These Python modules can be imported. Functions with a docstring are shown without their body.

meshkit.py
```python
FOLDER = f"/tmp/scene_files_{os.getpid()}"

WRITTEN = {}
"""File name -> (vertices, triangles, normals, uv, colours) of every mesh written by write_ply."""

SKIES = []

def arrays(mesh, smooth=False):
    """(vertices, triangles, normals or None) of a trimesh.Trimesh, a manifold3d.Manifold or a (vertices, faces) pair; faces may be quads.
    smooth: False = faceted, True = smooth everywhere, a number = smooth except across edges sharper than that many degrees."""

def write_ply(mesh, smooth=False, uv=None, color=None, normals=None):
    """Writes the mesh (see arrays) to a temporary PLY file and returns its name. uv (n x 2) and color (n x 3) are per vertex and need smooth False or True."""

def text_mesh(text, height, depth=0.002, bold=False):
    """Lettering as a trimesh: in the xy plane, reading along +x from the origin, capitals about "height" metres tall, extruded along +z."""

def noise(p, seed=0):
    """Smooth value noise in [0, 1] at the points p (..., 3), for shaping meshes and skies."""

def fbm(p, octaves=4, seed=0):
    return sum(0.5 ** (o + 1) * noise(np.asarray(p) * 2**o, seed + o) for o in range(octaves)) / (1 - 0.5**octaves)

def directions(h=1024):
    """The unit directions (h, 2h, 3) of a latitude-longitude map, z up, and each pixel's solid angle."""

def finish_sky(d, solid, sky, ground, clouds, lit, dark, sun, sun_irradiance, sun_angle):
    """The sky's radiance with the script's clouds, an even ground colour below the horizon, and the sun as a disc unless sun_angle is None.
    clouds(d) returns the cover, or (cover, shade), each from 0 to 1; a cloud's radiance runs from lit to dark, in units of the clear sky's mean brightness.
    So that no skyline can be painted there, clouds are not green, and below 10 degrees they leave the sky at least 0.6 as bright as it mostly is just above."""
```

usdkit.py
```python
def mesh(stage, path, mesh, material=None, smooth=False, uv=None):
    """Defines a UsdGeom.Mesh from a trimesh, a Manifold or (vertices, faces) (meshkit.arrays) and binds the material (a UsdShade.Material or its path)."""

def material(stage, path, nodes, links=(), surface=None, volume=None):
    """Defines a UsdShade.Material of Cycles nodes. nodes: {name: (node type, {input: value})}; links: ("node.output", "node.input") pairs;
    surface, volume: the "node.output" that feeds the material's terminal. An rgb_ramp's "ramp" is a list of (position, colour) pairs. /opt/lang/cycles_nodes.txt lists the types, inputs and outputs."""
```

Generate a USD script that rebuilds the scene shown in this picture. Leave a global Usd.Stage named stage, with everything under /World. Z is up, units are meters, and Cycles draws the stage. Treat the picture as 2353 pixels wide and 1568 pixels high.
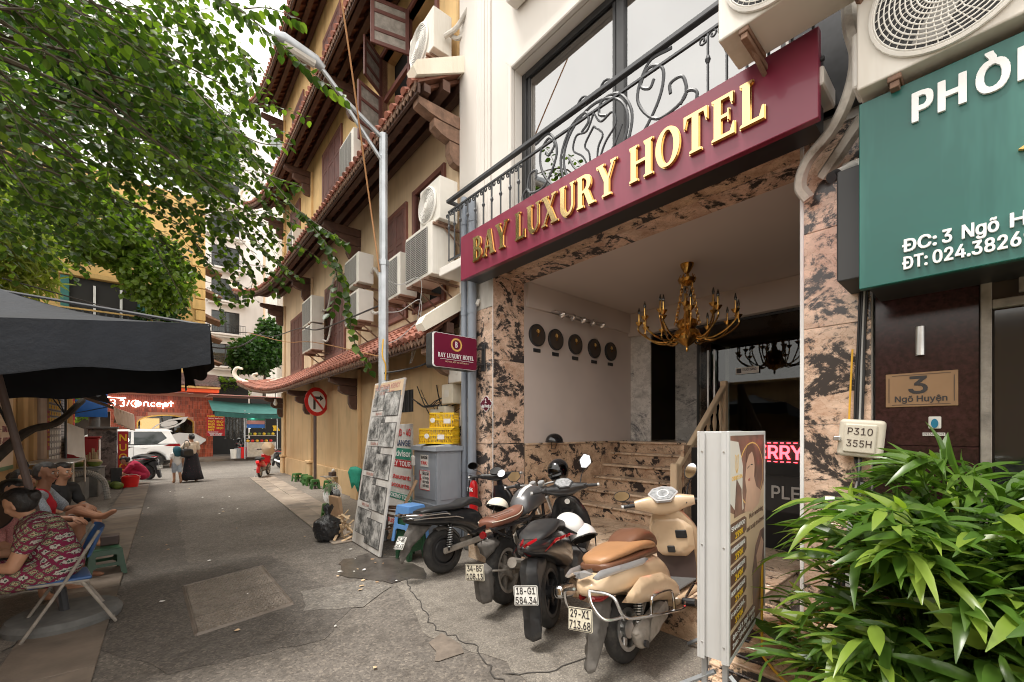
import math, random
import numpy as np, trimesh, usdkit, meshkit
import manifold3d as m3
from pxr import Usd, UsdGeom, UsdLux, UsdShade, Gf, Sdf
from shapely.geometry import Polygon, Point, box as sbox
from shapely import affinity, union_all
from scipy.spatial import Delaunay, cKDTree
stage = Usd.Stage.CreateInMemory()
UsdGeom.SetStageUpAxis(stage, 'Z'); UsdGeom.SetStageMetersPerUnit(stage, 1.0)
UsdGeom.Xform.Define(stage, '/World'); UsdGeom.Scope.Define(stage, '/World/Looks')
PI = math.pi
# ---------------- camera, sky, sun, exposure
EXPOSURE = 1.42
YAW = 41.466
cam = UsdGeom.Camera.Define(stage, '/World/camera')
cam.AddTranslateOp().Set((0, 0, 1.65)); cam.AddRotateXYZOp().Set((90, 0, -YAW))
cam.CreateHorizontalApertureAttr(36.0); cam.CreateVerticalApertureAttr(36.0*682/1024)
cam.CreateFocalLengthAttr(36.0*980/2353); cam.CreateVerticalApertureOffsetAttr(36.0*205/2353)
cam.CreateClippingRangeAttr((0.05, 500)); cam.CreateExposureAttr(EXPOSURE)
SUN_EL, SUN_AZ = math.radians(70), math.radians(-60)     # azimuth from +Y towards +X
dome = UsdLux.DomeLight.Define(stage, '/World/sky')
skym = usdkit.material(stage, '/World/Looks/sky_look', {
    'sky': ('sky_texture', {'sky_type': 'single_scattering', 'sun_disc': False, 'sun_elevation': SUN_EL, 'sun_rotation': SUN_AZ}),
    'tc': ('texture_coordinate', {}), 'n': ('noise_texture', {'scale': 2.2, 'detail': 5.0, 'roughness': 0.55}),
    'r': ('rgb_ramp', {'ramp': [(0.3, (0.90, 0.90, 0.90)), (0.7, (1.0, 1.0, 1.0))]}),
    'cl': ('rgb_ramp', {'ramp': [(0.3, (7.1, 6.75, 6.25)), (0.75, (9.1, 8.8, 8.3))]}),
    'mx': ('mix_color', {}), 'bg': ('background_shader', {'strength': 0.11})},
    [('tc.generated', 'n.vector'), ('n.fac', 'r.fac'), ('n.fac', 'cl.fac'), ('r.color', 'mx.fac'), ('sky.color', 'mx.a'), ('cl.color', 'mx.b'), ('mx.result', 'bg.color')], surface='bg.background')
UsdShade.MaterialBindingAPI.Apply(dome.GetPrim()).Bind(skym)
sun = UsdLux.DistantLight.Define(stage, '/World/sun')
sun.CreateIntensityAttr(0.4); sun.CreateAngleAttr(14.0); sun.CreateNormalizeAttr(True); sun.CreateColorAttr((1.0, 0.95, 0.88))
sun.AddRotateXYZOp().Set((math.degrees(PI/2-SUN_EL), 0, -math.degrees(SUN_AZ)+180))
for o_, l_, c_ in ((dome, 'pale overcast sky', 'sky'),):
    o_.GetPrim().SetCustomDataByKey('kind', 'structure')
# ---------------- naming and placing
used = {}
def numbered(parent, name):
    k = (parent, name); n = used.get(k, -1)+1; used[k] = n
    return name if n == 0 else f'{name}_{n:03d}'
def path_of(p): return '/World' if p is None else (p if isinstance(p, str) else str(p.GetPath()))
def tag(o, label=None, cat=None, group=None, kind=None):
    o = o.GetPrim() if hasattr(o, 'GetPrim') else o
    for k, v in (('label', label), ('category', cat), ('group', group), ('kind', kind)):
        if v: o.SetCustomDataByKey(k, v)
    return o
def rot(x=0, y=0, z=0):
    M = np.eye(4)
    for ang, ax in ((x, 0), (y, 1), (z, 2)):
        if ang: M = trimesh.transformations.rotation_matrix(math.radians(ang), np.eye(3)[ax]) @ M
    return M
def trs(loc=(0, 0, 0), x=0, y=0, z=0, s=1):
    M = rot(x, y, z); M[:3, :3] = M[:3, :3] @ (np.diag(s) if np.ndim(s) else np.eye(3)*s); M[:3, 3] = loc; return M
def thing(name, label, cat, loc=(0, 0, 0), rx=0, ry=0, rz=0, group=None, M=None, s=None):
    x = UsdGeom.Xform.Define(stage, '/World/'+numbered('/World', name))
    if M is None: M = trs(loc, rx, ry, rz, 1 if s is None else s)
    x.AddTransformOp().Set(Gf.Matrix4d(*np.asarray(M, float).T.ravel().tolist()))
    return tag(x, label, cat, group)
def dup(src, label, loc=(0, 0, 0), rx=0, ry=0, rz=0, s=None, M=None, group=None):
    was = dict(src.GetCustomData())
    r = thing(src.GetName().rsplit('_0', 1)[0] if src.GetName()[-3:].isdigit() else src.GetName(), label, was['category'], loc, rx, ry, rz, group or was.get('group'), M, s)
    r.GetReferences().AddInternalReference(src.GetPath()); r.SetInstanceable(True)
    return r
# ---------------- mesh gathering
class MB:
    def __init__(s): s.v, s.f, s.n = [], [], 0
    def add(s, m, M=None):
        if isinstance(m, MB): m = m.get()
        v, f, _ = meshkit.arrays(m)
        v = np.asarray(v, float)
        if M is not None:
            v = v @ M[:3, :3].T+M[:3, 3]
            if np.linalg.det(M[:3, :3]) < 0: f = f[:, ::-1]
        s.v.append(v); s.f.append(np.asarray(f)+s.n); s.n += len(v); return s
    def get(s): return (np.vstack(s.v), np.vstack(s.f))
    def box(s, lo, hi, b=0, M=None): return s.add(bx(lo, hi, b), M)
    def tube(s, pts, r, n=8, **k): return s.add(tube(pts, r, n, **k))
    def cyl(s, a, b, r, n=12, r2=None): return s.add(tube([a, b], [r, r if r2 is None else r2], n))
    def build(s, name, mat, parent=None, smooth=30, label=None):
        o = obj(name, s.get(), mat, parent, smooth)
        if label: tag(o, label)
        return o
def obj(name, m, mat, parent=None, smooth=30):
    if isinstance(m, MB): m = m.get()
    p = path_of(parent)
    if isinstance(m, tuple):
        v, f = np.asarray(m[0], float), np.asarray(m[1])
        if f.shape[1] == 4: f = np.vstack([f[:, [0, 1, 2]], f[:, [0, 2, 3]]])
        k = np.unique(f)
        if len(k) < len(v): r = np.zeros(len(v), int); r[k] = np.arange(len(k)); v, f = v[k], r[f]
        m = (v, f)
    return usdkit.mesh(stage, p+'/'+numbered(p, name), m, mat, smooth=smooth).GetPrim()
def bx(lo, hi, b=0):
    lo, hi = np.minimum(lo, hi).astype(float), np.maximum(lo, hi).astype(float)
    if not b:
        v = np.array([[x, y, z] for x in (lo[0], hi[0]) for y in (lo[1], hi[1]) for z in (lo[2], hi[2])])
        return v, np.array([[0, 1, 3, 2], [4, 6, 7, 5], [0, 4, 5, 1], [2, 3, 7, 6], [0, 2, 6, 4], [1, 5, 7, 3]])
    b = min(b, 0.49*float((hi-lo).min())); P = []
    for sx in (0, 1):
        for sy in (0, 1):
            for sz in (0, 1):
                c = np.where([sx, sy, sz], hi, lo); d = np.where([sx, sy, sz], -1, 1)*b
                for k in range(3):
                    q = c.copy(); q[(k+1) % 3] += d[(k+1) % 3]; q[(k+2) % 3] += d[(k+2) % 3]; P.append(q)
    return trimesh.convex.convex_hull(np.array(P))
def rbox(lo, hi, r, seg=3):
    "box with rounded edges: hull of eight small spheres"
    lo, hi = np.array(lo, float)+r, np.array(hi, float)-r
    s_ = m3.Manifold.sphere(r, seg*4)
    return m3.Manifold.batch_hull([s_.translate([float(x), float(y), float(z)]) for x in (lo[0], hi[0]) for y in (lo[1], hi[1]) for z in (lo[2], hi[2])])
def frames(p, up=None):
    t = np.gradient(p, axis=0); t /= np.linalg.norm(t, axis=1, keepdims=True)+1e-12
    a = np.cross(t[0], [0, 0, 1.0] if abs(t[0][2]) < .9 else [1.0, 0, 0]); a /= np.linalg.norm(a); A = [a]
    for i in range(1, len(p)):
        a = A[-1]-t[i]*(A[-1]@t[i]); l = np.linalg.norm(a)
        A.append(a/l if l > 1e-6 else A[-1])
    A = np.array(A); return t, A, np.cross(t, A)
def tube(pts, r, n=8, closed=False, flat=1.0):
    p = np.asarray(pts, float); r = np.broadcast_to(r, (len(p),))
    if closed: p = np.vstack([p, p[:1]]); r = np.append(r, r[0])
    t, a, b = frames(p)
    if closed:
        t[0] = t[-1] = (p[1]-p[-2])/np.linalg.norm(p[1]-p[-2]); a[-1] = a[0]; b[-1] = b[0]
    g = np.arange(n)*2*PI/n
    v = p[:, None]+r[:, None, None]*(np.cos(g)[None, :, None]*a[:, None]+flat*np.sin(g)[None, :, None]*b[:, None])
    return skin_rings(v, caps=not closed)
def skin_rings(R, caps=True, close=True):
    R = np.asarray(R, float); m, n = R.shape[:2]
    i, j = np.meshgrid(np.arange(m-1), np.arange(n if close else n-1), indexing='ij'); j2 = (j+1) % n
    q = np.stack([i*n+j, i*n+j2, (i+1)*n+j2, (i+1)*n+j], -1).reshape(-1, 4)
    v = R.reshape(-1, 3); f = np.vstack([q[:, [0, 1, 2]], q[:, [0, 2, 3]]])
    if caps and close:
        k = len(v); v = np.vstack([v, R[0].mean(0), R[-1].mean(0)]); a = np.arange(n)
        f = np.vstack([f, np.stack([np.full(n, k), (a+1) % n, a], 1), np.stack([np.full(n, k+1), (m-1)*n+a, (m-1)*n+(a+1) % n], 1)])
    return v, f
def lathe(prof, n=16, M=None):
    g = np.arange(n)*2*PI/n; p = np.asarray(prof, float)
    R = np.stack([p[:, :1]*np.cos(g), p[:, :1]*np.sin(g), np.repeat(p[:, 1:], n, 1)], -1)
    v, f = skin_rings(R)
    f = f[:, ::-1] if p[-1, 1] < p[0, 1] else f
    if M is not None: v = v@M[:3, :3].T+M[:3, 3]
    return v, f
def ring_se(c, a, b, A, B, n=16, p=2.5):
    "superellipse ring at c, half sizes a, b along directions A, B"
    g = np.arange(n)*2*PI/n; C, S = np.cos(g), np.sin(g)
    x = np.sign(C)*np.abs(C)**(2/p)*a; y = np.sign(S)*np.abs(S)**(2/p)*b
    return np.asarray(c)+x[:, None]*np.asarray(A, float)+y[:, None]*np.asarray(B, float)
def loft(secs, A=(0, 1, 0), B=(0, 0, 1), n=16, p=2.5):
    "secs: (centre, half a, half b[, power])"
    return skin_rings([ring_se(s[0], s[1], s[2], A, B, n, s[3] if len(s) > 3 else p) for s in secs])
def extr(poly, h, M=None):
    "prism of a shapely polygon from z=0 to h, then M"
    out = MB()
    for g in getattr(poly, 'geoms', [poly]):
        if g.is_empty or g.area < 1e-9: continue
        out.add(trimesh.creation.extrude_polygon(g, h, engine='earcut'), M)
    return out.get()
def plane_M(o, u, v):
    "maps poly x->u, y->v, z-> u x v at origin o"
    u, v = np.asarray(u, float), np.asarray(v, float); M = np.eye(4); M[:3, 0] = u; M[:3, 1] = v; M[:3, 2] = np.cross(u, v); M[:3, 3] = o; return M
XZ = lambda y=0: plane_M((0, y, 0), (1, 0, 0), (0, 0, 1))     # normal -y
def inflate(pts, w, r=None, step=0.02, both=True, base=0.0, p=2.0):
    """cushion from a side outline (x, z): thickness w on each side of y=0, rounding over distance r from the outline"""
    poly = Polygon(pts)
    if not poly.is_valid: poly = poly.buffer(0)
    poly = max(getattr(poly, 'geoms', [poly]), key=lambda g: g.area)
    r = r or w
    L = poly.exterior.length; nb = max(12, int(L/step))
    B = np.array([poly.exterior.interpolate(i/nb, normalized=True).coords[0] for i in range(nb)])
    x0, y0, x1, y1 = poly.bounds; gx, gy = np.meshgrid(np.arange(x0, x1, step), np.arange(y0, y1, step))
    G = np.stack([gx.ravel()+step*.25*(np.arange(gx.size) % 2), gy.ravel()], 1)
    d = cKDTree(np.vstack([B, (B+np.roll(B, -1, 0))/2])).query(G)[0]
    import shapely
    G = G[shapely.contains_xy(poly, G[:, 0], G[:, 1]) & (d > step*.6)]
    Q = np.vstack([B, G]); T = Delaunay(Q).simplices; c = Q[T].mean(1)
    T = T[shapely.contains_xy(poly.buffer(1e-6), c[:, 0], c[:, 1])]
    a = Q[T[:, 1]]-Q[T[:, 0]]; b = Q[T[:, 2]]-Q[T[:, 0]]; cr = a[:, 0]*b[:, 1]-a[:, 1]*b[:, 0]
    T = T[np.abs(cr) > 1e-10]; cr = cr[np.abs(cr) > 1e-10]; T = np.where(cr[:, None] > 0, T, T[:, ::-1])
    dd = cKDTree(np.vstack([B, (B+np.roll(B, -1, 0))/2, .75*B+.25*np.roll(B, -1, 0), .25*B+.75*np.roll(B, -1, 0)])).query(Q)[0]; dd[:nb] = 0
    h = base+(w-base)*(1-(1-np.minimum(dd/r, 1))**p)**(1/p)
    v1 = np.stack([Q[:, 0], -h, Q[:, 1]], 1); n = len(Q)
    v2 = np.stack([Q[:, 0], h if both else 0*h, Q[:, 1]], 1)
    f = np.vstack([T, T[:, ::-1]+n]); bi = np.arange(nb); bj = (bi+1) % nb
    f = np.vstack([f, np.stack([bi, bi+n, bj], 1), np.stack([bj, bi+n, bj+n], 1)])
    return v1 if False else np.vstack([v1, v2]), f
def spline(pts, k=6, closed=False):
    P = np.asarray(pts, float)
    if closed: Q = np.vstack([P[-1:], P, P[:2]])
    else: Q = np.vstack([2*P[:1]-P[1:2], P, 2*P[-1:]-P[-2:-1]])
    out = []
    for i in range(1, len(Q)-2):
        a, b, c, d = Q[i-1:i+3]
        for t in np.arange(k)/k: out.append(.5*((2*b)+(c-a)*t+(2*a-5*b+4*c-d)*t*t+(3*b-a-3*c+d)*t**3))
    if not closed: out.append(P[-1])
    return np.array(out)
def body(bones, res=0.025, it=6, sub=None):
    "bones: (a, ra, b, rb): one smooth surface over sphere hulls"
    ms = []
    for a, ra, b, rb in bones:
        n = 14 if max(ra, rb) > .02 else 8
        s1 = m3.Manifold.sphere(ra, n).translate([float(q) for q in a]); s2 = m3.Manifold.sphere(rb, n).translate([float(q) for q in b])
        ms.append(m3.Manifold.batch_hull([s1, s2]))
    m = m3.Manifold.batch_boolean(ms, m3.OpType.Add).refine_to_length(res)
    me = m.to_mesh(); t = trimesh.Trimesh(me.vert_properties[:, :3], me.tri_verts, process=True)
    trimesh.smoothing.filter_taubin(t, lamb=.5, nu=-.52, iterations=it)
    return t
# ---------------- text
_tc = {}
def text(s, h, depth=.002, bold=False):
    k = (s, bold)
    if k not in _tc: _tc[k] = meshkit.text_mesh(s, 1.0, 1.0, bold)
    m = _tc[k]; v = np.array(m.vertices)*[h, h, depth]; return v, np.array(m.faces)
def put_text(mb, s, h, o, u, v, depth=.003, bold=False, align='c', width=None, sx=1.0):
    """lettering on the plane at o reading along u, up v; o is the baseline's left / centre"""
    tv, tf = text(s, h, depth, bold); w0 = tv[:, 0].max()-tv[:, 0].min(); tv = tv.copy(); tv[:, 0] -= tv[:, 0].min()
    k = (width/w0) if width else sx; tv[:, 0] *= k
    if align == 'c': tv[:, 0] -= w0*k/2
    elif align == 'r': tv[:, 0] -= w0*k
    return mb.add((tv, tf), plane_M(o, u, v))
SER = {}
def serif(ch):
    "capitals with bracketed serifs, height 1, as (polygon, width)"
    if ch in SER: return SER[ch]
    T, t, s, k = .20, .085, .07, .06       # thick stem, thin, serif thickness, serif overhang
    st = lambda x, w=T, y0=0, y1=1: sbox(x, y0, x+w, y1)
    sf = lambda x0, x1, y: Polygon([(x0, y), (x1, y), (x1, y+(s*.6 if y < .5 else -s*.6)), (x1-k*.6, y+(s if y < .5 else -s)), (x0+k*.6, y+(s if y < .5 else -s)), (x0, y+(s*.6 if y < .5 else -s*.6))])
    stem = lambda x, w=T: union_all([st(x, w), sf(x-k, x+w+k, 0), sf(x-k, x+w+k, 1)])
    def bowl(x, y0, y1, w):
        ry = (y1-y0)/2; cy = (y0+y1)/2
        def half(rx, r_y): return Polygon([(x, cy-r_y)]+[(x+rx*.35+rx*.65*math.cos(a), cy+r_y*math.sin(a)) for a in np.linspace(-PI/2, PI/2, 14)]+[(x, cy+r_y)])
        return half(w, ry).difference(half(w-T*.95, ry-t).difference(sbox(-1, -1, x-.001, 2)))
    def diag(xa, ya, xb, yb, w): return Polygon([(xa, ya), (xa+w, ya), (xb+w, yb), (xb, yb)])
    def ell(cx, cy, rx, ry, n=36): return Polygon([(cx+rx*math.cos(a), cy+ry*math.sin(a)) for a in np.linspace(0, 2*PI, n, endpoint=False)])
    if ch == 'I': g, w = stem(.08), .36
    elif ch == 'L': g, w = union_all([stem(.08), sbox(.08, 0, .62, t), Polygon([(.62, 0), (.62, .3), (.57, .3), (.5, t), (.5, 0)])]), .68
    elif ch == 'T': g, w = union_all([st(.28), sf(.2, .56, 0), sbox(.03, 1-t, .73, 1), Polygon([(.03, 1), (.03, .7), (.07, .7), (.13, 1-t)]), Polygon([(.73, 1), (.73, .7), (.69, .7), (.63, 1-t)])]), .78
    elif ch == 'E': g, w = union_all([stem(.08), sbox(.08, 0, .62, t), sbox(.08, 1-t, .6, 1), sbox(.2, .47, .48, .47+t), Polygon([(.64, 0), (.64, .28), (.6, .28), (.52, t), (.52, 0)]), Polygon([(.6, 1), (.6, .75), (.56, .75), (.5, 1-t)]), sbox(.45, .38, .49, .65)]), .70
    elif ch == 'H': g, w = union_all([stem(.08), stem(.62), sbox(.2, .46, .7, .46+t)]), .90
    elif ch == 'U': g, w = union_all([st(.08, T, .3, 1), sf(.02, .34, 1), st(.64, t, .3, 1), sf(.56, .80, 1), ell(.405, .32, .325, .34).difference(ell(.46, .36, .18, .27)).difference(sbox(0, .32, 1, 1.2))]), .82
    elif ch == 'O': g, w = ell(.42, .5, .40, .52).difference(ell(.42, .5, .205, .44)), .86
    elif ch == 'C': g, w = ell(.42, .5, .40, .52).difference(ell(.46, .5, .23, .44)).difference(Polygon([(.5, .5), (1, .72), (1, .3)])).union(sbox(.70, .66, .75, .95)), .80
    elif ch == 'A': g, w = union_all([diag(.38, 1, .62, 0, T+.02).union(Polygon([(.36, 1), (.56, 1), (.5, .9)])), diag(.40, 1, .08, 0, t), sbox(.2, .3, .66, .3+t), sf(0, .26, 0), sf(.54, .9, 0)]), .90
    elif ch == 'Y': g, w = union_all([st(.34, T, 0, .5), sf(.25, .63, 0), diag(.34, .45, .06, 1, T), diag(.44, .45, .70, 1, t), sf(0, .34, 1), sf(.6, .86, 1)]), .84
    elif ch == 'X': g, w = union_all([diag(.62, 0, .08, 1, T+.02), diag(.08, 0, .66, 1, t), sf(0, .26, 0), sf(.52, .90, 0), sf(0, .36, 1), sf(.56, .82, 1)]), .90
    elif ch == 'B': g, w = union_all([stem(.08), bowl(.2, .46, 1, .46), bowl(.2, 0, .54, .50)]), .74
    elif ch == 'R': g, w = union_all([stem(.08), bowl(.2, .44, 1, .48), diag(.58, 0, .34, .5, T+.02), sf(.56, .86, 0)]), .86
    elif ch == 'P': g, w = union_all([stem(.08), bowl(.2, .42, 1, .48)]), .72
    elif ch == 'S': g, w = union_all([ell(.32, .73, .28, .28).difference(ell(.34, .73, .13, .2)).difference(Polygon([(.33, .73), (1, .85), (1, .2), (.3, .45)])), ell(.33, .27, .3, .28).difference(ell(.31, .27, .14, .2)).difference(Polygon([(.3, .27), (-1, .15), (-1, .8), (.33, .55)])), diag(.42, .38, .10, .62, T)]), .66
    elif ch == ' ': g, w = Polygon(), .38
    else: g, w = None, .7
    SER[ch] = (g, w); return SER[ch]
def serif_width(s): return sum(serif(c)[1]+.06 for c in s)
# ---------------- materials
M = {}
def pm(name, c, rough=.6, metal=0, n=None, bump=None, spec=None, coat=0, emit=None, sub=None, stain=None, isl=None, c2=None, streak=None):
    """n: (scale, amount) tone noise; bump: (scale, height m); stain: (scale, colour, low, high) large patches; isl: tone spread per piece; streak: (colour, amount) vertical run-off"""
    N = {'g': ('geometry', {}), 'p': ('principled_bsdf', {'roughness': rough, 'metallic': metal})}
    P = N['p'][1]; L = []
    if spec is not None: P['specular_ior_level'] = spec
    if coat: P['coat_weight'] = coat; P['coat_roughness'] = .05
    if emit: P['emission_color'] = emit[0]; P['emission_strength'] = emit[1]
    P['base_color'] = c; cur = None
    c = np.array(c, float)
    if n:
        N['n'] = ('noise_texture', {'scale': n[0], 'detail': 4.0, 'roughness': .6}); L.append(('g.position', 'n.vector'))
        N['r'] = ('rgb_ramp', {'ramp': [(.28, tuple(c*(1-n[1]))), (.72, tuple(np.array(c2, float) if c2 else np.minimum(c*(1+n[1]), 1)))]}); L.append(('n.fac', 'r.fac')); cur = 'r.color'
    def mixin(tag_, fac, col):
        nonlocal cur
        N[tag_] = ('mix_color', {'a': tuple(c), 'b': col}); L.append((fac, tag_+'.fac'))
        if cur: L.append((cur, tag_+'.a'))
        cur = tag_+'.result'
    if stain:
        N['sn'] = ('noise_texture', {'scale': stain[0], 'detail': 6.0, 'roughness': .65}); L.append(('g.position', 'sn.vector'))
        N['sr'] = ('rgb_ramp', {'ramp': [(stain[2], (0, 0, 0)), (stain[3], (1, 1, 1))]}); L.append(('sn.fac', 'sr.fac')); mixin('sm', 'sr.color', stain[1])
    if streak:
        N['km'] = ('mapping', {'scale': (2.6, 2.6, .3)}); L.append(('g.position', 'km.vector'))
        N['kn'] = ('noise_texture', {'scale': 1.0, 'detail': 5.0, 'roughness': .7}); L.append(('km.vector', 'kn.vector'))
        N['kr'] = ('rgb_ramp', {'ramp': [(.5, (0, 0, 0)), (.75, (streak[1],)*3)]}); L.append(('kn.fac', 'kr.fac')); mixin('kx', 'kr.color', streak[0])
    if isl:
        N['io'] = ('object_info', {}); N['im'] = ('map_range', {'to_min': 1-isl, 'to_max': 1+isl}); L.append(('io.random', 'im.value'))
        N['ix'] = ('vector_math', {'math_type': 'scale', 'vector1': tuple(c)}); L.append(('im.result', 'ix.scale'))
        if cur: L.append((cur, 'ix.vector1'))
        cur = 'ix.vector'
    if cur: L.append((cur, 'p.base_color'))
    if bump:
        N['bn'] = ('noise_texture', {'scale': bump[0], 'detail': 4.0, 'roughness': .6}); L.append(('g.position', 'bn.vector'))
        N['b'] = ('bump', {'distance': bump[1], 'strength': 1.0}); L += [('bn.fac', 'b.height'), ('b.normal', 'p.normal')]
    M[name] = usdkit.material(stage, '/World/Looks/'+name, N, L, surface='p.BSDF'); return M[name]
def rawm(name, N, L, surface): M[name] = usdkit.material(stage, '/World/Looks/'+name, N, L, surface=surface); return M[name]
# ground
def ground_mat(name, ca, cb, patch, agg=90., wet=None):
    N = {'g': ('geometry', {}), 'v': ('voronoi_texture', {'scale': agg}), 'vr': ('rgb_ramp', {'ramp': [(0., (.6, .6, .6)), (.5, (.95, .95, .95)), (.8, (1.1, 1.1, 1.08)), (1., (1.6, 1.57, 1.5))]}), 'sv': ('separate_color', {}),
         'n': ('noise_texture', {'scale': .55, 'detail': 6., 'roughness': .62}), 'r': ('rgb_ramp', {'ramp': [(.3, ca), (.52, cb), (.72, patch)]}),
         'n2': ('noise_texture', {'scale': 7., 'detail': 5., 'roughness': .7}), 'r2': ('rgb_ramp', {'ramp': [(.3, (.70, .69, .68)), (.5, (.98, .98, .98)), (.7, (1.15, 1.15, 1.15))]}),
         'm': ('mix_color', {'blend_type': 'multiply', 'fac': .8}), 'm2': ('mix_color', {'blend_type': 'multiply', 'fac': 1.}),
         'bn': ('noise_texture', {'scale': agg*1.3, 'detail': 3.}), 'b': ('bump', {'distance': .006, 'strength': .8}),
         'rr': ('rgb_ramp', {'ramp': [(.3, (.62,)*3), (.7, (.85,)*3)]}), 'p': ('principled_bsdf', {'specular_ior_level': .35})}
    L = [('g.position', 'v.vector'), ('v.color', 'sv.color'), ('sv.r', 'vr.fac'), ('g.position', 'n.vector'), ('n.fac', 'r.fac'), ('g.position', 'n2.vector'), ('n2.fac', 'r2.fac'),
         ('r.color', 'm.a'), ('vr.color', 'm.b'), ('m.result', 'm2.a'), ('r2.color', 'm2.b'), ('m2.result', 'p.base_color'), ('g.position', 'bn.vector'), ('bn.fac', 'b.height'), ('b.normal', 'p.normal'), ('n2.fac', 'rr.fac'), ('rr.color', 'p.roughness')]
    rawm(name, N, L, 'p.BSDF')
ground_mat('asphalt', (.118, .103, .089), (.157, .139, .122), (.20, .18, .158), 60.)
ground_mat('asphalt_dark', (.094, .083, .073), (.122, .108, .096), (.15, .134, .119), 65.)
ground_mat('asphalt_pale', (.145, .131, .116), (.18, .164, .146), (.22, .20, .178), 60.)
ground_mat('concrete', (.165, .147, .127), (.215, .193, .167), (.27, .243, .212), 110.)
ground_mat('pavement_concrete', (.17, .15, .13), (.215, .19, .165), (.26, .23, .20), 120.)
pm('slab', (.31, .255, .205), .8, n=(3., .25), bump=(60, .004), stain=(1.3, (.11, .10, .09), .5, .72), isl=.14)
pm('slab_dark', (.19, .152, .12), .8, n=(3., .25), bump=(60, .004), stain=(1.3, (.08, .07, .06), .5, .72), isl=.14)
pm('wet', (.075, .064, .055), .22, n=(4., .4), bump=(40, .002))
pm('crack', (.05, .045, .04), .9)
pm('steel_plate', (.19, .16, .135), .5, n=(6., .3), bump=(80, .002), stain=(2., (.15, .12, .095), .5, .7))
# walls
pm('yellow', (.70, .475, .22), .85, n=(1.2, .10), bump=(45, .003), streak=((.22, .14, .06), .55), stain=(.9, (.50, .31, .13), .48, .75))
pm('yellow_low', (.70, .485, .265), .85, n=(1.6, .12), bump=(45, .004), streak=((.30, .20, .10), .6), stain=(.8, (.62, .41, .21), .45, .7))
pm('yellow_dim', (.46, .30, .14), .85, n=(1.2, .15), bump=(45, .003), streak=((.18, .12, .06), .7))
pm('peach', (.73, .56, .375), .8, n=(1.2, .08), bump=(45, .002), streak=((.4, .28, .16), .4))
pm('cream', (.78, .72, .60), .75, n=(1.5, .08), bump=(40, .002), streak=((.42, .36, .26), .5))
pm('white_wall', (.66, .62, .57), .6, n=(1., .04), streak=((.5, .47, .42), .28))
pm('lobby_wall', (.60, .52, .48), .7, n=(2., .04))
pm('lobby_ceiling', (.60, .53, .49), .8, n=(1., .03))
pm('far_white', (.66, .63, .60), .8, n=(.4, .06), streak=((.5, .47, .42), .3))
pm('spa_white', (.56, .57, .57), .4, n=(2., .06), streak=((.4, .38, .34), .3))
pm('ochre', (.58, .38, .14), .8, n=(.8, .12), streak=((.25, .17, .06), .6))
pm('old_peach', (.58, .41, .27), .85, n=(.6, .2), streak=((.22, .17, .12), .8))
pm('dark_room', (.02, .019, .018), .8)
pm('brown_room', (.055, .04, .03), .7, n=(1., .4))
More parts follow.
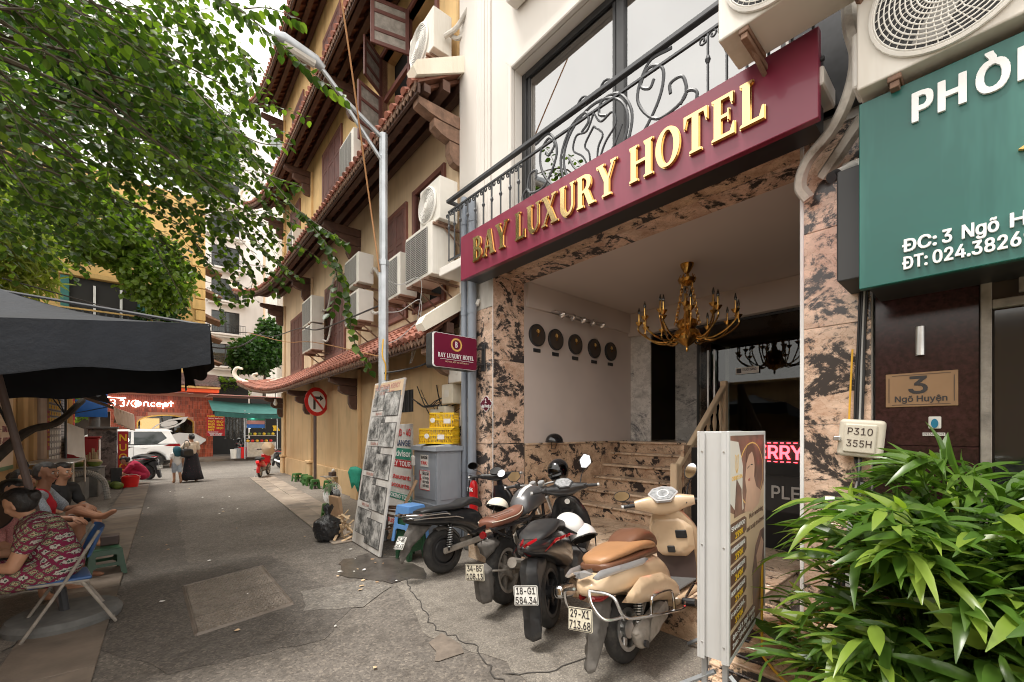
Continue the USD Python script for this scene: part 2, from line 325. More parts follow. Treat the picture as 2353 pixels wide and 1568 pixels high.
# granite
def granite(name, base, base2, dark, rust, sc=1.0, rough=.22, lo=.685, hi=.735):
    N = {'g': ('geometry', {}), 'mp': ('mapping', {'rotation': (.5, .3, .6), 'scale': (1., 1., 1.3)}), 'w': ('noise_texture', {'scale': 2.3*sc, 'detail': 9., 'roughness': .7, 'distortion': .7}),
         'r': ('rgb_ramp', {'ramp': [(.0, (0, 0, 0)), (lo, (0, 0, 0)), (hi, (1, 1, 1))]}), 'n1': ('noise_texture', {'scale': 3.2*sc, 'detail': 6., 'roughness': .7}), 'b1': ('rgb_ramp', {'ramp': [(.25, rust), (.38, base2), (.5, base), (.58, tuple(min(1, c*1.25) for c in base)), (.68, base2), (.78, rust)]}),
         'v': ('voronoi_texture', {'scale': 5.5*sc, 'feature': 'distance_to_edge'}), 'vn': ('noise_texture', {'scale': 6.*sc, 'detail': 5.}), 'va': ('vector_math', {'math_type': 'multiply_add', 'vector2': (.45/sc, .45/sc, .45/sc)}),
         'vr': ('rgb_ramp', {'ramp': [(0., (1, 1, 1)), (.035, (0, 0, 0))]}), 'gr': ('noise_texture', {'scale': 17., 'detail': 6., 'roughness': .75}),
         'm1': ('mix_color', {'b': rust}), 'm2': ('mix_color', {'b': dark}), 'm3': ('math', {'math_type': 'multiply', 'value2': .5}), 'k': ('math', {'math_type': 'multiply_add', 'value2': .32}), 'io': ('object_info', {}),
         'of': ('vector_math', {'math_type': 'scale', 'vector1': (7., 9., 5.)}), 'ad': ('vector_math', {'math_type': 'add'}),
         'p': ('principled_bsdf', {'roughness': rough})}
    L = [('io.random', 'of.scale'), ('g.position', 'mp.vector'), ('mp.vector', 'ad.vector1'), ('of.vector', 'ad.vector2'), ('ad.vector', 'w.vector'), ('ad.vector', 'n1.vector'), ('n1.fac', 'b1.fac'), ('ad.vector', 'vn.vector'), ('vn.color', 'va.vector1'), ('ad.vector', 'va.vector3'), ('va.vector', 'v.vector'), ('v.distance', 'vr.fac'),
         ('vr.color', 'm3.value1'), ('m3.value', 'm1.fac'), ('b1.color', 'm1.a'), ('r.color', 'm2.fac'), ('ad.vector', 'gr.vector'), ('gr.fac', 'k.value1'), ('w.fac', 'k.value3'), ('k.value', 'r.fac'), ('m1.result', 'm2.a'), ('m2.result', 'p.base_color')]
    rawm(name, N, L, 'p.BSDF')
granite('granite', (.66, .48, .365), (.56, .37, .265), (.05, .042, .04), (.32, .16, .085), 1.35, lo=.665, hi=.725)
granite('granite_dado', (.56, .40, .275), (.46, .30, .20), (.04, .032, .03), (.24, .11, .055), 1.6)
granite('stair_granite', (.62, .48, .35), (.54, .38, .26), (.04, .03, .025), (.30, .16, .08), 1.5, .22, .725, .775)
granite('white_marble', (.60, .58, .55), (.56, .54, .51), (.16, .16, .17), (.3, .29, .28), .7, .2, .72, .82)
pm('maroon_granite', (.034, .013, .014), .18, n=(40., .6), stain=(60., (.055, .026, .024), .6, .7))
# wood, tiles
pm('dark_wood', (.085, .04, .026), .6, n=(6., .35), bump=(25, .004), streak=((.035, .02, .015), .5))
pm('rafter_wood', (.16, .062, .034), .6, n=(5., .35), bump=(25, .003))
pm('shutter', (.13, .052, .042), .5, n=(5., .25), bump=(30, .002))
pm('shutter_frame', (.19, .075, .058), .5, n=(5., .2))
pm('old_wood', (.20, .115, .075), .75, n=(8., .4), bump=(30, .004), streak=((.07, .045, .03), .6))
pm('roof_tile', (.28, .10, .063), .75, n=(4., .35), bump=(40, .003), isl=.22, stain=(1.4, (.12, .06, .045), .55, .75))
pm('roof_tile_old', (.14, .075, .065), .8, n=(4., .5), bump=(40, .003), isl=.3, stain=(1.0, (.05, .045, .04), .45, .7))
pm('red_tile', (.30, .05, .025), .22, n=(4., .45), isl=.4, c2=(.42, .09, .045))
pm('grout', (.45, .22, .15), .8)
# metals and paints
pm('galv', (.42, .44, .46), .42, .75, n=(4., .2), bump=(30, .001))
pm('pipe_grey', (.235, .265, .31), .42, n=(2., .12), streak=((.12, .13, .15), .5))
pm('iron', (.045, .047, .052), .45, .2, n=(20., .2))
pm('black_metal', (.018, .018, .019), .4)
pm('black_plastic', (.022, .022, .023), .45, n=(30., .25), spec=.4, stain=(5., (.07, .064, .056), .54, .8))
pm('black_gloss', (.010, .010, .011), .12, coat=.6)
pm('rubber', (.022, .021, .020), .75, n=(15., .4), stain=(5., (.10, .088, .072), .5, .8))
pm('chrome', (.72, .72, .73), .14, 1., n=(10., .1))
pm('steel', (.55, .55, .54), .32, .9, n=(8., .2))
pm('dusty_metal', (.30, .27, .235), .7, .25, n=(9., .35), bump=(60, .001))
pm('dusty_plastic', (.115, .105, .095), .8, n=(7., .45), bump=(50, .001))
pm('gold', (.78, .56, .27), .14, 1., n=(3., .06))
pm('brass', (.62, .36, .10), .2, 1., n=(10., .2))
pm('sign_maroon', (.18, .016, .042), .33, n=(1.5, .08), streak=((.28, .05, .09), .35), coat=.25)
pm('sign_maroon2', (.125, .010, .03), .3, n=(2., .05), coat=.3)
pm('sign_green', (.0, .085, .068), .45, n=(2., .08), streak=((.05, .22, .18), .45), coat=.2)
pm('white_paint', (.78, .78, .77), .45, n=(3., .05))
pm('white_plastic', (.76, .74, .69), .5, n=(2., .05), streak=((.45, .38, .29), .35))
pm('ac_white', (.66, .63, .57), .5, n=(2., .06), streak=((.40, .33, .24), .5))
pm('ac_dark', (.035, .035, .036), .6)
pm('grille_grey', (.32, .31, .29), .5)
pm('dirty_white', (.60, .57, .52), .7, n=(3., .15), streak=((.25, .22, .18), .6))
pm('insul', (.48, .45, .40), .75, n=(12., .3), bump=(18, .008), stain=(3., (.16, .13, .10), .5, .7))
pm('cabinet_grey', (.28, .305, .34), .45, n=(3., .08), streak=((.17, .18, .2), .35))
pm('cream_box', (.62, .57, .47), .5, n=(5., .1))
pm('crate_yellow', (.80, .52, .02), .42, n=(10., .12))
pm('stool_blue', (.13, .30, .62), .4, n=(6., .12), spec=.4)
pm('stool_green', (.045, .145, .035), .4, n=(6., .25), spec=.4)
pm('stool_dark_green', (.02, .075, .035), .4, n=(6., .25))
pm('red_paint', (.55, .012, .015), .3, n=(5., .1), coat=.3)
pm('red_plastic', (.70, .018, .018), .35, n=(6., .1))
pm('red_sign', (.42, .016, .02), .5, n=(2., .06))
pm('post_brown', (.12, .085, .075), .6, n=(6., .2))
pm('blue_sign', (.02, .14, .50), .4)
pm('yellow_print', (.85, .55, .03), .6)
pm('orange_band', (.72, .09, .02), .5)
pm('teal_canvas', (.045, .17, .155), .8, n=(3., .15))
pm('navy_canvas', (.007, .010, .016), .8, n=(2., .4), bump=(12, .01))
pm('beige_canvas', (.42, .31, .235), .8, n=(3., .12))
pm('black_bag', (.012, .012, .013), .22, bump=(14, .03))
pm('cable_black', (.015, .015, .016), .5)
pm('cable_yellow', (.72, .40, .03), .5)
pm('cable_orange', (.32, .15, .05), .6)
pm('cable_grey', (.40, .40, .39), .5)
pm('concrete_base', (.13, .13, .125), .85, n=(6., .3), bump=(30, .004))
pm('stone_box', (.18, .17, .16), .85, n=(5., .5), bump=(25, .006), stain=(6., (.04, .04, .04), .5, .6))
pm('cardboard', (.42, .27, .16), .8, n=(8., .1))
pm('scrap_wood', (.58, .42, .26), .8, n=(10., .3), isl=.3)
pm('paper', (.74, .72, .68), .8, n=(20., .06))
pm('ink', (.04, .035, .035), .6); pm('ink_red', (.55, .03, .03), .6); pm('ink_green', (.02, .22, .15), .5); pm('ink_navy', (.04, .06, .13), .6); pm('ink_maroon', (.22, .02, .05), .6)
pm('tan_board', (.33, .195, .10), .55, n=(5., .1))
pm('brown_print', (.075, .035, .022), .4)
pm('gold_print', (.72, .45, .12), .45)
pm('beige_print', (.60, .45, .30), .35, n=(1., .1))
pm('dark_print', (.05, .025, .02), .3, n=(5., .5), c2=(.20, .09, .06))
pm('skin_print', (.58, .36, .26), .4, n=(4., .15))
pm('worn_steel', (.25, .22, .185), .4, .4, n=(20., .3))
pm('cyan_bell', (.02, .20, .34), .3)
# fabric, people
pm('skin', (.44, .235, .145), .55, n=(12., .12), spec=.35)
pm('skin_dark', (.33, .165, .10), .55, n=(12., .12), spec=.35)
pm('hair', (.012, .010, .009), .45, bump=(140, .004)); pm('hair_grey', (.05, .047, .045), .6, bump=(140, .004))
pm('lip', (.35, .10, .08), .5); pm('eye_white', (.6, .58, .55), .3)
pm('cloth_grey', (.20, .24, .30), .9, n=(160., .7), c2=(.45, .5, .56)); pm('cloth_red', (.42, .012, .025), .9, n=(8., .15))
pm('cloth_khaki', (.26, .215, .15), .9, n=(8., .2)); pm('cloth_black', (.02, .02, .021), .9, n=(8., .3)); pm('cloth_pink', (.55, .25, .24), .9, n=(120., .4))
pm('cloth_beige', (.70, .58, .46), .9, n=(6., .1)); pm('cloth_crimson', (.34, .008, .045), .9, n=(6., .2)); pm('cloth_white', (.74, .72, .70), .9, n=(6., .06)); pm('cloth_denim', (.42, .48, .56), .9, n=(6., .1)); pm('cloth_teal', (.02, .09, .12), .9, n=(8., .2))
pm('cloth_print', (.016, .015, .02), .9, n=(40., .2), stain=(26., (.30, .05, .09), .62, .68))
pm('leather_black', (.015, .015, .016), .4, bump=(80, .002)); pm('leather_brown', (.17, .065, .04), .45, n=(8., .2), bump=(90, .002)); pm('leather_tan', (.36, .185, .085), .45, n=(6., .1), bump=(120, .001)); pm('leather_dark_brown', (.135, .058, .03), .45, n=(6., .1), bump=(120, .001))
# bikes
pm('bike_beige', (.60, .44, .285), .3, n=(5., .08), coat=.4, stain=(6., (.42, .32, .22), .56, .75)); pm('bike_black', (.012, .012, .013), .24, n=(8., .3), coat=.4, stain=(5., (.05, .046, .04), .52, .8)); pm('bike_red', (.42, .008, .015), .22, coat=.6); pm('bike_silver', (.50, .50, .51), .3, .6)
pm('bike_grey', (.13, .13, .135), .35, .5, n=(4., .1)); pm('bike_white', (.78, .77, .75), .3, coat=.4); pm('lens_red', (.20, .006, .008), .1, coat=.6); pm('lens_clear', (.42, .42, .42), .06, coat=.7); pm('dial', (.30, .31, .32), .15, coat=.6, n=(30., .5))
pm('brown_plastic', (.065, .042, .036), .5, n=(5., .2)); pm('mat_grey', (.10, .098, .095), .8, bump=(30, .01))
pm('car_white', (.80, .80, .79), .25, coat=.6); pm('car_glass', (.02, .024, .026), .06, coat=.5)
pm('plate_white', (.74, .74, .70), .5, n=(20., .05)); pm('plate_yellow', (.62, .58, .46), .55, n=(12., .2))
pm('mirror', (.8, .82, .84), .04, 1.)
pm('coconut', (.14, .20, .035), .5, n=(8., .3)); pm('coconut_cut', (.72, .56, .38), .8); pm('sugarcane', (.50, .40, .25), .7, n=(10., .3)); pm('juice', (.75, .42, .03), .2)
pm('bark', (.09, .07, .055), .85, n=(12., .35), bump=(30, .01)); pm('bark_dark', (.035, .028, .022), .85, n=(12., .3)); pm('twig', (.075, .06, .035), .8)
def leaf_mat(name, c, c2, tr=.35, rough=.38, spec=.5, sc=3.):
    N = {'g': ('geometry', {}), 'n': ('noise_texture', {'scale': sc, 'detail': 3.}), 'wn': ('object_info', {}), 'ad': ('math', {'math_type': 'add'}), 'rp': ('math', {'math_type': 'multiply_add', 'value2': .55, 'value3': -.27}), 'r': ('rgb_ramp', {'ramp': [(.25, c), (.75, c2)]}),
         'p': ('principled_bsdf', {'roughness': rough, 'specular_ior_level': spec}), 't': ('translucent_bsdf', {}), 'gm': ('mix_color', {'blend_type': 'multiply', 'fac': 1., 'b': (1.5, 1.7, .6), 'use_clamp_result': False}), 'mx': ('mix_closure', {'fac': tr})}
    L = [('g.position', 'n.vector'), ('g.random_per_island', 'rp.value1'), ('n.fac', 'ad.value1'), ('rp.value', 'ad.value2'), ('ad.value', 'r.fac'), ('r.color', 'p.base_color'), ('r.color', 'gm.a'), ('gm.result', 't.color'), ('p.BSDF', 'mx.closure1'), ('t.BSDF', 'mx.closure2')]
    N.pop('wn'); rawm(name, N, L, 'mx.closure')
leaf_mat('tree_leaf', (.028, .058, .010), (.105, .17, .026), .47)
leaf_mat('tree_leaf_light', (.10, .165, .022), (.24, .33, .05), .5)
leaf_mat('palm_leaf', (.066, .135, .022), (.205, .305, .055), .32, .28)
leaf_mat('palm_leaf_light', (.20, .29, .045), (.34, .44, .095), .38, .28)
leaf_mat('far_leaf', (.03, .075, .018), (.08, .15, .03), .3)
leaf_mat('bamboo_leaf', (.22, .27, .06), (.40, .43, .13), .45)
def pane(name, tint, ior=1.5, rough=.01, mixw=None):
    N = {'f': ('fresnel', {'IOR': ior}), 't': ('transparent_bsdf', {'color': tint}), 'gl': ('glossy_bsdf', {'color': (1, 1, 1), 'roughness': rough}), 'm': ('mix_closure', {})}
    rawm(name, N, [('f.fac', 'm.fac'), ('t.BSDF', 'm.closure1'), ('gl.BSDF', 'm.closure2')], 'm.closure')
pane('glass_pane', (.93, .95, .95)); pane('window_glass', (.92, .94, 1.), 3.8); pane('dark_glass', (.45, .47, .45), 1.5); pane('visor', (.25, .26, .27), 1.6); pane('clear_plastic', (.82, .82, .80), 1.4, .1)
pm('curtain', (.76, .79, .91), .9, n=(1., .05))
pm('led_red', (.3, .01, .01), .5, emit=((1., .03, .04), 5.)); pm('neon_white', (.8, .7, .55), .5, emit=((1., .88, .76), 2.2)); pm('lamp_glow', (.8, .8, .8), .5, emit=((.95, 1., .95), 8.)); pm('shop_glow', (.8, .5, .2), .5, emit=((1., .55, .2), 2.0)); pm('taillight_glow', (.4, .01, .01), .4, emit=((1, .03, .03), .3))
# ---------------- the ground
def flat(poly, z, h=.0): return extr(poly if hasattr(poly, 'geoms') or hasattr(poly, 'exterior') else Polygon(poly), .003, trs((0, 0, z-.003)))
g = MB(); g.add((np.array([[-120, -60, 0], [120, -60, 0], [120, 160, 0], [-120, 160, 0]], float), np.array([[0, 1, 2], [0, 2, 3]])))
tag(g.build('road', M['asphalt'], smooth=False), 'dark grey asphalt of the narrow alley and the street beyond', 'road', kind='structure')
rg = random.Random(5); nr = np.random.default_rng(7)
def wob(pts, amp, step=.12, seed=1):
    "wavy version of a polyline"
    p = []; r = random.Random(seed)
    for (a, b) in zip(pts[:-1], pts[1:]):
        a, b = np.array(a, float), np.array(b, float); n = max(1, int(np.linalg.norm(b-a)/step))
        for i in range(n): p.append(a+(b-a)*i/n+np.array([r.uniform(-amp, amp), r.uniform(-amp, amp)]))
    p.append(np.array(pts[-1], float)); return [tuple(q) for q in p]
tag(obj('cross_street', flat([(-40, 18.6), (1.1, 17.6), (2.9, 17.3), (60, 18.9), (60, 27.2), (-40, 27.2)], .004), M['asphalt_pale'], None, False), 'paler worn asphalt of the street crossing the alley end', 'road', kind='structure')
tag(obj('asphalt_patch', flat(wob([(-.17, 4.4), (.3, 16.9), (.9, 16.9), (.55, 9.), (.5, 6.6), (1.35, 6.3), (1.55, 4.), (1.1, 3.5), (.2, 3.7), (-.17, 4.4)], .03), .004), M['asphalt_dark'], None, False), 'darker asphalt patch running along the left slabs', 'road', kind='structure')
apr = [(1.75, 1.2), (1.95, 2.3), (1.75, 3.0), (1.9, 3.6), (2.15, 4.3), (2.35, 4.9), (2.5, 6.2)]
tag(obj('concrete_apron', flat(wob(apr, .045, .08, 3)+[(2.9, 8.), (5.5, 8.), (5.5, -6), (1.6, -6), (1.75, 1.2)], .004), M['concrete'], None, False), 'grey concrete forecourt with a ragged cracked edge', 'pavement', kind='structure')
tag(obj('right_pavement', flat([(2.62, 7.2), (3.3, 16.9), (3.6, 18.0), (5.2, 19.3), (5.2, 7.2)], .008), M['pavement_concrete'], None, False), 'worn concrete pavement along the yellow building', 'pavement', kind='structure')
tag(obj('left_pavement', flat(wob([(-.62, -6), (-.62, 3.), (-.75, 3.9), (-.55, 10.), (-.35, 14.), (-.25, 17.6)], .05, .15, 8)+[(-4, 18.6), (-4, -6)], .010), M['pavement_concrete'], None, False), 'dark worn pavement in front of the left wall', 'pavement', kind='structure')
far = MB(); far.box((-40, 27.2, -.1), (60, 29.75, .14), .02)
tag(far.build('far_pavement', M['slab_dark']), 'grey tiled pavement before the red tiled shop', 'pavement', kind='structure')
# gutter slabs, one by one
def slab_row(parent, p0, p1, w, n, mat, z=.006, seed=0, gap=.012):
    r = random.Random(seed); p0, p1 = np.array(p0, float), np.array(p1, float); d = (p1-p0)/n; L = np.linalg.norm(d); u = d/L; v = np.array([u[1], -u[0]])*np.sign(w); w = abs(w)
    for i in range(n):
        a = p0+d*i; th = .020
        mb = MB(); mb.add(bx((gap/2, gap/2, 0), (L-gap/2, w-gap/2, th), .004), plane_M((a[0], a[1], z+r.uniform(-.004, .003)), (u[0], u[1], r.uniform(-.002, .002)), (v[0], v[1], r.uniform(-.003, .003))) @ trs((0, 0, 0)) if np.cross(u, v) > 0 else plane_M((a[0]+v[0]*w, a[1]+v[1]*w, z+r.uniform(-.004, .003)), (u[0], u[1], 0), (-v[0], -v[1], 0)))
        mb.build('paving_slab', M[mat], parent)
ls = thing('left_gutter', 'row of long dusty paving slabs along the left side of the alley', 'pavement'); tag(ls, kind='structure')
slab_row(ls, (-.32, 1.2), (.36, 17.7), -.52, 17, 'slab_dark', seed=2)
rs = thing('right_gutter', 'row of sandy paving slabs along the right side of the alley', 'pavement'); tag(rs, kind='structure')
slab_row(rs, (2.12, 6.3), (2.95, 17.), .36, 10, 'slab', seed=3); slab_row(rs, (2.50, 6.7), (3.31, 17.), .40, 12, 'slab', seed=4)
# steel cover plates
dc = thing('drain_cover', 'set of rusty diamond plate steel covers let into the asphalt', 'drain cover', (0, 0, 0))
quad = [np.array(q) for q in ((.385, 5.637), (1.148, 5.858), (1.12, 4.40), (.37, 4.24))]
def quadpt(s, t): return (quad[0]*(1-s)+quad[1]*s)*(1-t)+(quad[3]*(1-s)+quad[2]*s)*t
fr = MB()
for a, b in ((quad[0], quad[1]), (quad[1], quad[2]), (quad[2], quad[3]), (quad[3], quad[0])): fr.tube([(a[0], a[1], .004), (b[0], b[1], .004)], .017, 4)
fr.build('edge_frame', M['steel_plate'], dc)
for t0, t1 in ((.01, .47), (.48, .72), (.73, .99)):
    q = [quadpt(.02, t0), quadpt(.98, t0), quadpt(.98, t1), quadpt(.02, t1)]
    pl = MB(); tr_ = MB(); pl.add(extr(Polygon(q), .014, trs((0, 0, -.001))))
    n_ = int((t1-t0)*36)
    for i in range(22):
        for j in range(n_):
            c = quadpt(.04+.92*(i+.5*(j % 2))/22, t0+(t1-t0)*(j+.5)/n_); an = .8 if (i+j) % 2 else -.8
            dx, dy = .019*math.cos(an), .019*math.sin(an); ox, oy = -.006*math.sin(an), .006*math.cos(an)
            v = np.array([(c[0]-dx, c[1]-dy, .012), (c[0]+ox, c[1]+oy, .012), (c[0]+dx, c[1]+dy, .012), (c[0]-ox, c[1]-oy, .012), (c[0], c[1], .022)])
            tr_.add((v, np.array([[1, 0, 4], [2, 1, 4], [3, 2, 4], [0, 3, 4]])))
    pl.build('plate', M['steel_plate'], dc, False); tag(tr_.build('tread_pattern', M['worn_steel'], dc, False), kind='stuff')
tag(obj('repair_patch', flat(wob([(1.16, 4.15), (1.28, 4.7), (1.95, 4.55), (2.0, 4.2), (1.6, 3.9), (1.16, 4.15)], .02), .008), M['asphalt_pale'], None, False), 'pale repaired strip of asphalt beside the steel covers', 'road', kind='structure')
tag(obj('wet_patch', flat(wob([(1.75, 4.9), (1.95, 5.5), (2.35, 5.5), (2.55, 5.0), (2.6, 4.5), (2.4, 4.2), (2.1, 4.3), (1.9, 4.5), (1.75, 4.9)], .05), .0085), M['wet'], None, False), 'dark wet puddle stain by the leaning board', 'puddle', kind='structure')
pm('stain_brown', (.16, .13, .105), .8, n=(10., .3))
tag(obj('oil_stain', flat(wob([(1.62, 2.62), (1.7, 2.9), (1.85, 2.95), (1.9, 2.75), (1.8, 2.6), (1.62, 2.62)], .03), .0085), M['stain_brown'], None, False), 'brown oily stain on the grey concrete', 'stain', kind='structure')
ck = MB()
for k, pts in enumerate([wob([(2.35, 4.75), (2.2, 4.2), (2.02, 3.6), (1.86, 3.1), (1.95, 2.6), (1.8, 2.2), (1.85, 1.7)], .025, .06, 11), wob([(1.86, 2.2), (2.1, 2.0), (2.45, 1.95)], .02, .06, 12)]):
    p = np.array([(x, y) for x, y in pts]); d = np.gradient(p, axis=0); d /= np.linalg.norm(d, axis=1)[:, None]; nn = np.stack([-d[:, 1], d[:, 0]], 1); w = .002+.004*np.abs(np.sin(np.arange(len(p))*1.7))
    ck.add(extr(Polygon(np.vstack([p+nn*w[:, None], (p-nn*w[:, None])[::-1]])).buffer(0), .002, trs((0, 0, .0072))))
tag(ck.build('pavement_crack', M['crack'], None, False), 'long branching crack across the concrete forecourt', 'crack', kind='structure')
# litter
lt = random.Random(21)
for i in range(46):
    x, y = (lt.uniform(-.3, 2.2), lt.uniform(2.4, 15)) if i < 30 else (lt.uniform(1.7, 2.5), lt.uniform(4.2, 6.2))
    mb = MB(); a = lt.uniform(0, 6.28); s = lt.uniform(.012, .035)
    v = np.array([[s*lt.uniform(.6, 1)*math.cos(a+k*1.26), s*lt.uniform(.3, 1)*math.sin(a+k*1.26), lt.uniform(.001, .008)] for k in range(5)]+[[0, 0, .012]])
    f = np.array([[k, (k+1) % 5, 5] for k in range(5)]+[[0, 4, 3], [0, 3, 2], [0, 2, 1]])
    mb.add((v+[x, y, .013], f))
    o = mb.build('litter_scrap', M[lt.choice(['paper', 'scrap_wood', 'paper', 'cardboard'])], None, False)
    tag(o, 'small pale scrap of paper or leaf lying on the alley ground', 'litter', 'scraps of litter on the alley ground')
# ---------------- the hotel
XF, YR, YRR = 3.70, 4.56, .93          # front plane, left reveal, right reveal
hotel = thing('hotel_building', 'white hotel with pink granite entrance, marble lobby and large upper window', 'building')
U, V = (0, -1, 0), (0, 0, 1)
w = MB()
WY0, WY1, WZ0, WZ1 = 1.05, 4.13, 3.98, 6.32
w.box((XF, YR, 3.8), (XF+.3, 5.39, 12.5)); w.box((XF, WY1, 3.8), (XF+.3, YR, 12.5)); w.box((XF, .54, 3.8), (XF+.3, WY0, 12.5))
w.box((XF, WY0, WZ1), (XF+.3, WY1, 12.5)); w.box((XF, WY0, 3.8), (XF+.3, WY1, WZ0)); w.box((XF+.3, 5.2, 0), (16, 5.39, 12.5)); w.box((XF+.3, .54, 3.9), (16, .7, 12.5)); w.box((XF+.3, .7, 12.3), (16, 5.2, 12.5)); w.box((15.8, .7, 0), (16, 5.2, 12.3))
w.box((XF, 5.0, 0), (XF+.3, 5.39, 3.8))
w.build('wall', M['white_wall'], hotel)
p_ = MB()
for k in range(3): p_.box((XF-.025-.012*k, 4.62+.05*k, 3.85), (XF-.002, 5.0-.05*k, 12.4), .008)
for k in range(4): p_.box((XF-.037, 4.72+.055*k, 4.2), (XF-.055, 4.745+.055*k, 12.3), .006)
p_.build('pilaster', M['white_wall'], hotel)
# window surround: stepped mouldings
for k, (o, d) in enumerate(((.0, .075), (.075, .05), (.135, .03))):
    m = MB(); o2 = o+.065
    m.box((XF-d, WY1+o, WZ0), (XF-.001, WY1+o2, WZ1+o2), .012); m.box((XF-d, WY0-o2, WZ1+o), (XF-.001, WY1+o2-.002*0, WZ1+o2), .012) if False else m.box((XF-d, WY0-o2, WZ1+o), (XF-.001, WY1+o-.001, WZ1+o2), .012)
    m.build('window_moulding', M['white_wall'], hotel)
co = MB()
for k in range(5): co.box((XF-.16-.07*k, 3.3, 7.3+.07*k), (XF-.001, 4.2, 7.37+.07*k), .015)
co.box((XF-.2, 3.4, 7.05), (XF-.001, 4.1, 7.3), .03)
co.build('cornice', M['white_wall'], hotel)
wf = MB(); xw = XF+.12
def bar(y0, y1, z0, z1, x0=xw, x1=xw+.07): wf.box((x0, y0, z0), (x1, y1, z1), .006)
bar(WY1-.07, WY1, WZ0, WZ1); bar(WY0, WY0+.07, WZ0, WZ1); bar(WY0+.07, WY1-.07, WZ1-.08, WZ1); bar(WY0+.07, WY1-.07, WZ0, WZ0+.08); bar(2.56, 2.66, WZ0+.08, WZ1-.08)
for y in (2.70, 4.02): bar(y-.02, y+.02, WZ0+.08, WZ1-.08, xw+.02, xw+.06)
win = wf.build('window_frame', M['black_metal'], hotel)
for a, b in ((WY0+.07, 2.56), (2.66, WY1-.07)): obj('pane', bx((xw+.035, a, WZ0+.08), (xw+.041, b, WZ1-.08)), M['window_glass'], win, False)
for a, b in ((1.1, 2.55), (2.68, 4.1)):
    ys = np.linspace(a, b, 90); xs = xw+.20+.03*np.sin(ys*38)+.02*np.sin(ys*17)
    v = np.vstack([np.stack([xs, ys, np.full(90, z)], 1) for z in (WZ0, WZ1)]); f = np.array([[i, i+1, 90+i+1, 90+i] for i in range(89)])
    obj('curtain', (v, f), M['curtain'], win, True)
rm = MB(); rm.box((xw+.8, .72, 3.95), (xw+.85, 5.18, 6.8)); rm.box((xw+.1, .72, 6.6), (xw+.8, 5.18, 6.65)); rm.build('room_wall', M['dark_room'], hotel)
# granite pillars of tiles
def tile_wall(parent, mat, o, u, v, W, H, nu, nv, th=.02, gap=.004, name='granite_tile', b=.002):
    u, v = np.array(u, float), np.array(v, float); Mx = plane_M(o, u, v)
    for i in range(nu):
        for j in range(nv): obj(name, MB().add(bx((W*i/nu+gap/2, H*j/nv+gap/2, 0), (W*(i+1)/nu-gap/2, H*(j+1)/nv-gap/2, th), b), Mx).get(), M[mat], parent, False)
core = MB(); core.box((XF+.001, YR+.025, 0), (XF+.29, 4.99, 3.78)); core.box((XF+.001, .545, 0), (XF+.29, YRR-.025, 3.78)); core.box((XF+.05, YRR, 3.83), (4.3, YR, 3.98))
core.build('pillar_core', M['dirty_white'], hotel)
tile_wall(hotel, 'granite', (XF, 4.99, 1.46), U, V, .43, 1.9, 1, 2)              # left pillar, front
tile_wall(hotel, 'granite', (XF, 4.99, 0), U, V, .43, 1.455, 1, 1)
obj('pillar_head', bx((XF-.018, YR+.003, 3.364), (XF, 4.985, 3.79), .003), M['dirty_white'], hotel, False)
tile_wall(hotel, 'granite', (XF-.018, YR+.02, 1.465), (1, 0, 0), V, .585, 2.33, 1, 2)   # left reveal
tile_wall(hotel, 'granite', (XF-.018, YR+.02, 0), (1, 0, 0), V, .585, 1.455, 1, 1)
tile_wall(hotel, 'granite', (XF, YRR, .3), U, V, .385, 3.48, 1, 5)              # right pillar, front
obj('corner_trim', bx((XF-.026, YRR-.004, .3), (XF-.001, YRR+.022, 3.79), .004), M['white_paint'], hotel, False)
obj('corner_trim', bx((XF-.026, YR-.008, 0), (XF-.019, YR+.003, 3.79), .002), M['white_paint'], hotel, False)
lm = MB(); lm.box((XF-.02, YRR, 3.79), (XF, YR, 4.1)); lm.build('lintel_face', M['granite'], hotel)
tile_wall(hotel, 'granite_dado', (XF-.02, YR, 3.795), (0, -1, 0), (1, 0, 0), 3.62, .28, 3, 1, .012)
tile_wall(hotel, 'granite', (XF+.262, YR, 3.792), (0, -1, 0), (1, 0, 0), 3.62, .30, 4, 1, .012)
obj('lintel_moulding', bx((XF-.035, YRR, 3.775), (XF+.0, YR-.01, 3.805), .008), M['stair_granite'], hotel, False)
# lobby
XB = 7.05; CZ = 3.82; FZ = 1.45
lb = MB(); lb.box((4.27, YR, FZ), (XB, YR+.08, CZ)); lb.box((4.0, YR+.09, 0), (XB, YR+.12, CZ))
lb.build('clock_wall', M['lobby_wall'], hotel)
obj('ceiling', bx((4.27, YRR-.25, CZ), (XB+6, YR+.08, CZ+.1)), M['lobby_ceiling'], hotel, False)
bm = MB(); bm.box((XB-.12, YRR-.2, CZ-.42), (XB+.25, YR, CZ-.001), .004); bm.box((4.3, YR-.06, CZ-.36), (XB-.13, YR-.001, CZ-.001), .004); bm.build('ceiling_beam', M['lobby_ceiling'], hotel)
tile_wall(hotel, 'granite_dado', (4.27, YR, .3), (1, 0, 0), V, 2.75, 1.13, 3, 1, .018)
obj('dado_cap', bx((4.27, YR-.035, 1.432), (6.86, YR-.001, 1.462), .006), M['stair_granite'], hotel, False)
rw = MB(); rw.box((4.0, YRR-.26, .3), (XB+6, YRR-.24, CZ)); rw.build('right_lobby_wall', M['brown_room'], hotel)
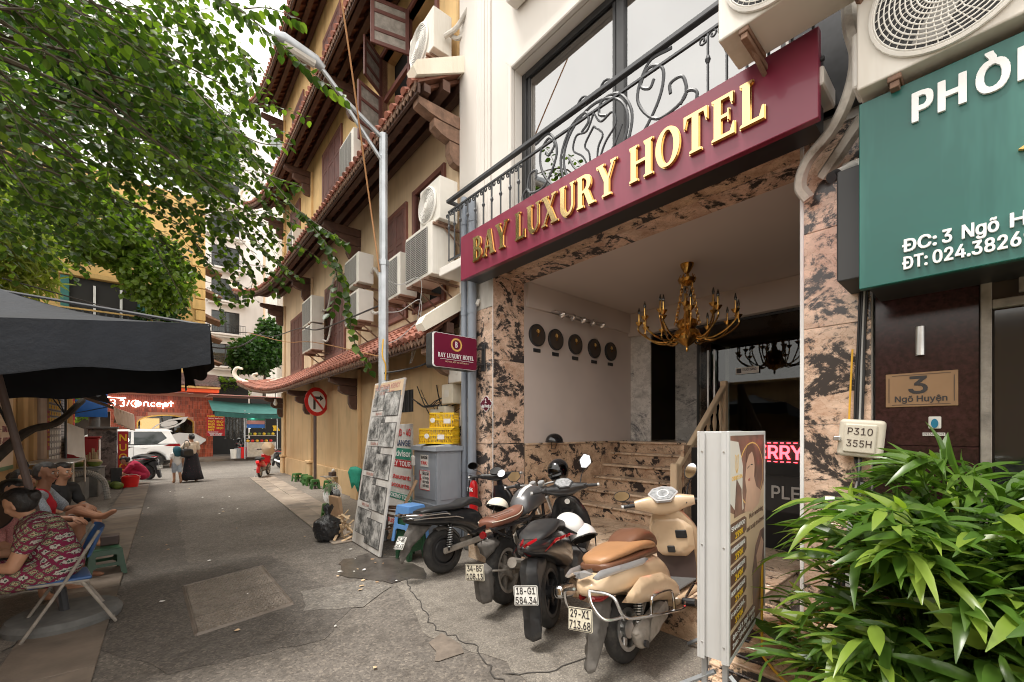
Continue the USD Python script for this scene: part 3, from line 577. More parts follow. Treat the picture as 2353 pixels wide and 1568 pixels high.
# stairs
NST = 7
pf = MB(); pf.box((3.25, 1.25, -.1), (5.43, YR-.02, .285), .01); pf.build('entrance_plinth', M['stair_granite'], hotel)
for k in range(3): obj('granite_tile', bx((3.235, 1.26+.95*k, .0), (3.249, 2.2+.95*k, .28), .002), M['granite_dado'], hotel, False)
for k in range(5): obj('landing_slab', bx((3.23+.44*k, 1.25, .286), (3.664+.44*k, YR-.03, .306), .004), M['stair_granite'], hotel, False)
for i in range(NST):
    x0 = 5.40+.25*i; z0 = .30+(FZ-.30)/6*min(i, 6); z1 = .30+(FZ-.30)/6*(i+1)
    if i == 6: break
    st = MB(); st.box((x0, 2.75, z0-.05), (XB+.3, YR-.02, z1-.031)); so = st.build('step', M['granite_dado'], hotel, False)
    obj('tread', bx((x0-.045, 2.72, z1-.034), (x0+.27 if i < 5 else XB-.1, YR-.02, z1), .008), M['stair_granite'], so)
fl = MB(); fl.box((XB-.1, .68, FZ-.2), (XB+6, YR, FZ)); fl.build('lobby_floor', M['stair_granite'], hotel)
# marble side panel and glass front
tile_wall(hotel, 'white_marble', (XB, YR, FZ), U, V, .42, 1.95, 1, 1, .03, name='marble_panel'); tile_wall(hotel, 'white_marble', (XB+.9, 4.14, FZ), U, V, .5, 1.95, 1, 1, .03, name='marble_panel')
gfr = MB(); gfr.box((XB+.01, .7, 3.36), (XB+.05, 4.13, 3.40)); gfr.box((XB+.01, 3.28, FZ), (XB+.05, 3.31, 3.36)); gfr.build('glass_frame', M['black_metal'], hotel)
for a, b in ((.72, 1.75), (1.76, 3.27)): obj('glass_panel', bx((XB+.02, a, FZ-.6 if a < 1 else FZ), (XB+.03, b, 3.36)), M['dark_glass'], hotel, False)
hd = MB()
for s in (-1, 1):
    hd.tube([(XB-.04, 3.05+.05*s, 1.95), (XB-.04, 3.05+.05*s, 2.95)], .016, 8)
hd.build('door_handle', M['steel'], hotel)
dk = MB(); dk.box((XB+4.5, -1, 0), (XB+4.6, YR, CZ)); dk.box((XB, YR+.1, FZ), (XB+4.5, YR+.2, CZ)); dk.build('lobby_back', M['brown_room'], hotel)
ps = MB(); ps.box((XB-.012, 2.35, 2.52), (XB-.008, 2.68, 2.62)); pso = ps.build('slide_sticker', M['paper'], hotel)
t_ = MB(); put_text(t_, 'TRUOT SANG', .035, (XB-.013, 2.585, 2.565), U, V, .001, True, 'l', .2); t_.box((XB-.014, 2.60, 2.535), (XB-.012, 2.67, 2.605)); t_.build('lettering', M['ink'], pso)
# reception desk of fluted panels behind the glass
rd = thing('reception_desk', 'rounded cream fluted counter with brass trim behind the lobby glass', 'counter')
cc = np.array([XB+.95, 1.15])
for k in range(15):
    a = PI/2+.1+k*.19; x, y = cc+np.array([math.cos(a), math.sin(a)])*.52
    MB().cyl((x, y, FZ+.12), (x, y, FZ+1.0), .055, 8).build('flute', M['cream_box'], rd)
for z0, z1 in ((FZ, FZ+.12), (FZ+1.0, FZ+1.12)): MB().add(lathe([(0, z0), (.59, z0), (.59, z1), (0, z1)], 28, trs((cc[0], cc[1], 0)))).build('brass_band', M['brass'], rd)
# low dark shop front under the lobby, right of the stairs
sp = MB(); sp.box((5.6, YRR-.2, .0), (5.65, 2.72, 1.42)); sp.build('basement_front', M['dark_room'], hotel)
sd = MB(); sd.box((5.4, 2.70, .3), (XB, 2.745, 1.45)); sd.build('stair_side', M['granite_dado'], hotel)
# balustrade
bl = thing('stair_balustrade', 'pinkish wooden handrail with turned balusters beside the granite stairs', 'balustrade')
rl = MB(); a, b = np.array([5.25, 2.735, 1.13]), np.array([6.72, 2.735, 2.30]); rl.add(loft([(a, .04, .05), (b, .04, .05)], (0, 1, 0), (0, 0, 1), 12, 4)); rl.build('handrail', M['peach'], bl)
for i in range(7):
    t = (i+.5)/7; x, z1 = a[0]+(b[0]-a[0])*t, a[2]+(b[2]-a[2])*t-.05; z0 = .30+.19*max(0, math.floor((x-5.4)/.25)+1); h = z1-z0
    MB().add(lathe([(.0, 0), (.032, 0), (.032, .12*h), (.018, .16*h), (.03, .3*h), (.022, .42*h), (.014, .5*h), (.022, .58*h), (.03, .7*h), (.018, .84*h), (.03, .88*h), (.03, h), (0, h)], 10, trs((x, 2.735, z0)))).build('baluster', M['peach'], bl)
for x, z0, z1 in ((5.22, .3, 1.22), (6.74, 1.45, 2.40)): MB().box((x-.045, 2.69, z0), (x+.045, 2.78, z1), .01).build('newel_post', M['peach'], bl)
# sloping granite ramp with grooves, right of the plinth
rp = thing('entrance_ramp', 'sloping ramp of brown granite strips in front of the right pillar', 'ramp'); tag(rp, kind='structure')
for k in range(10):
    x0, x1 = 2.62+.065*k, 2.62+.065*(k+1)-.006; z0 = .03+.027*k
    v = bx((x0, .0, -.02), (x1, 1.24, z0+.022), .005); v.vertices[:, 2] += np.where(v.vertices[:, 2] > 0, (v.vertices[:, 0]-x0)*.3, 0); obj('granite_strip', v, M['granite_dado'], rp, False)
MB().box((3.27, -.6, -.02), (3.69, 1.24, .30), .005).build('ramp_top', M['granite_dado'], rp)
# balcony floor and rail
XR = 3.30
sl = MB(); sl.box((XR-.02, .72, 3.86), (XF-.03, 5.3, 3.98), .01); sl.build('balcony_slab', M['white_wall'], hotel)
br = thing('balcony_railing', 'dark wrought iron balcony railing with scrolls above the maroon sign', 'railing')
RT = 4.87
rl = MB(); rl.box((XR-.03, .72, RT-.035), (XR+.03, 5.10, RT+.01), .006); rl.box((XR, 5.05, RT-.034), (XF, 5.10, RT+.009), .006); rl.build('handrail', M['iron'], br)
r2 = MB(); r2.box((XR-.012, .72, RT-.17), (XR+.012, 5.08, RT-.15)); r2.box((XR-.012, .72, 4.02), (XR+.012, 5.08, 4.04)); r2.build('rail', M['iron'], br)
def iron(pts, r=.011, name='scroll'):
    MB().tube([(XR, y, z) for y, z in pts], r, 6, flat=1.3).build(name, M['iron'], br)
def spiral(y, z, r0, a0, turns, sgn=1, n=22):
    return [(y+sgn*r0*(1-.8*t)*math.cos(a0+turns*2*PI*t), z+r0*(1-.8*t)*math.sin(a0+turns*2*PI*t)) for t in np.linspace(0, 1, n)]
def baluster(y):
    mb = MB(); mb.tube([(XR, y, 4.03), (XR, y, RT-.16)], .010, 6)
    for z in (4.5,): mb.add(lathe([(0, -.03), (.012, -.028), (.022, 0), (.012, .028), (0, .03)], 8, trs((XR, y, z))))
    mb.build('baluster', M['iron'], br)
    for s in (-1, 1): iron(spiral(y+.038*s, RT-.20, .036, PI if s > 0 else 0, 1.2), .007)
ys_b = [5.07, 4.93, 4.79, 4.62, 4.45, 4.28, 4.11, 3.94, 3.77, 3.62]
ys_r = [1.46, 1.32, 1.18, 1.04, .90, .78]
for y in ys_b+ys_r: baluster(y)
def ornament(yc, zc, s):
    for q in (-1, 1):
        f = lambda L: [(yc+q*y*s, zc+z*s) for y, z in L]
        iron(f(spline([(.06, -.36), (.30, -.30), (.40, 0), (.28, .25), (.10, .30), (.06, .2), (.14, .14)], 6)))
        iron(f(spline([(.05, -.36), (.34, -.34), (.62, -.05), (.68, .2), (.56, .30), (.48, .2), (.56, .13), (.6, .18)], 6)))
        iron(f(spline([(.75, .33), (.55, .34), (.45, .1), (.62, -.15), (.85, -.12), (.84, .05), (.74, .06), (.74, -.02)], 6)))
        iron(f(spline([(.05, -.36), (.5, -.36), (.85, -.3), (.95, -.15), (.88, -.08), (.82, -.15)], 6)))
        iron(f(spline([(.03, -.3), (.12, -.1), (.24, .02), (.2, .14), (.08, .12), (.0, .24)], 5)), .009)
        iron(f(spline([(.03, -.3), (.05, -.1), (.1, .0), (.0, .12)], 5)), .009)
        iron(f(spline([(.02, -.3), (.2, -.18), (.3, -.02)], 5)), .009)
        iron([(p[0], p[1]) for p in spiral(yc+q*.12*s, zc+.40*s, .07*s, 0, 1.2, q)], .009)
    iron([(yc+.36*s*math.cos(a), zc-.02*s+.34*s*math.sin(a)) for a in np.linspace(-PI*.47, PI*1.47, 36)])
ornament(2.55, 4.44, 1.06)
MB().box((XF-.12, .5, 3.86), (XF-.002, 1.0, 5.6), .01).build('service_panel', M['iron'], hotel)
# ---------------- the yellow building: local frame x = towards the street is negative, y = along the wall (u)
YT = trs((3.85, 5.4, 0), z=-2.2)
def yb(x, u, z): return tuple((YT @ np.array([x, u, z, 1]))[:3])
yel = thing('yellow_building', 'yellow plastered house with dark shutters and four tiers of red tiled eaves', 'building', M=YT)
UC = 13.15
ZE = [2.99, 6.52, 9.85, 13.65]; RISE = .60; WZ = [3.2, 7.0, 10.3, 14.6]
wl = MB(); wl.box((0, .0, 0), (.3, UC, WZ[0])); wl.box((.0, .04, .0), (-.05, UC-.01, .62), .01)
wl.build('ground_wall', M['yellow_low'], yel)
# upper walls with real openings
def wall_open(u0, u1, z0, z1, holes, mat, name):
    poly = sbox(u0, z0, u1, z1)
    for h in holes: poly = poly.difference(sbox(*h))
    obj(name, extr(poly, .28, plane_M((.28, 0, 0), (0, 1, 0), (0, 0, 1)) @ trs((0, 0, 0), s=(1, 1, -1)) if False else np.array([[0, 0, 1, 0], [1, 0, 0, 0], [0, 1, 0, 0], [0, 0, 0, 1.]])), M[mat], yel, False)
WIN2 = [(10.0, 3.72, 11.55, 5.55), (5.75, 3.72, 7.3, 5.6), (2.15, 3.9, 2.98, 5.95), (.72, 3.9, 1.72, 6.0)]
WIN3 = [(10.4, 7.75, 11.6, 9.5), (6.0, 7.75, 7.55, 9.6), (.95, 7.55, 3.3, 9.6)]
WIN4 = [(9.9, 11.1, 11.3, 12.9), (6.1, 11.1, 7.5, 12.9), (2, 11.1, 3.3, 12.9)]
wall_open(0, UC, WZ[0], WZ[1], WIN2, 'peach', 'upper_wall'); wall_open(0, UC, WZ[1], WZ[2], WIN3, 'yellow', 'upper_wall'); wall_open(0, UC, WZ[2], WZ[3], WIN4, 'yellow', 'upper_wall')
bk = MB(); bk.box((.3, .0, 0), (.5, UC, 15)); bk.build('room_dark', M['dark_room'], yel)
bk = MB(); bk.box((.28, UC-.25, 0), (9, UC, 15.2)); bk.box((.5, 0, 14.9), (9, UC-.25, 15.2)); bk.build('side_wall', M['yellow'], yel)
for u in (12.78, 8.9, 4.75, .3):
    m = MB(); m.box((-.09, u-.19, .62), (-.002, u+.19, ZE[0]+.1), .01); m.box((-.13, u-.22, 0), (-.052, u+.22, .6), .012); m.box((-.16, u-.25, .62), (-.002, u+.25, .70), .015); m.build('pilaster', M['yellow_low'], yel)
    for z0, z1 in ((ZE[0]+.6, ZE[1]-.1), (ZE[1]+.6, ZE[2]-.1), (ZE[2]+.6, ZE[3]-.1)): MB().box((-.07, u-.14, z0), (-.002, u+.14, z1), .01).build('pilaster', M['peach' if z0 < 5 else 'yellow'], yel)
st_ = MB(); st_.box((-.06, .1, ZE[0]+.5), (-.001, UC, ZE[0]+.68), .01); st_.build('string_course', M['shutter_frame'], yel)
# windows and shutters
def leaf(u0, u1, z0, z1, hinge=None, ang=0, parent=None, glass=False):
    w_, h = u1-u0, z1-z0; mb = MB(); f = .07
    mb.box((-.02, 0, 0), (.02, f, h), .004); mb.box((-.02, w_-f, 0), (.02, w_, h), .004)
    zs = [0, h*.28, h*.68, h-f]
    for z in zs: mb.box((-.019, f, z), (.019, w_-f, z+f), .004)
    if not glass:
        for a, b in zip(zs[:-1], zs[1:]): mb.box((-.008, f, a+f), (.008, w_-f, b)); mb.box((-.015, f+.045, a+f+.045), (.015, w_-f-.045, b-.045), .006)
    T = trs((-.035, hinge if hinge is not None else u0, z0), z=ang)
    if hinge is not None and abs(hinge-u1) < 1e-6: T = T @ trs((0, -w_, 0))
    v, f_ = mb.get(); obj('shutter_leaf', (v@T[:3, :3].T+T[:3, 3], f_), M['shutter'], parent, False)
    if glass: g_ = bx((-.004, f, f), (.004, w_-f, h-f)); obj('pane', (np.array(g_[0])@T[:3, :3].T+T[:3, 3], g_[1]), M['dusty_metal'], parent, False)
def window(u0, z0, u1, z1, nl=2, open_=()):
    m = MB(); t = .09
    m.box((-.05, u0-t, z0-t), (.12, u0, z1+t), .006); m.box((-.05, u1, z0-t), (.12, u1+t, z1+t), .006); m.box((-.048, u0, z1), (.12, u1, z1+t), .006); m.box((-.07, u0, z0-t), (.12, u1, z0), .006)
    fr = m.build('window', M['shutter_frame'], yel)
    for k in range(nl):
        a = u0+(u1-u0)*k/nl+.004; b = u0+(u1-u0)*(k+1)/nl-.004
        if k not in open_: leaf(a, b, z0+.005, z1-.005, parent=fr)
    return fr
window(*WIN2[0], 3); window(*WIN2[1], 4); window(*WIN2[2], 2)
fr = window(*WIN2[3], 2, (0, 1)); leaf(.72, 1.2, 3.9, 6.0, 1.72, -75, fr)
window(*WIN3[0], 2); window(*WIN3[1], 3); fr = window(*WIN3[2], 4, (0, 1, 2, 3))
leaf(2.7, 3.3, 7.55, 8.75, 3.3, -70, fr, True); leaf(2.7, 3.3, 8.8, 9.6, 3.3, -55, fr, True); leaf(1.9, 2.6, 8.75, 9.6, 1.95, 75, fr, True)
mb = MB(); mb.box((.03, .95, 8.7), (.1, 3.3, 8.8)); mb.box((.03, 2.08, 7.55), (.1, 2.16, 9.6)); mb.build('mullion', M['shutter_frame'], fr)
for q in WIN4: window(*q, 2)
# eaves
EO = [.75, .88, .85, .85]
def eave_line(z, flare=True, o=.62):
    P = [(-.1, .62, 0), (3, .62, 0), (6, .62, 0), (9, .63, .0), (11, .70, .05), (12.3, .85, .16), (13.2, 1.02, .30), (14.0, 1.25, .52)] if flare else [(-.1, .62, 0), (4, .62, 0), (8, .62, 0), (11, .66, .03), (12.6, .8, .18), (13.6, 1., .45)]
    s = spline(P, 12); return np.stack([s[:, 0], s[:, 1]+o-.62, z+s[:, 2]], 1)
def roof(k, name):
    E = eave_line(ZE[k], k < 2, EO[k])
    d = np.concatenate([[0], np.cumsum(np.linalg.norm(np.diff(E, axis=0), axis=1))]); L = d[-1]
    at = lambda s: np.array([np.interp(s, d, E[:, c]) for c in range(3)])
    def top(s): p = at(s); u = min(p[0], UC-.1); return np.array([u, -.0, ZE[k]+RISE])
    # deck from below
    ss = np.linspace(0, L, 70); lo = np.array([at(s) for s in ss]); hi = np.array([top(s) for s in ss])
    X = lambda a: np.stack([-a[:, 1], a[:, 0], a[:, 2]], 1)
    nU, nD = X(hi)+[0, 0, 0], X(lo); th = np.array([0, 0, .03])
    R = np.stack([nD, nU, nU+th, nD+th], 1); obj('roof_deck', skin_rings(R), M['rafter_wood'], yel, 30)
    # tiles: barrels in courses; the lowest course shows its round ends
    nt = int(L/.20); rest = MB()
    for i in range(nt):
        s = (i+.5)*L/nt; a, b = at(s), top(s); a2, b2 = at(min(s+.01, L)), top(min(s+.01, L))
        A, B = np.array([-a[1], a[0], a[2]]), np.array([-b[1], b[0], b[2]]); w_ = np.array([-a2[1]+a[1], a2[0]-a[0], a2[2]-a[2]]); w_ /= np.linalg.norm(w_)
        nrm = np.cross(w_, B-A); nrm /= np.linalg.norm(nrm); nrm *= np.sign(nrm[2]) if nrm[2] else 1
        ncs = 5; step = (B-A)/ncs
        for c in range(ncs):
            p0 = A+step*c-(B-A)/np.linalg.norm(B-A)*(.07 if c == 0 else .03); p1 = A+step*(c+1)
            rr = [];
            for p, r_, up in ((p0, .075, .045), (p1, .06, .028)):
                g_ = np.linspace(0, PI, 6); rr.append(np.array([p+nrm*(up+.8*r_*math.sin(q))+w_*r_*math.cos(q) for q in g_]+[p+nrm*(up-.02)-w_*r_*.75, p+nrm*(up-.02)+w_*r_*.75]))
            m = skin_rings(rr)
            if c == 0 and i % 1 == 0 and i < 70: obj('roof_tile', m, M['roof_tile'], yel, False)
            else: rest.add(m)
            if c == 0:      # pan tile between barrels
                g_ = np.linspace(PI, 2*PI, 5); q0 = [p0+w_*.1+nrm*(.035+.05*math.sin(q))+w_*.06*math.cos(q) for q in g_]; q1 = [p1+w_*.1+nrm*(.03+.05*math.sin(q))+w_*.06*math.cos(q) for q in g_]
                rest.add((np.vstack([q0, q1]), np.array([[j, j+1, 5+j+1, 5+j] for j in range(4)])))
    tag(rest.build('roof_tiles', M['roof_tile'], yel, 40), kind='stuff')
    # underside: purlins, battens and rafters
    fa = MB(); R = []
    for s in ss: p = at(s); R.append([(-p[1]-.01, p[0], p[2]-.14), (-p[1]+.03, p[0], p[2]-.14), (-p[1]+.03, p[0], p[2]-.005), (-p[1]-.01, p[0], p[2]-.005)])
    obj('fascia', skin_rings(np.array(R)), M['dark_wood'], yel, False)
    tr = MB(); nz = int(L/.11)
    for i in range(nz):
        a, b = at(i*L/nz), at((i+1)*L/nz); m_ = (a+b)/2
        for_ = lambda p, dz, dx: (-p[1]+dx, p[0], p[2]+dz)
        v = [for_(a, .0, -.045), for_(b, .0, -.045), for_(b, -.06, -.045), for_(m_, -.125, -.045), for_(a, -.06, -.045)]; v2 = [(x+.02, y, z) for x, y, z in v]
        tr.add((np.array(v+v2), np.array([[0, 1, 2], [0, 2, 4], [4, 2, 3], [5, 7, 6], [5, 9, 7], [9, 8, 7], [2, 1, 6], [2, 6, 7], [3, 2, 7], [3, 7, 8], [4, 3, 8], [4, 8, 9]])))
    tr.build('eave_trim', M['old_wood'], yel, False)
    for e_, hh, ww in ((.30, .16, .12), (.52, .12, .10), (.06, .2, .12)):
        R = []
        for s in ss:
            p = at(s); q = top(s); t = 1-e_*EO[k]/.62/EO[k]; c = p+(q-p)*np.clip(t, 0, 1); R.append([(-c[1]-ww/2, c[0], c[2]-hh-.05), (-c[1]+ww/2, c[0], c[2]-hh-.05), (-c[1]+ww/2, c[0], c[2]-.06), (-c[1]-ww/2, c[0], c[2]-.06)])
        obj('purlin', skin_rings(np.array(R)), M['dark_wood'], yel, False)
    nr_ = int(L/.30)
    for i in range(nr_):
        s = (i+.5)*L/nr_; p, q = at(s), top(s); a = np.array([-p[1], p[0], p[2]-.012]); b = np.array([-q[1], q[0], q[2]-.012])
        R = [[(c[0], c[1]-.035, c[2]-.055), (c[0], c[1]+.035, c[2]-.055), (c[0], c[1]+.035, c[2]), (c[0], c[1]-.035, c[2])] for c in (a, b)]
        obj('rafter', skin_rings(R), M['rafter_wood'], yel, False)
    # brackets
    for u in (.0, 4.6, 8.8, 12.7):
        z = ZE[k]; bm_ = 'old_wood' if u < 1 else 'dark_wood'
        for z0, z1, e0, wd in ((z-.30, z-.12, EO[k]-.04, .085), (z-.52, z-.31, EO[k]*.66, .075), (z-.85, z-.53, EO[k]*.36, .065)):
            pg = Polygon([(0, z0), (e0*.55, z0), (e0*.8, z0+.03), (e0, z0+(z1-z0)*.45), (e0, z1), (0, z1)])
            obj('bracket', extr(pg, 2*wd, np.array([[-1, 0, 0, 0.0], [0, 0, -1, u+wd+.06], [0, 1, 0, 0], [0, 0, 0, 1.]])), M[bm_], yel, False)
    if k < 3:
        # corner tail ridge
        f = E[-1]; P = spline([(.0, UC-.3, ZE[k]+RISE+.06), (-.75, UC+.15, ZE[k]+.38+.05), (-f[1]+.1, f[0]-.1, f[2]+.05), (-f[1]-.12, f[0]+.12, f[2]+.32), (-f[1]-.05, f[0]+.06, f[2]+.56), (-f[1]+.12, f[0]-.1, f[2]+.52)], 6)
        obj('ridge_tail', tube(P, np.interp(np.arange(len(P)), [0, len(P)*.5, len(P)-1], [.08, .08, .04]), 8, flat=1.0), M['cream'], yel)
        Q = spline([(-.75, UC+.35, ZE[k]+.55), (-.95, UC+.45, ZE[k]+.78), (-.8, UC+.4, ZE[k]+.86)], 5); obj('ridge_curl', tube(Q, .05, 6), M['cream'], yel)
    if k < 2:
        m = MB(); q = EO[k]+.04; pg = Polygon([(.0, ZE[k]+RISE-.02), (q, ZE[k]+.06), (q+.06, ZE[k]+.16), (q, ZE[k]+.27), (.1, ZE[k]+RISE+.18), (0, ZE[k]+RISE+.2)])
        m.add(extr(pg, .2, np.array([[-1, 0, 0, 0.0], [0, 0, -1, .06], [0, 1, 0, 0], [0, 0, 0, 1.]]))); m.build('ridge_cap', M['cream'], yel)
for k in range(4): roof(k, 'eave')
lb_ = thing('bare_bulb', 'white bulb lamp hanging under the lowest tiled eave at the corner', 'lamp', yb(-.45, 12.1, 2.55))
MB().add(lathe([(0, 0), (.05, .02), (.068, .08), (.06, .14), (.035, .2), (.035, .24), (0, .24)], 12)).build('bulb', M['white_plastic'], lb_); MB().tube([(0, 0, .24), (0, 0, .5)], .012, 5).build('cord', M['cable_black'], lb_)
# small barred opening and meter boxes at the near end of the ground floor
bo = thing('barred_opening', 'small dark barred vent opening in the yellow wall behind the cabinet', 'vent', yb(-.012, 2.15, 2.0))
MB().box((0, -.32, 0), (.012, .32, .42)).build('opening', M['dark_room'], bo)
for k in range(5): MB().cyl((-.01, -.28+.14*k, 0), (-.01, -.28+.14*k, .42), .008, 6).build('bar', M['iron'], bo)
# ---------------- air conditioners
def ac_unit(label, loc, rz, w, h, d, louver=True, M_=None, bracket=True, group=None, vents=24, sz=1.0):
    t = thing('air_conditioner', label, 'air conditioner', loc, rz=rz, group=group)      # front faces local -y; origin = bottom centre of the back
    MB().add(rbox((-w/2, -d, 0), (w/2, 0, h), .012, 2)).build('body', M['ac_white'], t, 40)
    x0, x1 = -w/2+.03, w/2-.16*w
    if louver == 'fan':
        cx, cz, R = -w*.08, h*.5, min(h*.46, w*.40)
        MB().add(lathe([(0, 0), (R, 0), (R, .012), (0, .012)], 40, trs((cx, -d-.001, cz), x=90))).build('fan_well', M['ac_dark'], t)
        for k in range(3):
            a = k*2*PI/3+.3; b_ = MB(); b_.add(extr(Polygon([(0.05*R, -.08*R), (.85*R, -.30*R), (.92*R, .12*R), (.4*R, .2*R), (0, .1*R)]), .006, trs((cx, -d-.014, cz), x=90) @ trs(z=math.degrees(a)))); b_.build('fan_blade', M['grille_grey'], t, False)
        gr = MB(); n_ = 11
        for k in range(n_): r_ = R*(.26+.74*k/(n_-1)); gr.add(tube([(cx+r_*math.cos(a), -d-.03-.012*math.cos(r_/R*1.5), cz+r_*math.sin(a)) for a in np.linspace(0, 2*PI, 36, endpoint=False)], .0036*sz, 4, closed=True))
        for k in range(40):
            a = k*2*PI/40; gr.tube([(cx+R*.22*math.cos(a), -d-.036, cz+R*.22*math.sin(a)), (cx+R*.6*math.cos(a+.14), -d-.036, cz+R*.6*math.sin(a+.14)), (cx+R*math.cos(a+.34), -d-.022, cz+R*math.sin(a+.34))], .0028*sz, 4)
        gr.build('fan_guard', M['white_plastic'], t)
        MB().add(lathe([(0, 0), (R*.22, 0), (R*.2, .012), (0, .014)], 20, trs((cx, -d-.03, cz), x=90))).build('fan_badge', M['white_plastic'], t)
        MB().add(tube([(cx+R*1.03*math.cos(a), -d-.014, cz+R*1.03*math.sin(a)) for a in np.linspace(0, 2*PI, 40, endpoint=False)], .016, 6, closed=True)).build('fan_ring', M['white_plastic'], t)
    else:
        MB().box((x0, -d-.004, .05), (x1, -d+.01, h-.05)).build('grille_back', M['ac_dark'], t)
        gr = MB()
        for k in range(vents): z = .06+(h-.12)*k/(vents-1); gr.box((x0, -d-.012, z-.006), (x1, -d-.004, z+.006))
        for k in range(5): x = x0+(x1-x0)*k/4; gr.box((x-.006, -d-.014, .05), (x+.006, -d-.0115, h-.05))
        gr.build('louvre', M['grille_grey'], t, False)
    sc = MB(); sc.box((-w/2-.035, -d*.75, h*.12), (-w/2+.002, -d*.2, h*.62), .01); sc.box((-w/2-.004, -d*.7, h*.72), (-w/2+.001, -d*.25, h*.86), .003)
    s2 = MB(); s2.box((-w/2-.038, -d*.62, h*.3), (-w/2-.034, -d*.42, h*.5)); s2.box((-w/2-.006, -d*.62, h*.76), (-w/2-.003, -d*.3, h*.82))
    sc.build('valve_cover', M['white_plastic'], t); s2.build('side_label', M['grille_grey'], t, False)
    for s in (-1, 1):
        MB().box((s*w*.32-.03, -d+.01, -.03), (s*w*.32+.03, -.01, .0), .004).build('foot', M['old_wood'], t)
        if bracket: MB().box((s*w*.32-.02, -d-(.05 if bracket is True else -.02), -.065), (s*w*.32+.02, .22, -.03), .003).tube([(s*w*.32, .2, -.34), (s*w*.32, -d*.6, -.05)] if bracket is True else [(s*w*.32, .1, -.1), (s*w*.32, -d*.6, -.05)], .016, 4).build('wall_bracket', M['old_wood'], t)
    return t
YR_ = -90-2.2    # local -y -> towards the street: rotate so that front looks along -x
def yac(label, u0, u1, z, h, d=.32, e=.55, louver=True, **k):
    x, y, _ = yb(-(e-d), (u0+u1)/2, 0); return ac_unit(label, (x, y, z), YR_, u1-u0, h, d, louver, **k)
G_ = None
yac('upper white louvred unit of the far pair stacked by the brown window', 6.75, 7.75, 4.58, .72); yac('lower white louvred unit of the far pair stacked by the brown window', 6.75, 7.75, 3.84, .70)
yac('upper white unit of the stacked pair half hidden behind hanging leaves', 3.2, 4.05, 4.70, .62); yac('lower white unit of the stacked pair half hidden behind hanging leaves', 3.2, 4.05, 3.92, .64)
yac('white louvred unit left of the big one just above the lowest roof', 1.22, 1.95, 3.95, .72)
yac('largest white louvred unit beside the end of the maroon hotel sign', .02, .9, 3.95, .78, .38, .60)
yac('white unit with round fan grille above the big louvred one', -.12, .50, 4.72, .62, .30, .55, 'fan')
yac('white louvred unit on the second roof near the middle of the wall', 3.5, 4.4, 7.25, .78); yac('high white unit with round fan beside the open brown casement', .16, .95, 7.42, .62, .32, .5, 'fan')
yac('distant pale unit on the upper wall behind the leaf tips', 8.9, 9.7, 7.3, .62)
# lagged pipes by the stacked units
for i, (P, r, lab) in enumerate([([(-.3, 3.12, 4.9), (-.3, 2.98, 4.95), (-.2, 2.9, 4.7), (-.12, 2.9, 4.2), (-.25, 2.98, 4.05), (-.3, 3.12, 4.1)], .032, 'grey lagged pipe looping beside the leaf hidden stacked units'), ([(-.3, 6.66, 4.9), (-.2, 6.5, 4.95), (-.1, 6.45, 5.6), (-.06, 6.1, 5.9)], .028, 'beige lagged pipe rising above the far stacked units'), ([(-.3, 6.66, 4.1), (-.2, 6.5, 4.1), (-.08, 6.45, 4.8)], .028, 'short lagged pipe beside the lower far unit'), ([(-.35, .1, 7.6), (-.2, -.1, 7.75), (-.05, -.25, 8.3), (-.02, -.3, 10)], .035, 'pale lagged pipe climbing the cream wall from the high unit'), ([(-.30, .12, 7.7), (-.16, -.05, 7.6), (-.04, -.12, 8.1), (-.02, -.15, 10)], .03, 'second pale lagged pipe climbing beside the first')]):
    tag(MB().tube([yb(*p) for p in spline(P, 6)], r, 7).build('lagged_pipe', M['insul']), lab, 'pipe')
# ---------------- left wall and far street
LT = trs((-2.05, 3.0, 0), z=-2.3)
def lw(x, u, z): return tuple((LT @ np.array([x, u, z, 1]))[:3])
left = thing('left_house', 'dim yellow house wall along the left pavement with pilasters and a poster', 'building', M=LT)
LU = 15.6
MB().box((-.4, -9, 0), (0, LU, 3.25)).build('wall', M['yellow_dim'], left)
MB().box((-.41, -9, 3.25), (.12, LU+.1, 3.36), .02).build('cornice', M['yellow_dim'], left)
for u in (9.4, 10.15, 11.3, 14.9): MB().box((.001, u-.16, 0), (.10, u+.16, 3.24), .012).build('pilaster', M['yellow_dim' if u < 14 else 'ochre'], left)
rs_ = MB()
for k in range(36): rs_.box((.012, 11.75, .2+.075*k), (.035, 14.2, .262+.075*k), .004)
rs_.build('roller_shutter', M['grille_grey'], left, False)
MB().box((.002, 11.65, 0), (.012, 14.3, 3.1)).build('shutter_recess', M['dark_room'], left)
nt_ = random.Random(4)
for i in range(70):
    z = .6+2.2*(i % 14)/14; u = 11.9+1.6*(i//14)/5+nt_.uniform(-.02, .02); h_ = .10
    obj('wall_note', bx((.037, u, z), (.041, u+.22, z+h_)), M['paper' if z < 1.75 else 'yellow_print'], left, False)
for u0, z0, z1, m_ in ((11.18, 1.2, 2.1, 'red_sign'), (14.75, 1.35, 2.75, 'red_sign')):
    o = MB().box((.102, u0, z0), (.112, u0+.3, z1)).build('notice_strip', M[m_], left, False); t_ = MB()
    for k in range(7): put_text(t_, ['PHO', 'BUN', 'CAFE', 'MI', 'COM', 'NEM', 'TRA'][k], .06, (.113, u0+.15, z1-.12-k*(z1-z0-.1)/7), (0, 1, 0), V, .002, True)
    t_.build('lettering', M['yellow_print'], o)
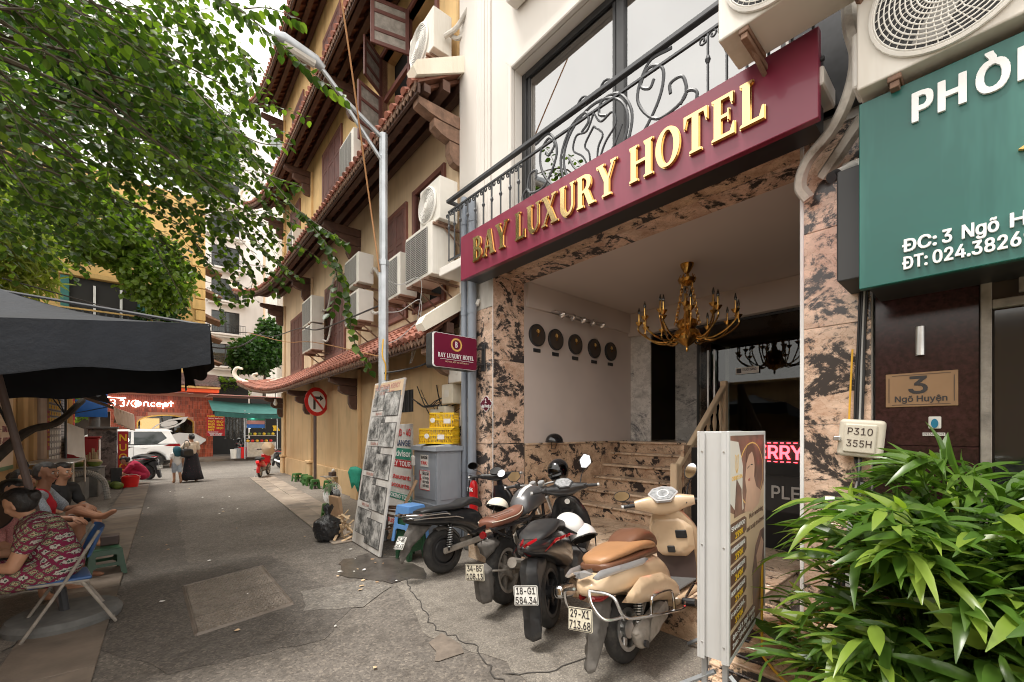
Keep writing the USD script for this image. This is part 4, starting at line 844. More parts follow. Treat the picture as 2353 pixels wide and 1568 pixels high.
# menu poster
po = MB().box((.002, 7.6, .95), (.02, 8.9, 2.45)).build('poster', M['beige_print'], left, False)
t_ = MB(); put_text(t_, 'Cafe', .22, (.022, 8.25, 2.1), (0, 1, 0), V, .002); put_text(t_, 'NUOC - TRAI CAY', .10, (.022, 8.25, 1.62), (0, 1, 0), V, .002, True, 'c', 1.1); put_text(t_, 'FRUIT JUICES', .10, (.022, 8.25, 1.42), (0, 1, 0), V, .002, True, 'c', 1.1); t_.build('lettering', M['ink_maroon'], po)
MB().box((.021, 7.6, .95), (.023, 8.9, 1.02)).build('green_band', M['stool_green'], po, False)
tag(MB().tube([lw(.12, 10.55, .9), lw(.12, 10.55, 3.2)], .085, 10).build('duct_pipe', M['beige_canvas']), 'ribbed brown duct running up the left wall', 'pipe')
# corrugated hose and low counter of concrete
ct = thing('street_counter', 'low grey concrete counter with a steel table top by the left wall', 'counter', M=LT)
MB().box((.15, 8.6, 0), (.75, 11.6, .52), .02).build('concrete_block', M['concrete_base'], ct); MB().box((.15, 11.7, 0), (.9, 13.2, .66), .02).build('concrete_block', M['concrete_base'], ct)
MB().box((.1, 8.9, 1.0), (.8, 10.6, 1.03), .005).build('table_top', M['steel'], ct)
for x, u in ((.78, 8.95), (.78, 10.55), (.15, 10.55)): MB().cyl((x, u, .5), (x, u, 1.0), .02, 8).build('leg', M['steel'], ct)
hs = MB(); P = spline([lw(.5, 10.9, .62), lw(.8, 11.0, .66), lw(1.05, 11.0, .45), lw(1.12, 11.0, .02)], 16); rr = .055+.010*(np.arange(len(P)) % 2); hs.tube(P, rr, 10)
tag(hs.build('corrugated_hose', M['grille_grey'], None, False), 'thick ribbed grey hose bending down onto the pavement', 'hose')
# white cloth on a pole, awning posts
cp = thing('awning_frame', 'thin dark steel post with angled arms holding the beige awning', 'awning frame')
P0 = lw(.40, 11.2, 0)
MB().cyl(P0, (P0[0], P0[1], 2.5), .022, 8).build('post', M['iron'], cp)
for q in (lw(1.3, 11.4, 2.28), lw(.1, 11.0, 2.6), lw(.1, 12.0, 2.62)): MB().tube([(P0[0], P0[1], 2.0), q], .012, 6).build('arm', M['iron'], cp)
aw = MB(); v = [lw(.1, 9.6, 2.72), lw(.1, 14.0, 2.72), lw(1.45, 14.3, 2.12), lw(1.3, 9.9, 2.16)]
ns = 14; R = []
for i in range(ns+1):
    s = i/ns; a = np.array(v[0])*(1-s)+np.array(v[3])*s; b = np.array(v[1])*(1-s)+np.array(v[2])*s; R.append([a+(b-a)*t+np.array([0, 0, -.06*math.sin(PI*t)]) for t in np.linspace(0, 1, 8)])
R = np.array(R); f_ = skin_rings(R, False, False)[1]; n0 = len(R.reshape(-1, 3)); aw.add((R.reshape(-1, 3), f_)); aw.add((R.reshape(-1, 3)+[0, 0, .012], f_[:, ::-1]))
awo = thing('beige_awning', 'faded beige cloth awning sloping out from the left house', 'awning'); aw.build('canopy', M['beige_canvas'], awo, True)
va = MB(); A, B = np.array(v[3]), np.array(v[2]); R = []
for i in range(40):
    t = i/39; p = A+(B-A)*t; R.append([p, p+[.03*math.sin(t*40), 0, -.16], p+[.05*math.sin(t*40+1), 0, -.33-.16*t]])
va.add((np.array(R).reshape(-1, 3), skin_rings(np.array(R), False, False)[1])); va.build('valance', M['beige_canvas'], awo, True)
wc = MB(); a, b = np.array(lw(.42, 11.25, 1.82)), np.array(lw(.62, 12.0, 1.68)); R = []
for i in range(9):
    t = i/8; p = a+(b-a)*t; R.append([p, p+[.02*math.sin(t*9), 0, -.3], p+[.03*math.sin(t*7), .02, -.72]])
wc.add((np.array(R).reshape(-1, 3), skin_rings(np.array(R), False, False)[1])); tag(wc.build('white_cloth', M['cloth_white'], None, True), 'white cloth hanging from the thin awning post', 'cloth')
# leaning trunk
P = [(-2.3, 9.2, .9), (-1.75, 9.9, 1.6), (-1.42, 10.4, 1.85), (-1.1, 10.9, 2.22)]
tag(MB().tube(spline([lw(.2, 6.4, 1.1), lw(.5, 7.0, 1.62), lw(.75, 7.6, 1.78), lw(.95, 8.6, 2.22)], 6), [.07, .068, .066, .07, .064, .06, .066, .06, .058, .06, .056, .055, .058, .052, .05, .05, .05, .05, .05][:19], 8).build('tree_limb', M['bark_dark']), 'dark sawn off tree limb leaning beside the left wall', 'branch')
# street name signs on a concrete column
col = thing('street_sign', 'blue street name plates on a grey post at the left corner', 'street sign', lw(.5, 15.3, 0))
MB().cyl((0, 0, 0), (0, 0, 4.2), .13, 14).build('post', M['concrete_base'], col)
for z, h_, L1, L2 in ((2.05, .52, 'NGÕ', 'HUYỆN'), (2.62, .38, None, 'LÝ QUỐC SƯ')):
    o = MB().box((-.42, -.16, z), (.30, -.145, z+h_), .004).build('name_plate', M['blue_sign'], col); t_ = MB()
    if L1: put_text(t_, L1, .10, (-.04, -.147, z+.33), (1, 0, 0), V, .004, True)
    put_text(t_, L2, .16, (-.06, -.147, z+.08), (1, 0, 0), V, .004, True, 'c', .62); t_.build('lettering', M['white_paint'], o)
# ---------------- red tiled shop
FY = 29.75
sh = thing('tiled_shop', 'shop faced in red glazed tiles with an arched window and a glowing sign', 'building')
z0, z1, xa, xb = .14, 3.72, -6., 3.35
wal = MB(); pf_ = sbox(xa, z0, xb, z1)
arch = Polygon([(.05, .5)]+[(.05+1.22*(1-math.cos(a)), 2.05+.45*math.sin(a)) for a in np.linspace(0, PI, 16)]+[(2.49, .5)])
door = sbox(-3.4, .14, -.95, 2.6)
pf_ = pf_.difference(arch).difference(door)
FM = np.array([[1, 0, 0, 0], [0, 0, 1, FY], [0, 1, 0, 0], [0, 0, 0, 1.]])
obj('wall', extr(pf_, .25, FM), M['grout'], sh, False); MB().box((xa, FY+1.2, z0), (xb, FY+1.4, z1)).build('shop_interior', M['brown_room'], sh)
from shapely.prepared import prep
pp = prep(pf_.buffer(.01)); tl = MB(); nt = 0; tw, th_ = .075, .225
cells = []
for j in range(int((z1-z0)/th_)):
    for i in range(int((xb+1.2)/tw)):
        x, z = xb-(i+1)*tw, z0+j*th_
        if pp.contains(sbox(x, z, x+tw, z+th_)): cells.append((x, z))
cells.sort(key=lambda c: (c[0]-1.8)**2+(c[1]-1.4)**2)
for k, (x, z) in enumerate(cells):
    m = bx((x+.004, FY-.012, z+.004), (x+tw-.004, FY+.002, z+th_-.004), .003)
    if k < 300: obj('glazed_tile', m, M['red_tile'], sh, False)
    else: tl.add(m)
tag(tl.build('glazed_tiles', M['red_tile'], sh, False), kind='stuff')
MB().box((xa, FY-.75, 3.72), (xb+.15, FY-.02, 3.78), .01).build('soffit', M['red_paint'], sh); MB().box((xa, FY-.80, 3.74), (xb+.2, FY-.75, 3.94), .01).build('orange_fascia', M['orange_band'], sh); MB().box((xa, FY-.9, 3.95), (xb+.25, FY-.6, 4.08), .02).build('gutter', M['ochre'], sh)
rows = 9; rt_ = MB(); cnt = 0
for j in range(rows):
    for i in range(int((xb+6.2)/.16)):
        x = xb+.2-.16*(i+1)+(.08 if j % 2 else 0); y = FY-.92+.16*j; z = 4.09+.085*j
        m = extr(Polygon([(0, 0), (.075, -.05), (.15, 0), (.15, .2), (0, .2)]), .02, trs((x, y, z+.01), x=28))
        if x > -1.5 and j < 5 and cnt < 150: obj('roof_tile', m, M['roof_tile_old'], sh, False); cnt += 1
        else: rt_.add(m)
tag(rt_.build('roof_tiles', M['roof_tile_old'], sh, False), kind='stuff')
MB().add((np.array([(xa, FY-.92, 4.07), (xb+.25, FY-.92, 4.07), (xb+.25, FY+.6, 4.88), (xa, FY+.6, 4.88)]), np.array([[0, 1, 2], [0, 2, 3]]))).build('roof_deck', M['roof_tile_old'], sh, False)
wn = MB(); wn.add(extr(arch.difference(arch.buffer(-.07)), .1, FM @ trs((0, 0, .05)))); wo = wn.build('window_frame', M['brass'], sh); obj('pane', extr(arch.buffer(-.06), .01, FM @ trs((0, 0, .1))), M['dark_glass'], wo, False)
MB().box((.2, FY+.7, 1.5), (1.0, FY+.72, 2.3)).build('lit_panel', M['shop_glow'], sh, False)
# eye emblem of grey panels in front of the window
em = MB(); eye = Polygon([(-.85, -.42), (-.5, -.05), (0, .22), (.55, .36), (.85, .40), (.7, .12), (.3, -.16), (-.3, -.36)]); inn = affinity.scale(eye, .74, .62).difference(Polygon([(9, 9), (9, 8), (8, 9)]))
em.add(extr(eye.difference(inn), .06, plane_M((1.35, FY-.12, 2.0), (1, 0, 0), V) )); emo = em.build('eye_outline', M['far_white'], sh); em = MB(); em.add(extr(affinity.rotate(affinity.scale(Point(0, 0).buffer(.3), 1.25, .42), 16), .06, plane_M((1.38, FY-.12, 2.0), (1, 0, 0), V))); em.build('eye_pupil', M['far_white'], sh)
pg = Polygon([(-.95, .15), (-.8, .3), (-.3, .46), (.4, .42), (.9, .1), (.9, 0), (.4, -.4), (-.3, -.42), (-.7, -.22), (-.65, -.1), (-.82, -.02), (-.75, .08)]); MB().add(extr(pg, .05, plane_M((2.1, FY-.12, 1.05), (1, 0, 0), V))).build('grey_shape', M['far_white'], sh)
# neon lettering
ne = MB(); z_ = 3.0
def stroke(pts, r=.022): ne.tube([(x, FY-.1, z) for x, z in pts], r, 6)
circ = lambda cx, cz, r, a0, a1, n=14: [(cx+r*math.cos(a), cz+r*math.sin(a)) for a in np.linspace(a0, a1, n)]
stroke([(-1.25, 3.05), (-1.15, 3.28), (-1.1, 3.28)]); stroke([(-1.05, 3.32), (-.35, 3.30)])
for cx in (-.85, -.5):
    stroke(circ(cx, 3.13, .085, PI*.85, -PI*.5)); stroke(circ(cx, 2.96, .085, PI*.5, -PI*.85))
stroke([(-.32, 2.9), (-.22, 3.2)]); stroke(circ(.02, 3.04, .17, .9, 2*PI-.9, 22)); stroke(circ(.12, 3.04, .12, 0, 2*PI, 20)); ne.add(extr(Point(0, 0).buffer(.09), .02, plane_M((.13, FY-.1, 3.04), (1, 0, 0), V)))
stroke([(.34, 2.92), (.34, 3.1)]); stroke(circ(.43, 3.05, .09, PI, 0)); stroke([(.52, 3.05), (.52, 2.92), (.57, 2.92)])
stroke(circ(.72, 3.02, .10, .8, 2*PI-.8)); stroke([(.86, 3.02), (1.04, 3.02)]+circ(.95, 3.02, .1, 0, 2*PI-.9)); stroke([(1.13, 2.8), (1.13, 3.1)]); stroke(circ(1.23, 3.02, .10, 0, 2*PI)); ne.add(extr(Point(0, 0).buffer(.08), .02, plane_M((1.24, FY-.1, 3.02), (1, 0, 0), V))); stroke([(1.46, 3.24), (1.46, 2.92)]); stroke([(1.36, 3.12), (1.58, 3.12)])
ne.build('neon_sign', M['neon_white'], sh)
# menu board FAMILY PHO
fp = thing('menu_board', 'maroon noodle menu board with yellow lettering at the shop corner', 'sign', (3.02, FY-.35, 1.32))
MB().box((0, 0, 0), (.86, .03, 1.22), .005).build('board', M['red_sign'], fp); t_ = MB(); U2 = (1, 0, 0)
put_text(t_, 'FAMILY PHO', .10, (.43, -.002, 1.08), U2, V, .004, True, 'c', .78)
for k, s in enumerate(('PHỞ', 'BÚN', 'MIẾN', 'MỲ')): put_text(t_, s, .11, (.22, -.002, .78-.16*k), U2, V, .004, True, 'c', .3)
for k, s in enumerate(('BÒ', 'GÀ', 'MỌC')): put_text(t_, s, .11, (.63, -.002, .76-.18*k), U2, V, .004, True, 'c', .32)
t_.build('lettering', M['yellow_print'], fp)
t_ = MB(); put_text(t_, '200 LÝ QUỐC SƯ', .06, (.43, -.002, .97), U2, V, .004, True, 'c', .7); put_text(t_, 'NOODLE SOUP', .05, (.3, -.002, .2), U2, V, .004, True); put_text(t_, 'NOODLE MIX BEEF', .05, (.43, -.002, .12), U2, V, .004, True); put_text(t_, 'WELCOME', .08, (.43, -.002, .02), U2, V, .004, True); t_.build('small_lettering', M['white_paint'], fp)
# ochre house above the shop
oc = thing('ochre_house', 'ochre yellow house behind the shop with a dark shuttered balcony window', 'building')
MB().box((-9, FY+.7, 4.6), (3.0, FY+9, 15)).build('wall', M['ochre'], oc)
for k in range(16): MB().box((2.45+(.15 if k % 2 else 0), FY+.62, 4.9+.62*k), (3.06, FY+.9, 5.46+.62*k), .01).build('corner_stone', M['ochre'], oc)
wo = MB().box((-2.6, FY+.66, 7.1), (.3, FY+.70, 9.3)).build('window', M['dark_room'], oc)
for x in (-2.75, .1): MB().box((x, FY+.55, 7.1), (x+.3, FY+.66, 9.3), .01).build('shutter', M['teal_canvas'], wo)
for x in (-1.6, -.6): MB().box((x, FY+.6, 7.1), (x+.1, FY+.66, 9.0), .005).build('mullion', M['white_paint'], wo)
MB().box((-3, FY+.5, 9.35), (.6, FY+.7, 9.6), .02).build('lintel', M['ochre'], oc); MB().box((-3.2, FY+.1, 6.85), (.8, FY+.7, 7.05), .02).build('balcony', M['ochre'], oc)
for k in range(14): MB().box((-3.1+.28*k, FY+.14, 6.9), (-3.04+.28*k, FY+.2, 7.6)).build('balcony_bar', M['iron'], oc)
MB().box((-3.2, FY+.12, 7.6), (.8, FY+.22, 7.68), .01).build('balcony_rail', M['ochre'], oc)
for k, z in enumerate((5.9, 7.3, 8.4, 9.9, 11.3)): MB().add(extr(Polygon([(0, 0), (.9, -.25), (.9, -.18), (0, .2)]), 1.4, np.array([[1, 0, 0, 3.06], [0, 0, 1, FY+1.2], [0, 1, 0, z], [0, 0, 0, 1.]]))).build('side_canopy', M['old_wood'], oc)
# far white apartment block
fw_ = thing('apartment_block', 'pale multi storey apartment block with black railed balconies far behind', 'building')
by = 54.; bx0, bx1 = 4.5, 19.
wins = []; poly = sbox(bx0, 0, bx1, 34)
for f in range(9):
    zb = 5.0+3.45*f
    for xc in (7.2, 12.1, 15.8): wins.append((xc-(1.25 if xc < 8 else .7), zb, xc+(1.25 if xc < 8 else .7), zb+2.35))
for q in wins: poly = poly.difference(sbox(*q))
obj('wall', extr(poly, .4, np.array([[1, 0, 0, 0], [0, 0, 1, by], [0, 1, 0, 0], [0, 0, 0, 1.]])), M['far_white'], fw_, False)
MB().box((bx0, by+.8, 0), (bx1, by+1, 34)).build('interior', M['curtain'], fw_)
for q in wins:
    m = MB(); x0, z0_, x1, z1_ = q
    for a in (x0, (x0+x1)/2, x1): m.box((a-.05, by+.1, z0_), (a+.05, by+.2, z1_))
    m.box((x0, by+.1, z1_-.08), (x1, by+.2, z1_)); m.box((x0, by+.1, z0_), (x1, by+.2, z0_+.08)); o = m.build('window', M['black_metal'], fw_, False); obj('pane', bx((x0, by+.14, z0_), (x1, by+.15, z1_)), M['dark_glass'], o, False)
    if x0 < 8:
        b = MB(); b.box((x0-.5, by-.75, z0_-.3), (x1+.5, by, z0_-.08), .04); b.box((x0-.35, by-.6, z0_-.5), (x1+.35, by, z0_-.3), .04); b.build('balcony', M['far_white'], fw_)
        r_ = MB(); r_.box((x0-.45, by-.7, z0_+.85), (x1+.45, by-.65, z0_+.9))
        for k in range(17): x = x0-.42+(x1-x0+.84)*k/16; r_.box((x-.012, by-.69, z0_-.08), (x+.012, by-.665, z0_+.85))
        r_.build('balcony_rail', M['black_metal'], fw_, False)
dl = MB().add(extr(Polygon([(5.9, 0), (5.9, 3.2)]+[(7.4-1.5*math.cos(a), 3.2+1.0*math.sin(a)) for a in np.linspace(0, PI, 12)]+[(8.9, 0)]), .1, np.array([[1, 0, 0, 0], [0, 0, 1, by-.12], [0, 1, 0, 0], [0, 0, 0, 1.]]))).build('arched_doorway', M['dark_room'], fw_, False)
op = thing('peach_tenement', 'weathered peach tenement with a grey side squeezed beside the white block', 'building')
MB().box((9.9, 41, 0), (18, 50, 20)).build('wall', M['old_peach'], op); MB().box((9.3, 41.5, 0), (9.9, 46, 22)).build('grey_side', M['dirty_white'], op)
for k in range(5):
    o = MB().box((11.0, 40.94, 5+3.3*k), (12.1, 41.02, 7+3.3*k)).build('window', M['dark_room'], op); MB().box((10.9, 40.6, 4.8+3.3*k), (12.2, 40.95, 4.95+3.3*k)).build('sill', M['dirty_white'], op)
    for j in range(6): MB().box((11.05+.2*j, 40.9, 5+3.3*k), (11.08+.2*j, 40.93, 7+3.3*k)).build('bar', M['white_paint'], o)
# ---------------- hotel sign board
XS = 3.25
hs_ = thing('hotel_sign', 'long maroon sign board with raised gold serif capitals over the hotel entrance', 'sign')
MB().box((XS, .74, 3.64), (XS+.06, 4.71, 4.22), .004).build('board', M['sign_maroon'], hs_); MB().box((XS+.061, .78, 3.66), (XS+.3, 4.69, 4.2)).build('back_frame', M['black_metal'], hs_)
S_ = 'BAY LUXURY HOTEL'; tot = serif_width(S_); kx = 3.39/tot; y = 4.40; lh = .305
for c in S_:
    gl, w_ = serif(c)
    if c != ' ':
        g2 = affinity.scale(gl, kx, lh, origin=(0, 0))
        MB().add(extr(g2.buffer(.006), .014, plane_M((XS-.006, y, 3.785), U, V))).add(extr(g2, .035, plane_M((XS-.002, y, 3.785), U, V))).build('letter', M['gold'], hs_, False)
    y -= (w_+.06)*kx
# ---------------- blade sign
bs = thing('projecting_sign', 'small maroon projecting sign with round letter emblem on the left granite pillar', 'sign', (0, 4.75, 0))
rr_ = lambda x0, z0, x1, z1, r: sbox(x0+r, z0+r, x1-r, z1-r).buffer(r)
PX = plane_M((0, 0, 0), (1, 0, 0), V)
MB().add(extr(rr_(2.79, 2.45, 3.49, 2.90, .04), .14, plane_M((0, .07, 0), (1, 0, 0), V))).build('casing', M['black_plastic'], bs); MB().add(extr(rr_(2.795, 2.455, 3.485, 2.895, .04), .010, plane_M((0, -.071, 0), (1, 0, 0), V))).build('white_rim', M['white_paint'], bs)
MB().add(extr(rr_(2.815, 2.462, 3.48, 2.888, .035), .006, plane_M((0, -.082, 0), (1, 0, 0), V))).build('face', M['sign_maroon2'], bs)
o_ = (3.15, -.0885, 2.765); rg_ = MB()
for k in range(30): a = k*2*PI/30; rg_.add(extr(Point(0, 0).buffer(.0095), .003, plane_M((3.15+.078*math.cos(a), -.0885, 2.765+.078*math.sin(a)), (1, 0, 0), V)))
rg_.add(extr(Point(0, 0).buffer(.069).difference(Point(0, 0).buffer(.064)), .003, plane_M(o_, (1, 0, 0), V))); rg_.build('emblem_ring', M['gold_print'], bs, False)
t_ = MB(); t_.add(extr(affinity.scale(serif('B')[0], .055, .075, origin=(0, 0)), .003, plane_M((3.128, -.0885, 2.73), (1, 0, 0), V)))
kx = .56/tot; x = 2.87
for c in S_:
    gl, w_ = serif(c)
    if c != ' ': t_.add(extr(affinity.scale(gl, kx, .056, origin=(0, 0)), .003, plane_M((x, -.0885, 2.585), (1, 0, 0), V)))
    x += (w_+.06)*kx
t_.box((2.9, -.091, 2.562), (3.42, -.0885, 2.566)); t_.build('lettering', M['white_paint'], bs, False)
t_ = MB(); put_text(t_, 'MỘT NƠI, MỘT THẾ GIỚI KHÁC !', .018, (3.16, -.0885, 2.525), (1, 0, 0), V, .002, False, 'c', .36); t_.build('small_lettering', M['beige_print'], bs, False)
for z in (2.56, 2.78): MB().cyl((3.48, 0, z), (3.69, 0, z), .016, 8).build('arm', M['black_metal'], bs)
MB().box((3.66, -.03, 2.48), (3.70, .05, 2.86), .005).build('wall_plate', M['black_metal'], bs)
# number plaque 1
pq = thing('number_plaque', 'little maroon house number plaque on the left granite pillar', 'plaque', (3.676, 4.70, 2.02))
sh_ = union_all([sbox(-.10, -.06, .10, .06), Point(-.10, 0).buffer(.035), Point(.10, 0).buffer(.035), sbox(-.06, -.085, .06, .085), Point(0, .06).buffer(.05), Point(0, -.06).buffer(.05)])
PM_ = plane_M((0, 0, 0), U, V); MB().add(extr(sh_, .008, PM_)).build('rim', M['white_paint'], pq); MB().add(extr(sh_.buffer(-.010), .011, PM_)).build('plate', M['sign_maroon2'], pq)
t_ = MB(); put_text(t_, '1', .06, (-.0115, 0, .01), U, V, .003, True); put_text(t_, 'Ngõ Huyện', .038, (-.0115, 0, -.05), U, V, .003, True, 'c', .17); t_.build('lettering', M['white_paint'], pq)
# ---------------- clocks, spot lights and chandelier in the lobby
for k, (x, z) in enumerate(((4.52, 3.075), (4.93, 3.065), (5.40, 3.055), (5.90, 3.05), (6.37, 3.055))):
    ck_ = thing('wall_clock', ['first dark round wall clock nearest the street', 'second dark round wall clock from the street', 'middle dark round wall clock of the five', 'fourth dark round wall clock from the street', 'last dark round wall clock beside the marble'][k], 'clock', (x, YR-.002, z), group='row of five lobby wall clocks')
    MB().add(lathe([(0, 0), (.165, 0), (.165, .03), (.15, .04), (.145, .03), (0, .03)], 32, trs(x=90))).build('case', M['black_plastic'], ck_); MB().add(lathe([(0, .0305), (.148, .0305), (.148, .032), (0, .032)], 32, trs(x=90))).build('face', M['brown_room'], ck_)
    MB().box((-.004, -.036, -.03), (.004, -.034, .11), M=trs(y=35+9*k)).build('hand', M['brass'], ck_); MB().box((-.005, -.039, -.02), (.005, -.037, .08), M=trs(y=-20)).build('hand', M['brass'], ck_); MB().add(lathe([(0, .033), (.03, .033), (.03, .036), (0, .036)], 14, trs((0, 0, .06), x=90))).build('emblem', M['gold_print'], ck_)
    MB().box((-.075, -.015, -.255), (.075, 0, -.2), .004).build('city_plate', M['black_plastic'], ck_); t_ = MB(); put_text(t_, ['HANOI', 'TOKYO', 'SYDNEY', 'PARIS', 'NEW YORK'][k] if False else 'TIME', .02, (0, -.0155, -.238), (1, 0, 0), V, .002); 
sl_ = thing('spot_light_rail', 'chrome ceiling rail with five small spot lights above the clocks', 'lamp', (5.4, YR-.12, 3.46))
MB().box((-.62, -.02, 0), (.62, .1, .02), .004).build('rail', M['chrome'], sl_)
for k in range(5): MB().add(lathe([(0, 0), (.045, .0), (.05, .05), (.035, .085), (0, .09)], 12, trs((-.5+.25*k, -.03, -.06), x=60, y=20*(-1)**k))).build('spot', M['chrome'], sl_)
ch = thing('chandelier', 'ornate gold chandelier with candle bulbs hanging in the lobby', 'chandelier', (5.4, 2.66, 3.82))
MB().add(lathe([(0, 0), (.085, 0), (.08, -.03), (.05, -.09), (.03, -.12), (0, -.13)][::-1], 18)).build('ceiling_rose', M['brass'], ch)
MB().add(lathe([(0, -.29), (.04, -.28), (.10, -.24), (.115, -.2), (.09, -.19), (.03, -.17), (0, -.16)], 16)).tube([(0, 0, -.12), (0, 0, -.18)], .012, 6).build('crown', M['brass'], ch)
for k in range(10): a = k*2*PI/10; MB().add(extr(Polygon([(-.016, 0), (.016, 0), (0, .06)]), .006, trs((.105*math.cos(a), .105*math.sin(a), -.205), z=math.degrees(a)+90) @ trs(x=72))).build('crown_leaf', M['brass'], ch, False)
for k in range(3):
    a = k*2*PI/3+.5; c = MB()
    for j in range(13):
        t = j/12; q = np.array([(.06+.10*t)*math.cos(a), (.06+.10*t)*math.sin(a), -.27-.52*t]); ud = np.array([math.cos(a+PI/2*(j % 2)), math.sin(a+PI/2*(j % 2)), 0])
        c.add(tube([q+ud*.018*math.cos(g)+np.array([0, 0, .03*math.sin(g)]) for g in np.linspace(0, 2*PI, 9)[:-1]], .006, 5, closed=True))
    tag(c.build('chain', M['brass'], ch), kind='stuff')
MB().add(lathe([(0, -1.15), (.012, -1.14), (.02, -1.11), (.012, -1.08), (.06, -1.05), (.14, -.99), (.165, -.93), (.15, -.88), (.10, -.84), (.13, -.80), (.12, -.74), (.05, -.70), (.03, -.62), (.045, -.58), (.03, -.5), (0, -.48)], 20)).build('bowl', M['brass'], ch)
for k in range(18):
    inner = k >= 12; a = (k % 12)*2*PI/12+(.26 if inner else 0) if not inner else (k-12)*2*PI/6+.4
    R_ = .36 if inner else .60; z0 = -.62 if inner else -.74; d_ = np.array([math.cos(a), math.sin(a), 0]); q = lambda r, z: d_*r+np.array([0, 0, z])
    MB().tube(spline([q(.10, -.86), q(R_*.4, -1.0), q(R_*.72, -.97), q(R_, z0-.10), q(R_, z0)], 6), .011, 6).add(lathe([(0, -.02), (.02, -.02), (.045, .015), (.05, .025), (0, .02)], 10, trs(q(R_, z0)))).build('arm', M['brass'], ch)
    MB().cyl(q(R_, z0+.02), q(R_, z0+.13), .012, 8).build('candle', M['brass'], ch); MB().add(lathe([(0, .13), (.014, .135), (.019, .16), (.012, .19), (.003, .22), (0, .222)], 8, trs(q(R_, z0)))).build('bulb', M['visor'], ch)
# ---------------- red LED sign and lettering in the basement entrance
ld = thing('led_sign', 'red glowing LED letter sign in the dark entrance beside the right pillar', 'sign', (4.6, 1.47, 0))
MB().box((0, -.5, 1.33), (.04, .35, 1.55), .004).build('panel', M['black_plastic'], ld); t_ = MB(); put_text(t_, 'CHERRY', .125, (-.004, 0, 1.378), U, V, .006, True, 'c', .62); t_.build('glowing_lettering', M['led_red'], ld)
for z in (1.345, 1.525):
    for k in range(15): MB().box((-.006, -.48+.055*k, z), (-.001, -.45+.055*k, z+.008)).build('light_bar', M['led_red'], ld, False)
nt2 = thing('window_lettering', 'dark board with pale capital letters below the LED sign', 'sign', (4.75, 1.45, 0)); MB().box((0, -.6, .85), (.03, .45, 1.2)).build('board', M['dark_room'], nt2); t_ = MB(); put_text(t_, 'OPEN PLEASE', .12, (-.004, -.02, .98), U, V, .004, True, 'c', .95); t_.build('lettering', M['grille_grey'], nt2)
# ---------------- pipes, cabinet, crates
for (x, y, r, z1, lab) in ((3.56, 5.07, .045, 5.0, 'thinner of two grey drain pipes beside the left pillar'), (3.585, 4.915, .062, 4.9, 'thicker of two grey drain pipes beside the left pillar')):
    p = thing('drain_pipe', lab, 'pipe', (x, y, 0)); MB().cyl((0, 0, 0), (0, 0, z1), r, 14).build('pipe', M['pipe_grey'], p)
    for z in (1.05, 3.3, 4.6): MB().cyl((0, 0, z), (0, 0, z+.12), r+.006, 14).build('socket', M['pipe_grey'], p)
cb = thing('electric_cabinet', 'grey steel electricity cabinet with warning labels beside the drain pipes', 'cabinet')
x0, x1, y0, y1 = 3.10, 3.50, 5.06, 5.70
MB().box((x0+.03, y0+.03, 0), (x1-.03, y1-.03, .12)).build('plinth', M['concrete_base'], cb); MB().box((x0-.03, y0-.02, .56), (x1+.02, y1+.03, .62), .006).build('flange', M['cabinet_grey'], cb); MB().box((x0, y0, .12), (x1, y1, 1.36), .006).build('body', M['cabinet_grey'], cb)
MB().add(trimesh.convex.convex_hull(np.array([(x0-.04, y0-.03, 1.361), (x1+.02, y0-.03, 1.361), (x1+.02, y1+.04, 1.361), (x0-.04, y1+.04, 1.361), (x0-.03, y0-.02, 1.42), (x1+.02, y0-.02, 1.42), (x1+.02, y1+.03, 1.42), (x0-.03, y1+.03, 1.42), ((x0+x1)/2, y0, 1.455), ((x0+x1)/2, y1, 1.455)]))).build('lid', M['cabinet_grey'], cb, 20)
MB().box((x0-.008, y0+.03, .68), (x0-.001, y1-.03, 1.33), .002).build('door', M['cabinet_grey'], cb); MB().box((x0+.05, y0-.007, .68), (x1-.05, y0-.001, 1.33), .002).build('door', M['cabinet_grey'], cb); MB().box((x0-.06, y1-.07, 1.12), (x0-.009, y1+.01, 1.28), .02).build('hinge_box', M['dirty_white'], cb); MB().tube([(x0-.01, y1-.06, .98), (x0-.05, y1-.06, .98), (x0-.05, y1-.06, .9)], .010, 6).build('handle', M['steel'], cb)
for z0, h_, ya, yb_, lines in ((1.13, .17, 5.28, 5.49, (('TBA PHỦ DOÃN', .11, .042, 'ink'), ('TỦ PD/PL7', .03, .045, 'ink_red'))), (.80, .28, 5.23, 5.51, (('CẤM LẠI GẦN !', .215, .042, 'ink'), ('CÓ ĐIỆN', .155, .03, 'ink'), ('NGUY HIỂM', .10, .03, 'ink'), ('CHẾT NGƯỜI', .045, .03, 'ink')))):
    pl = MB().box((x0-.013, ya, z0), (x0-.009, yb_, z0+h_)).build('warning_label', M['paper'], cb, False)
    for m_ in ('ink', 'ink_red'):
        t_ = MB(); n_ = 0
        for s, dz, hh, mm in lines:
            if mm == m_: put_text(t_, s, hh, (x0-.0135, (ya+yb_)/2-(.03 if h_ > .2 else 0), z0+dz), U, V, .002, True, 'c', (yb_-ya)*(.85 if h_ < .2 else .6 if dz < .2 else .66)); n_ += 1
        if m_ == 'ink_red' and h_ > .2:
            t_.add(extr(Polygon([(.02, .20), (.045, .20), (.035, .14), (.055, .14), (.02, .04), (.028, .115), (.012, .115)]), .002, plane_M((x0-.0135, yb_, z0+.02), U, V))); n_ += 1
            for q in (sbox(0, 0, .28, .008), sbox(0, .272, .28, .28), sbox(0, 0, .008, .28), sbox(.272, 0, .28, .28)): t_.add(extr(q, .002, plane_M((x0-.0132, yb_, z0), U, V)))
        if n_: t_.build('lettering', M[m_], pl, False)
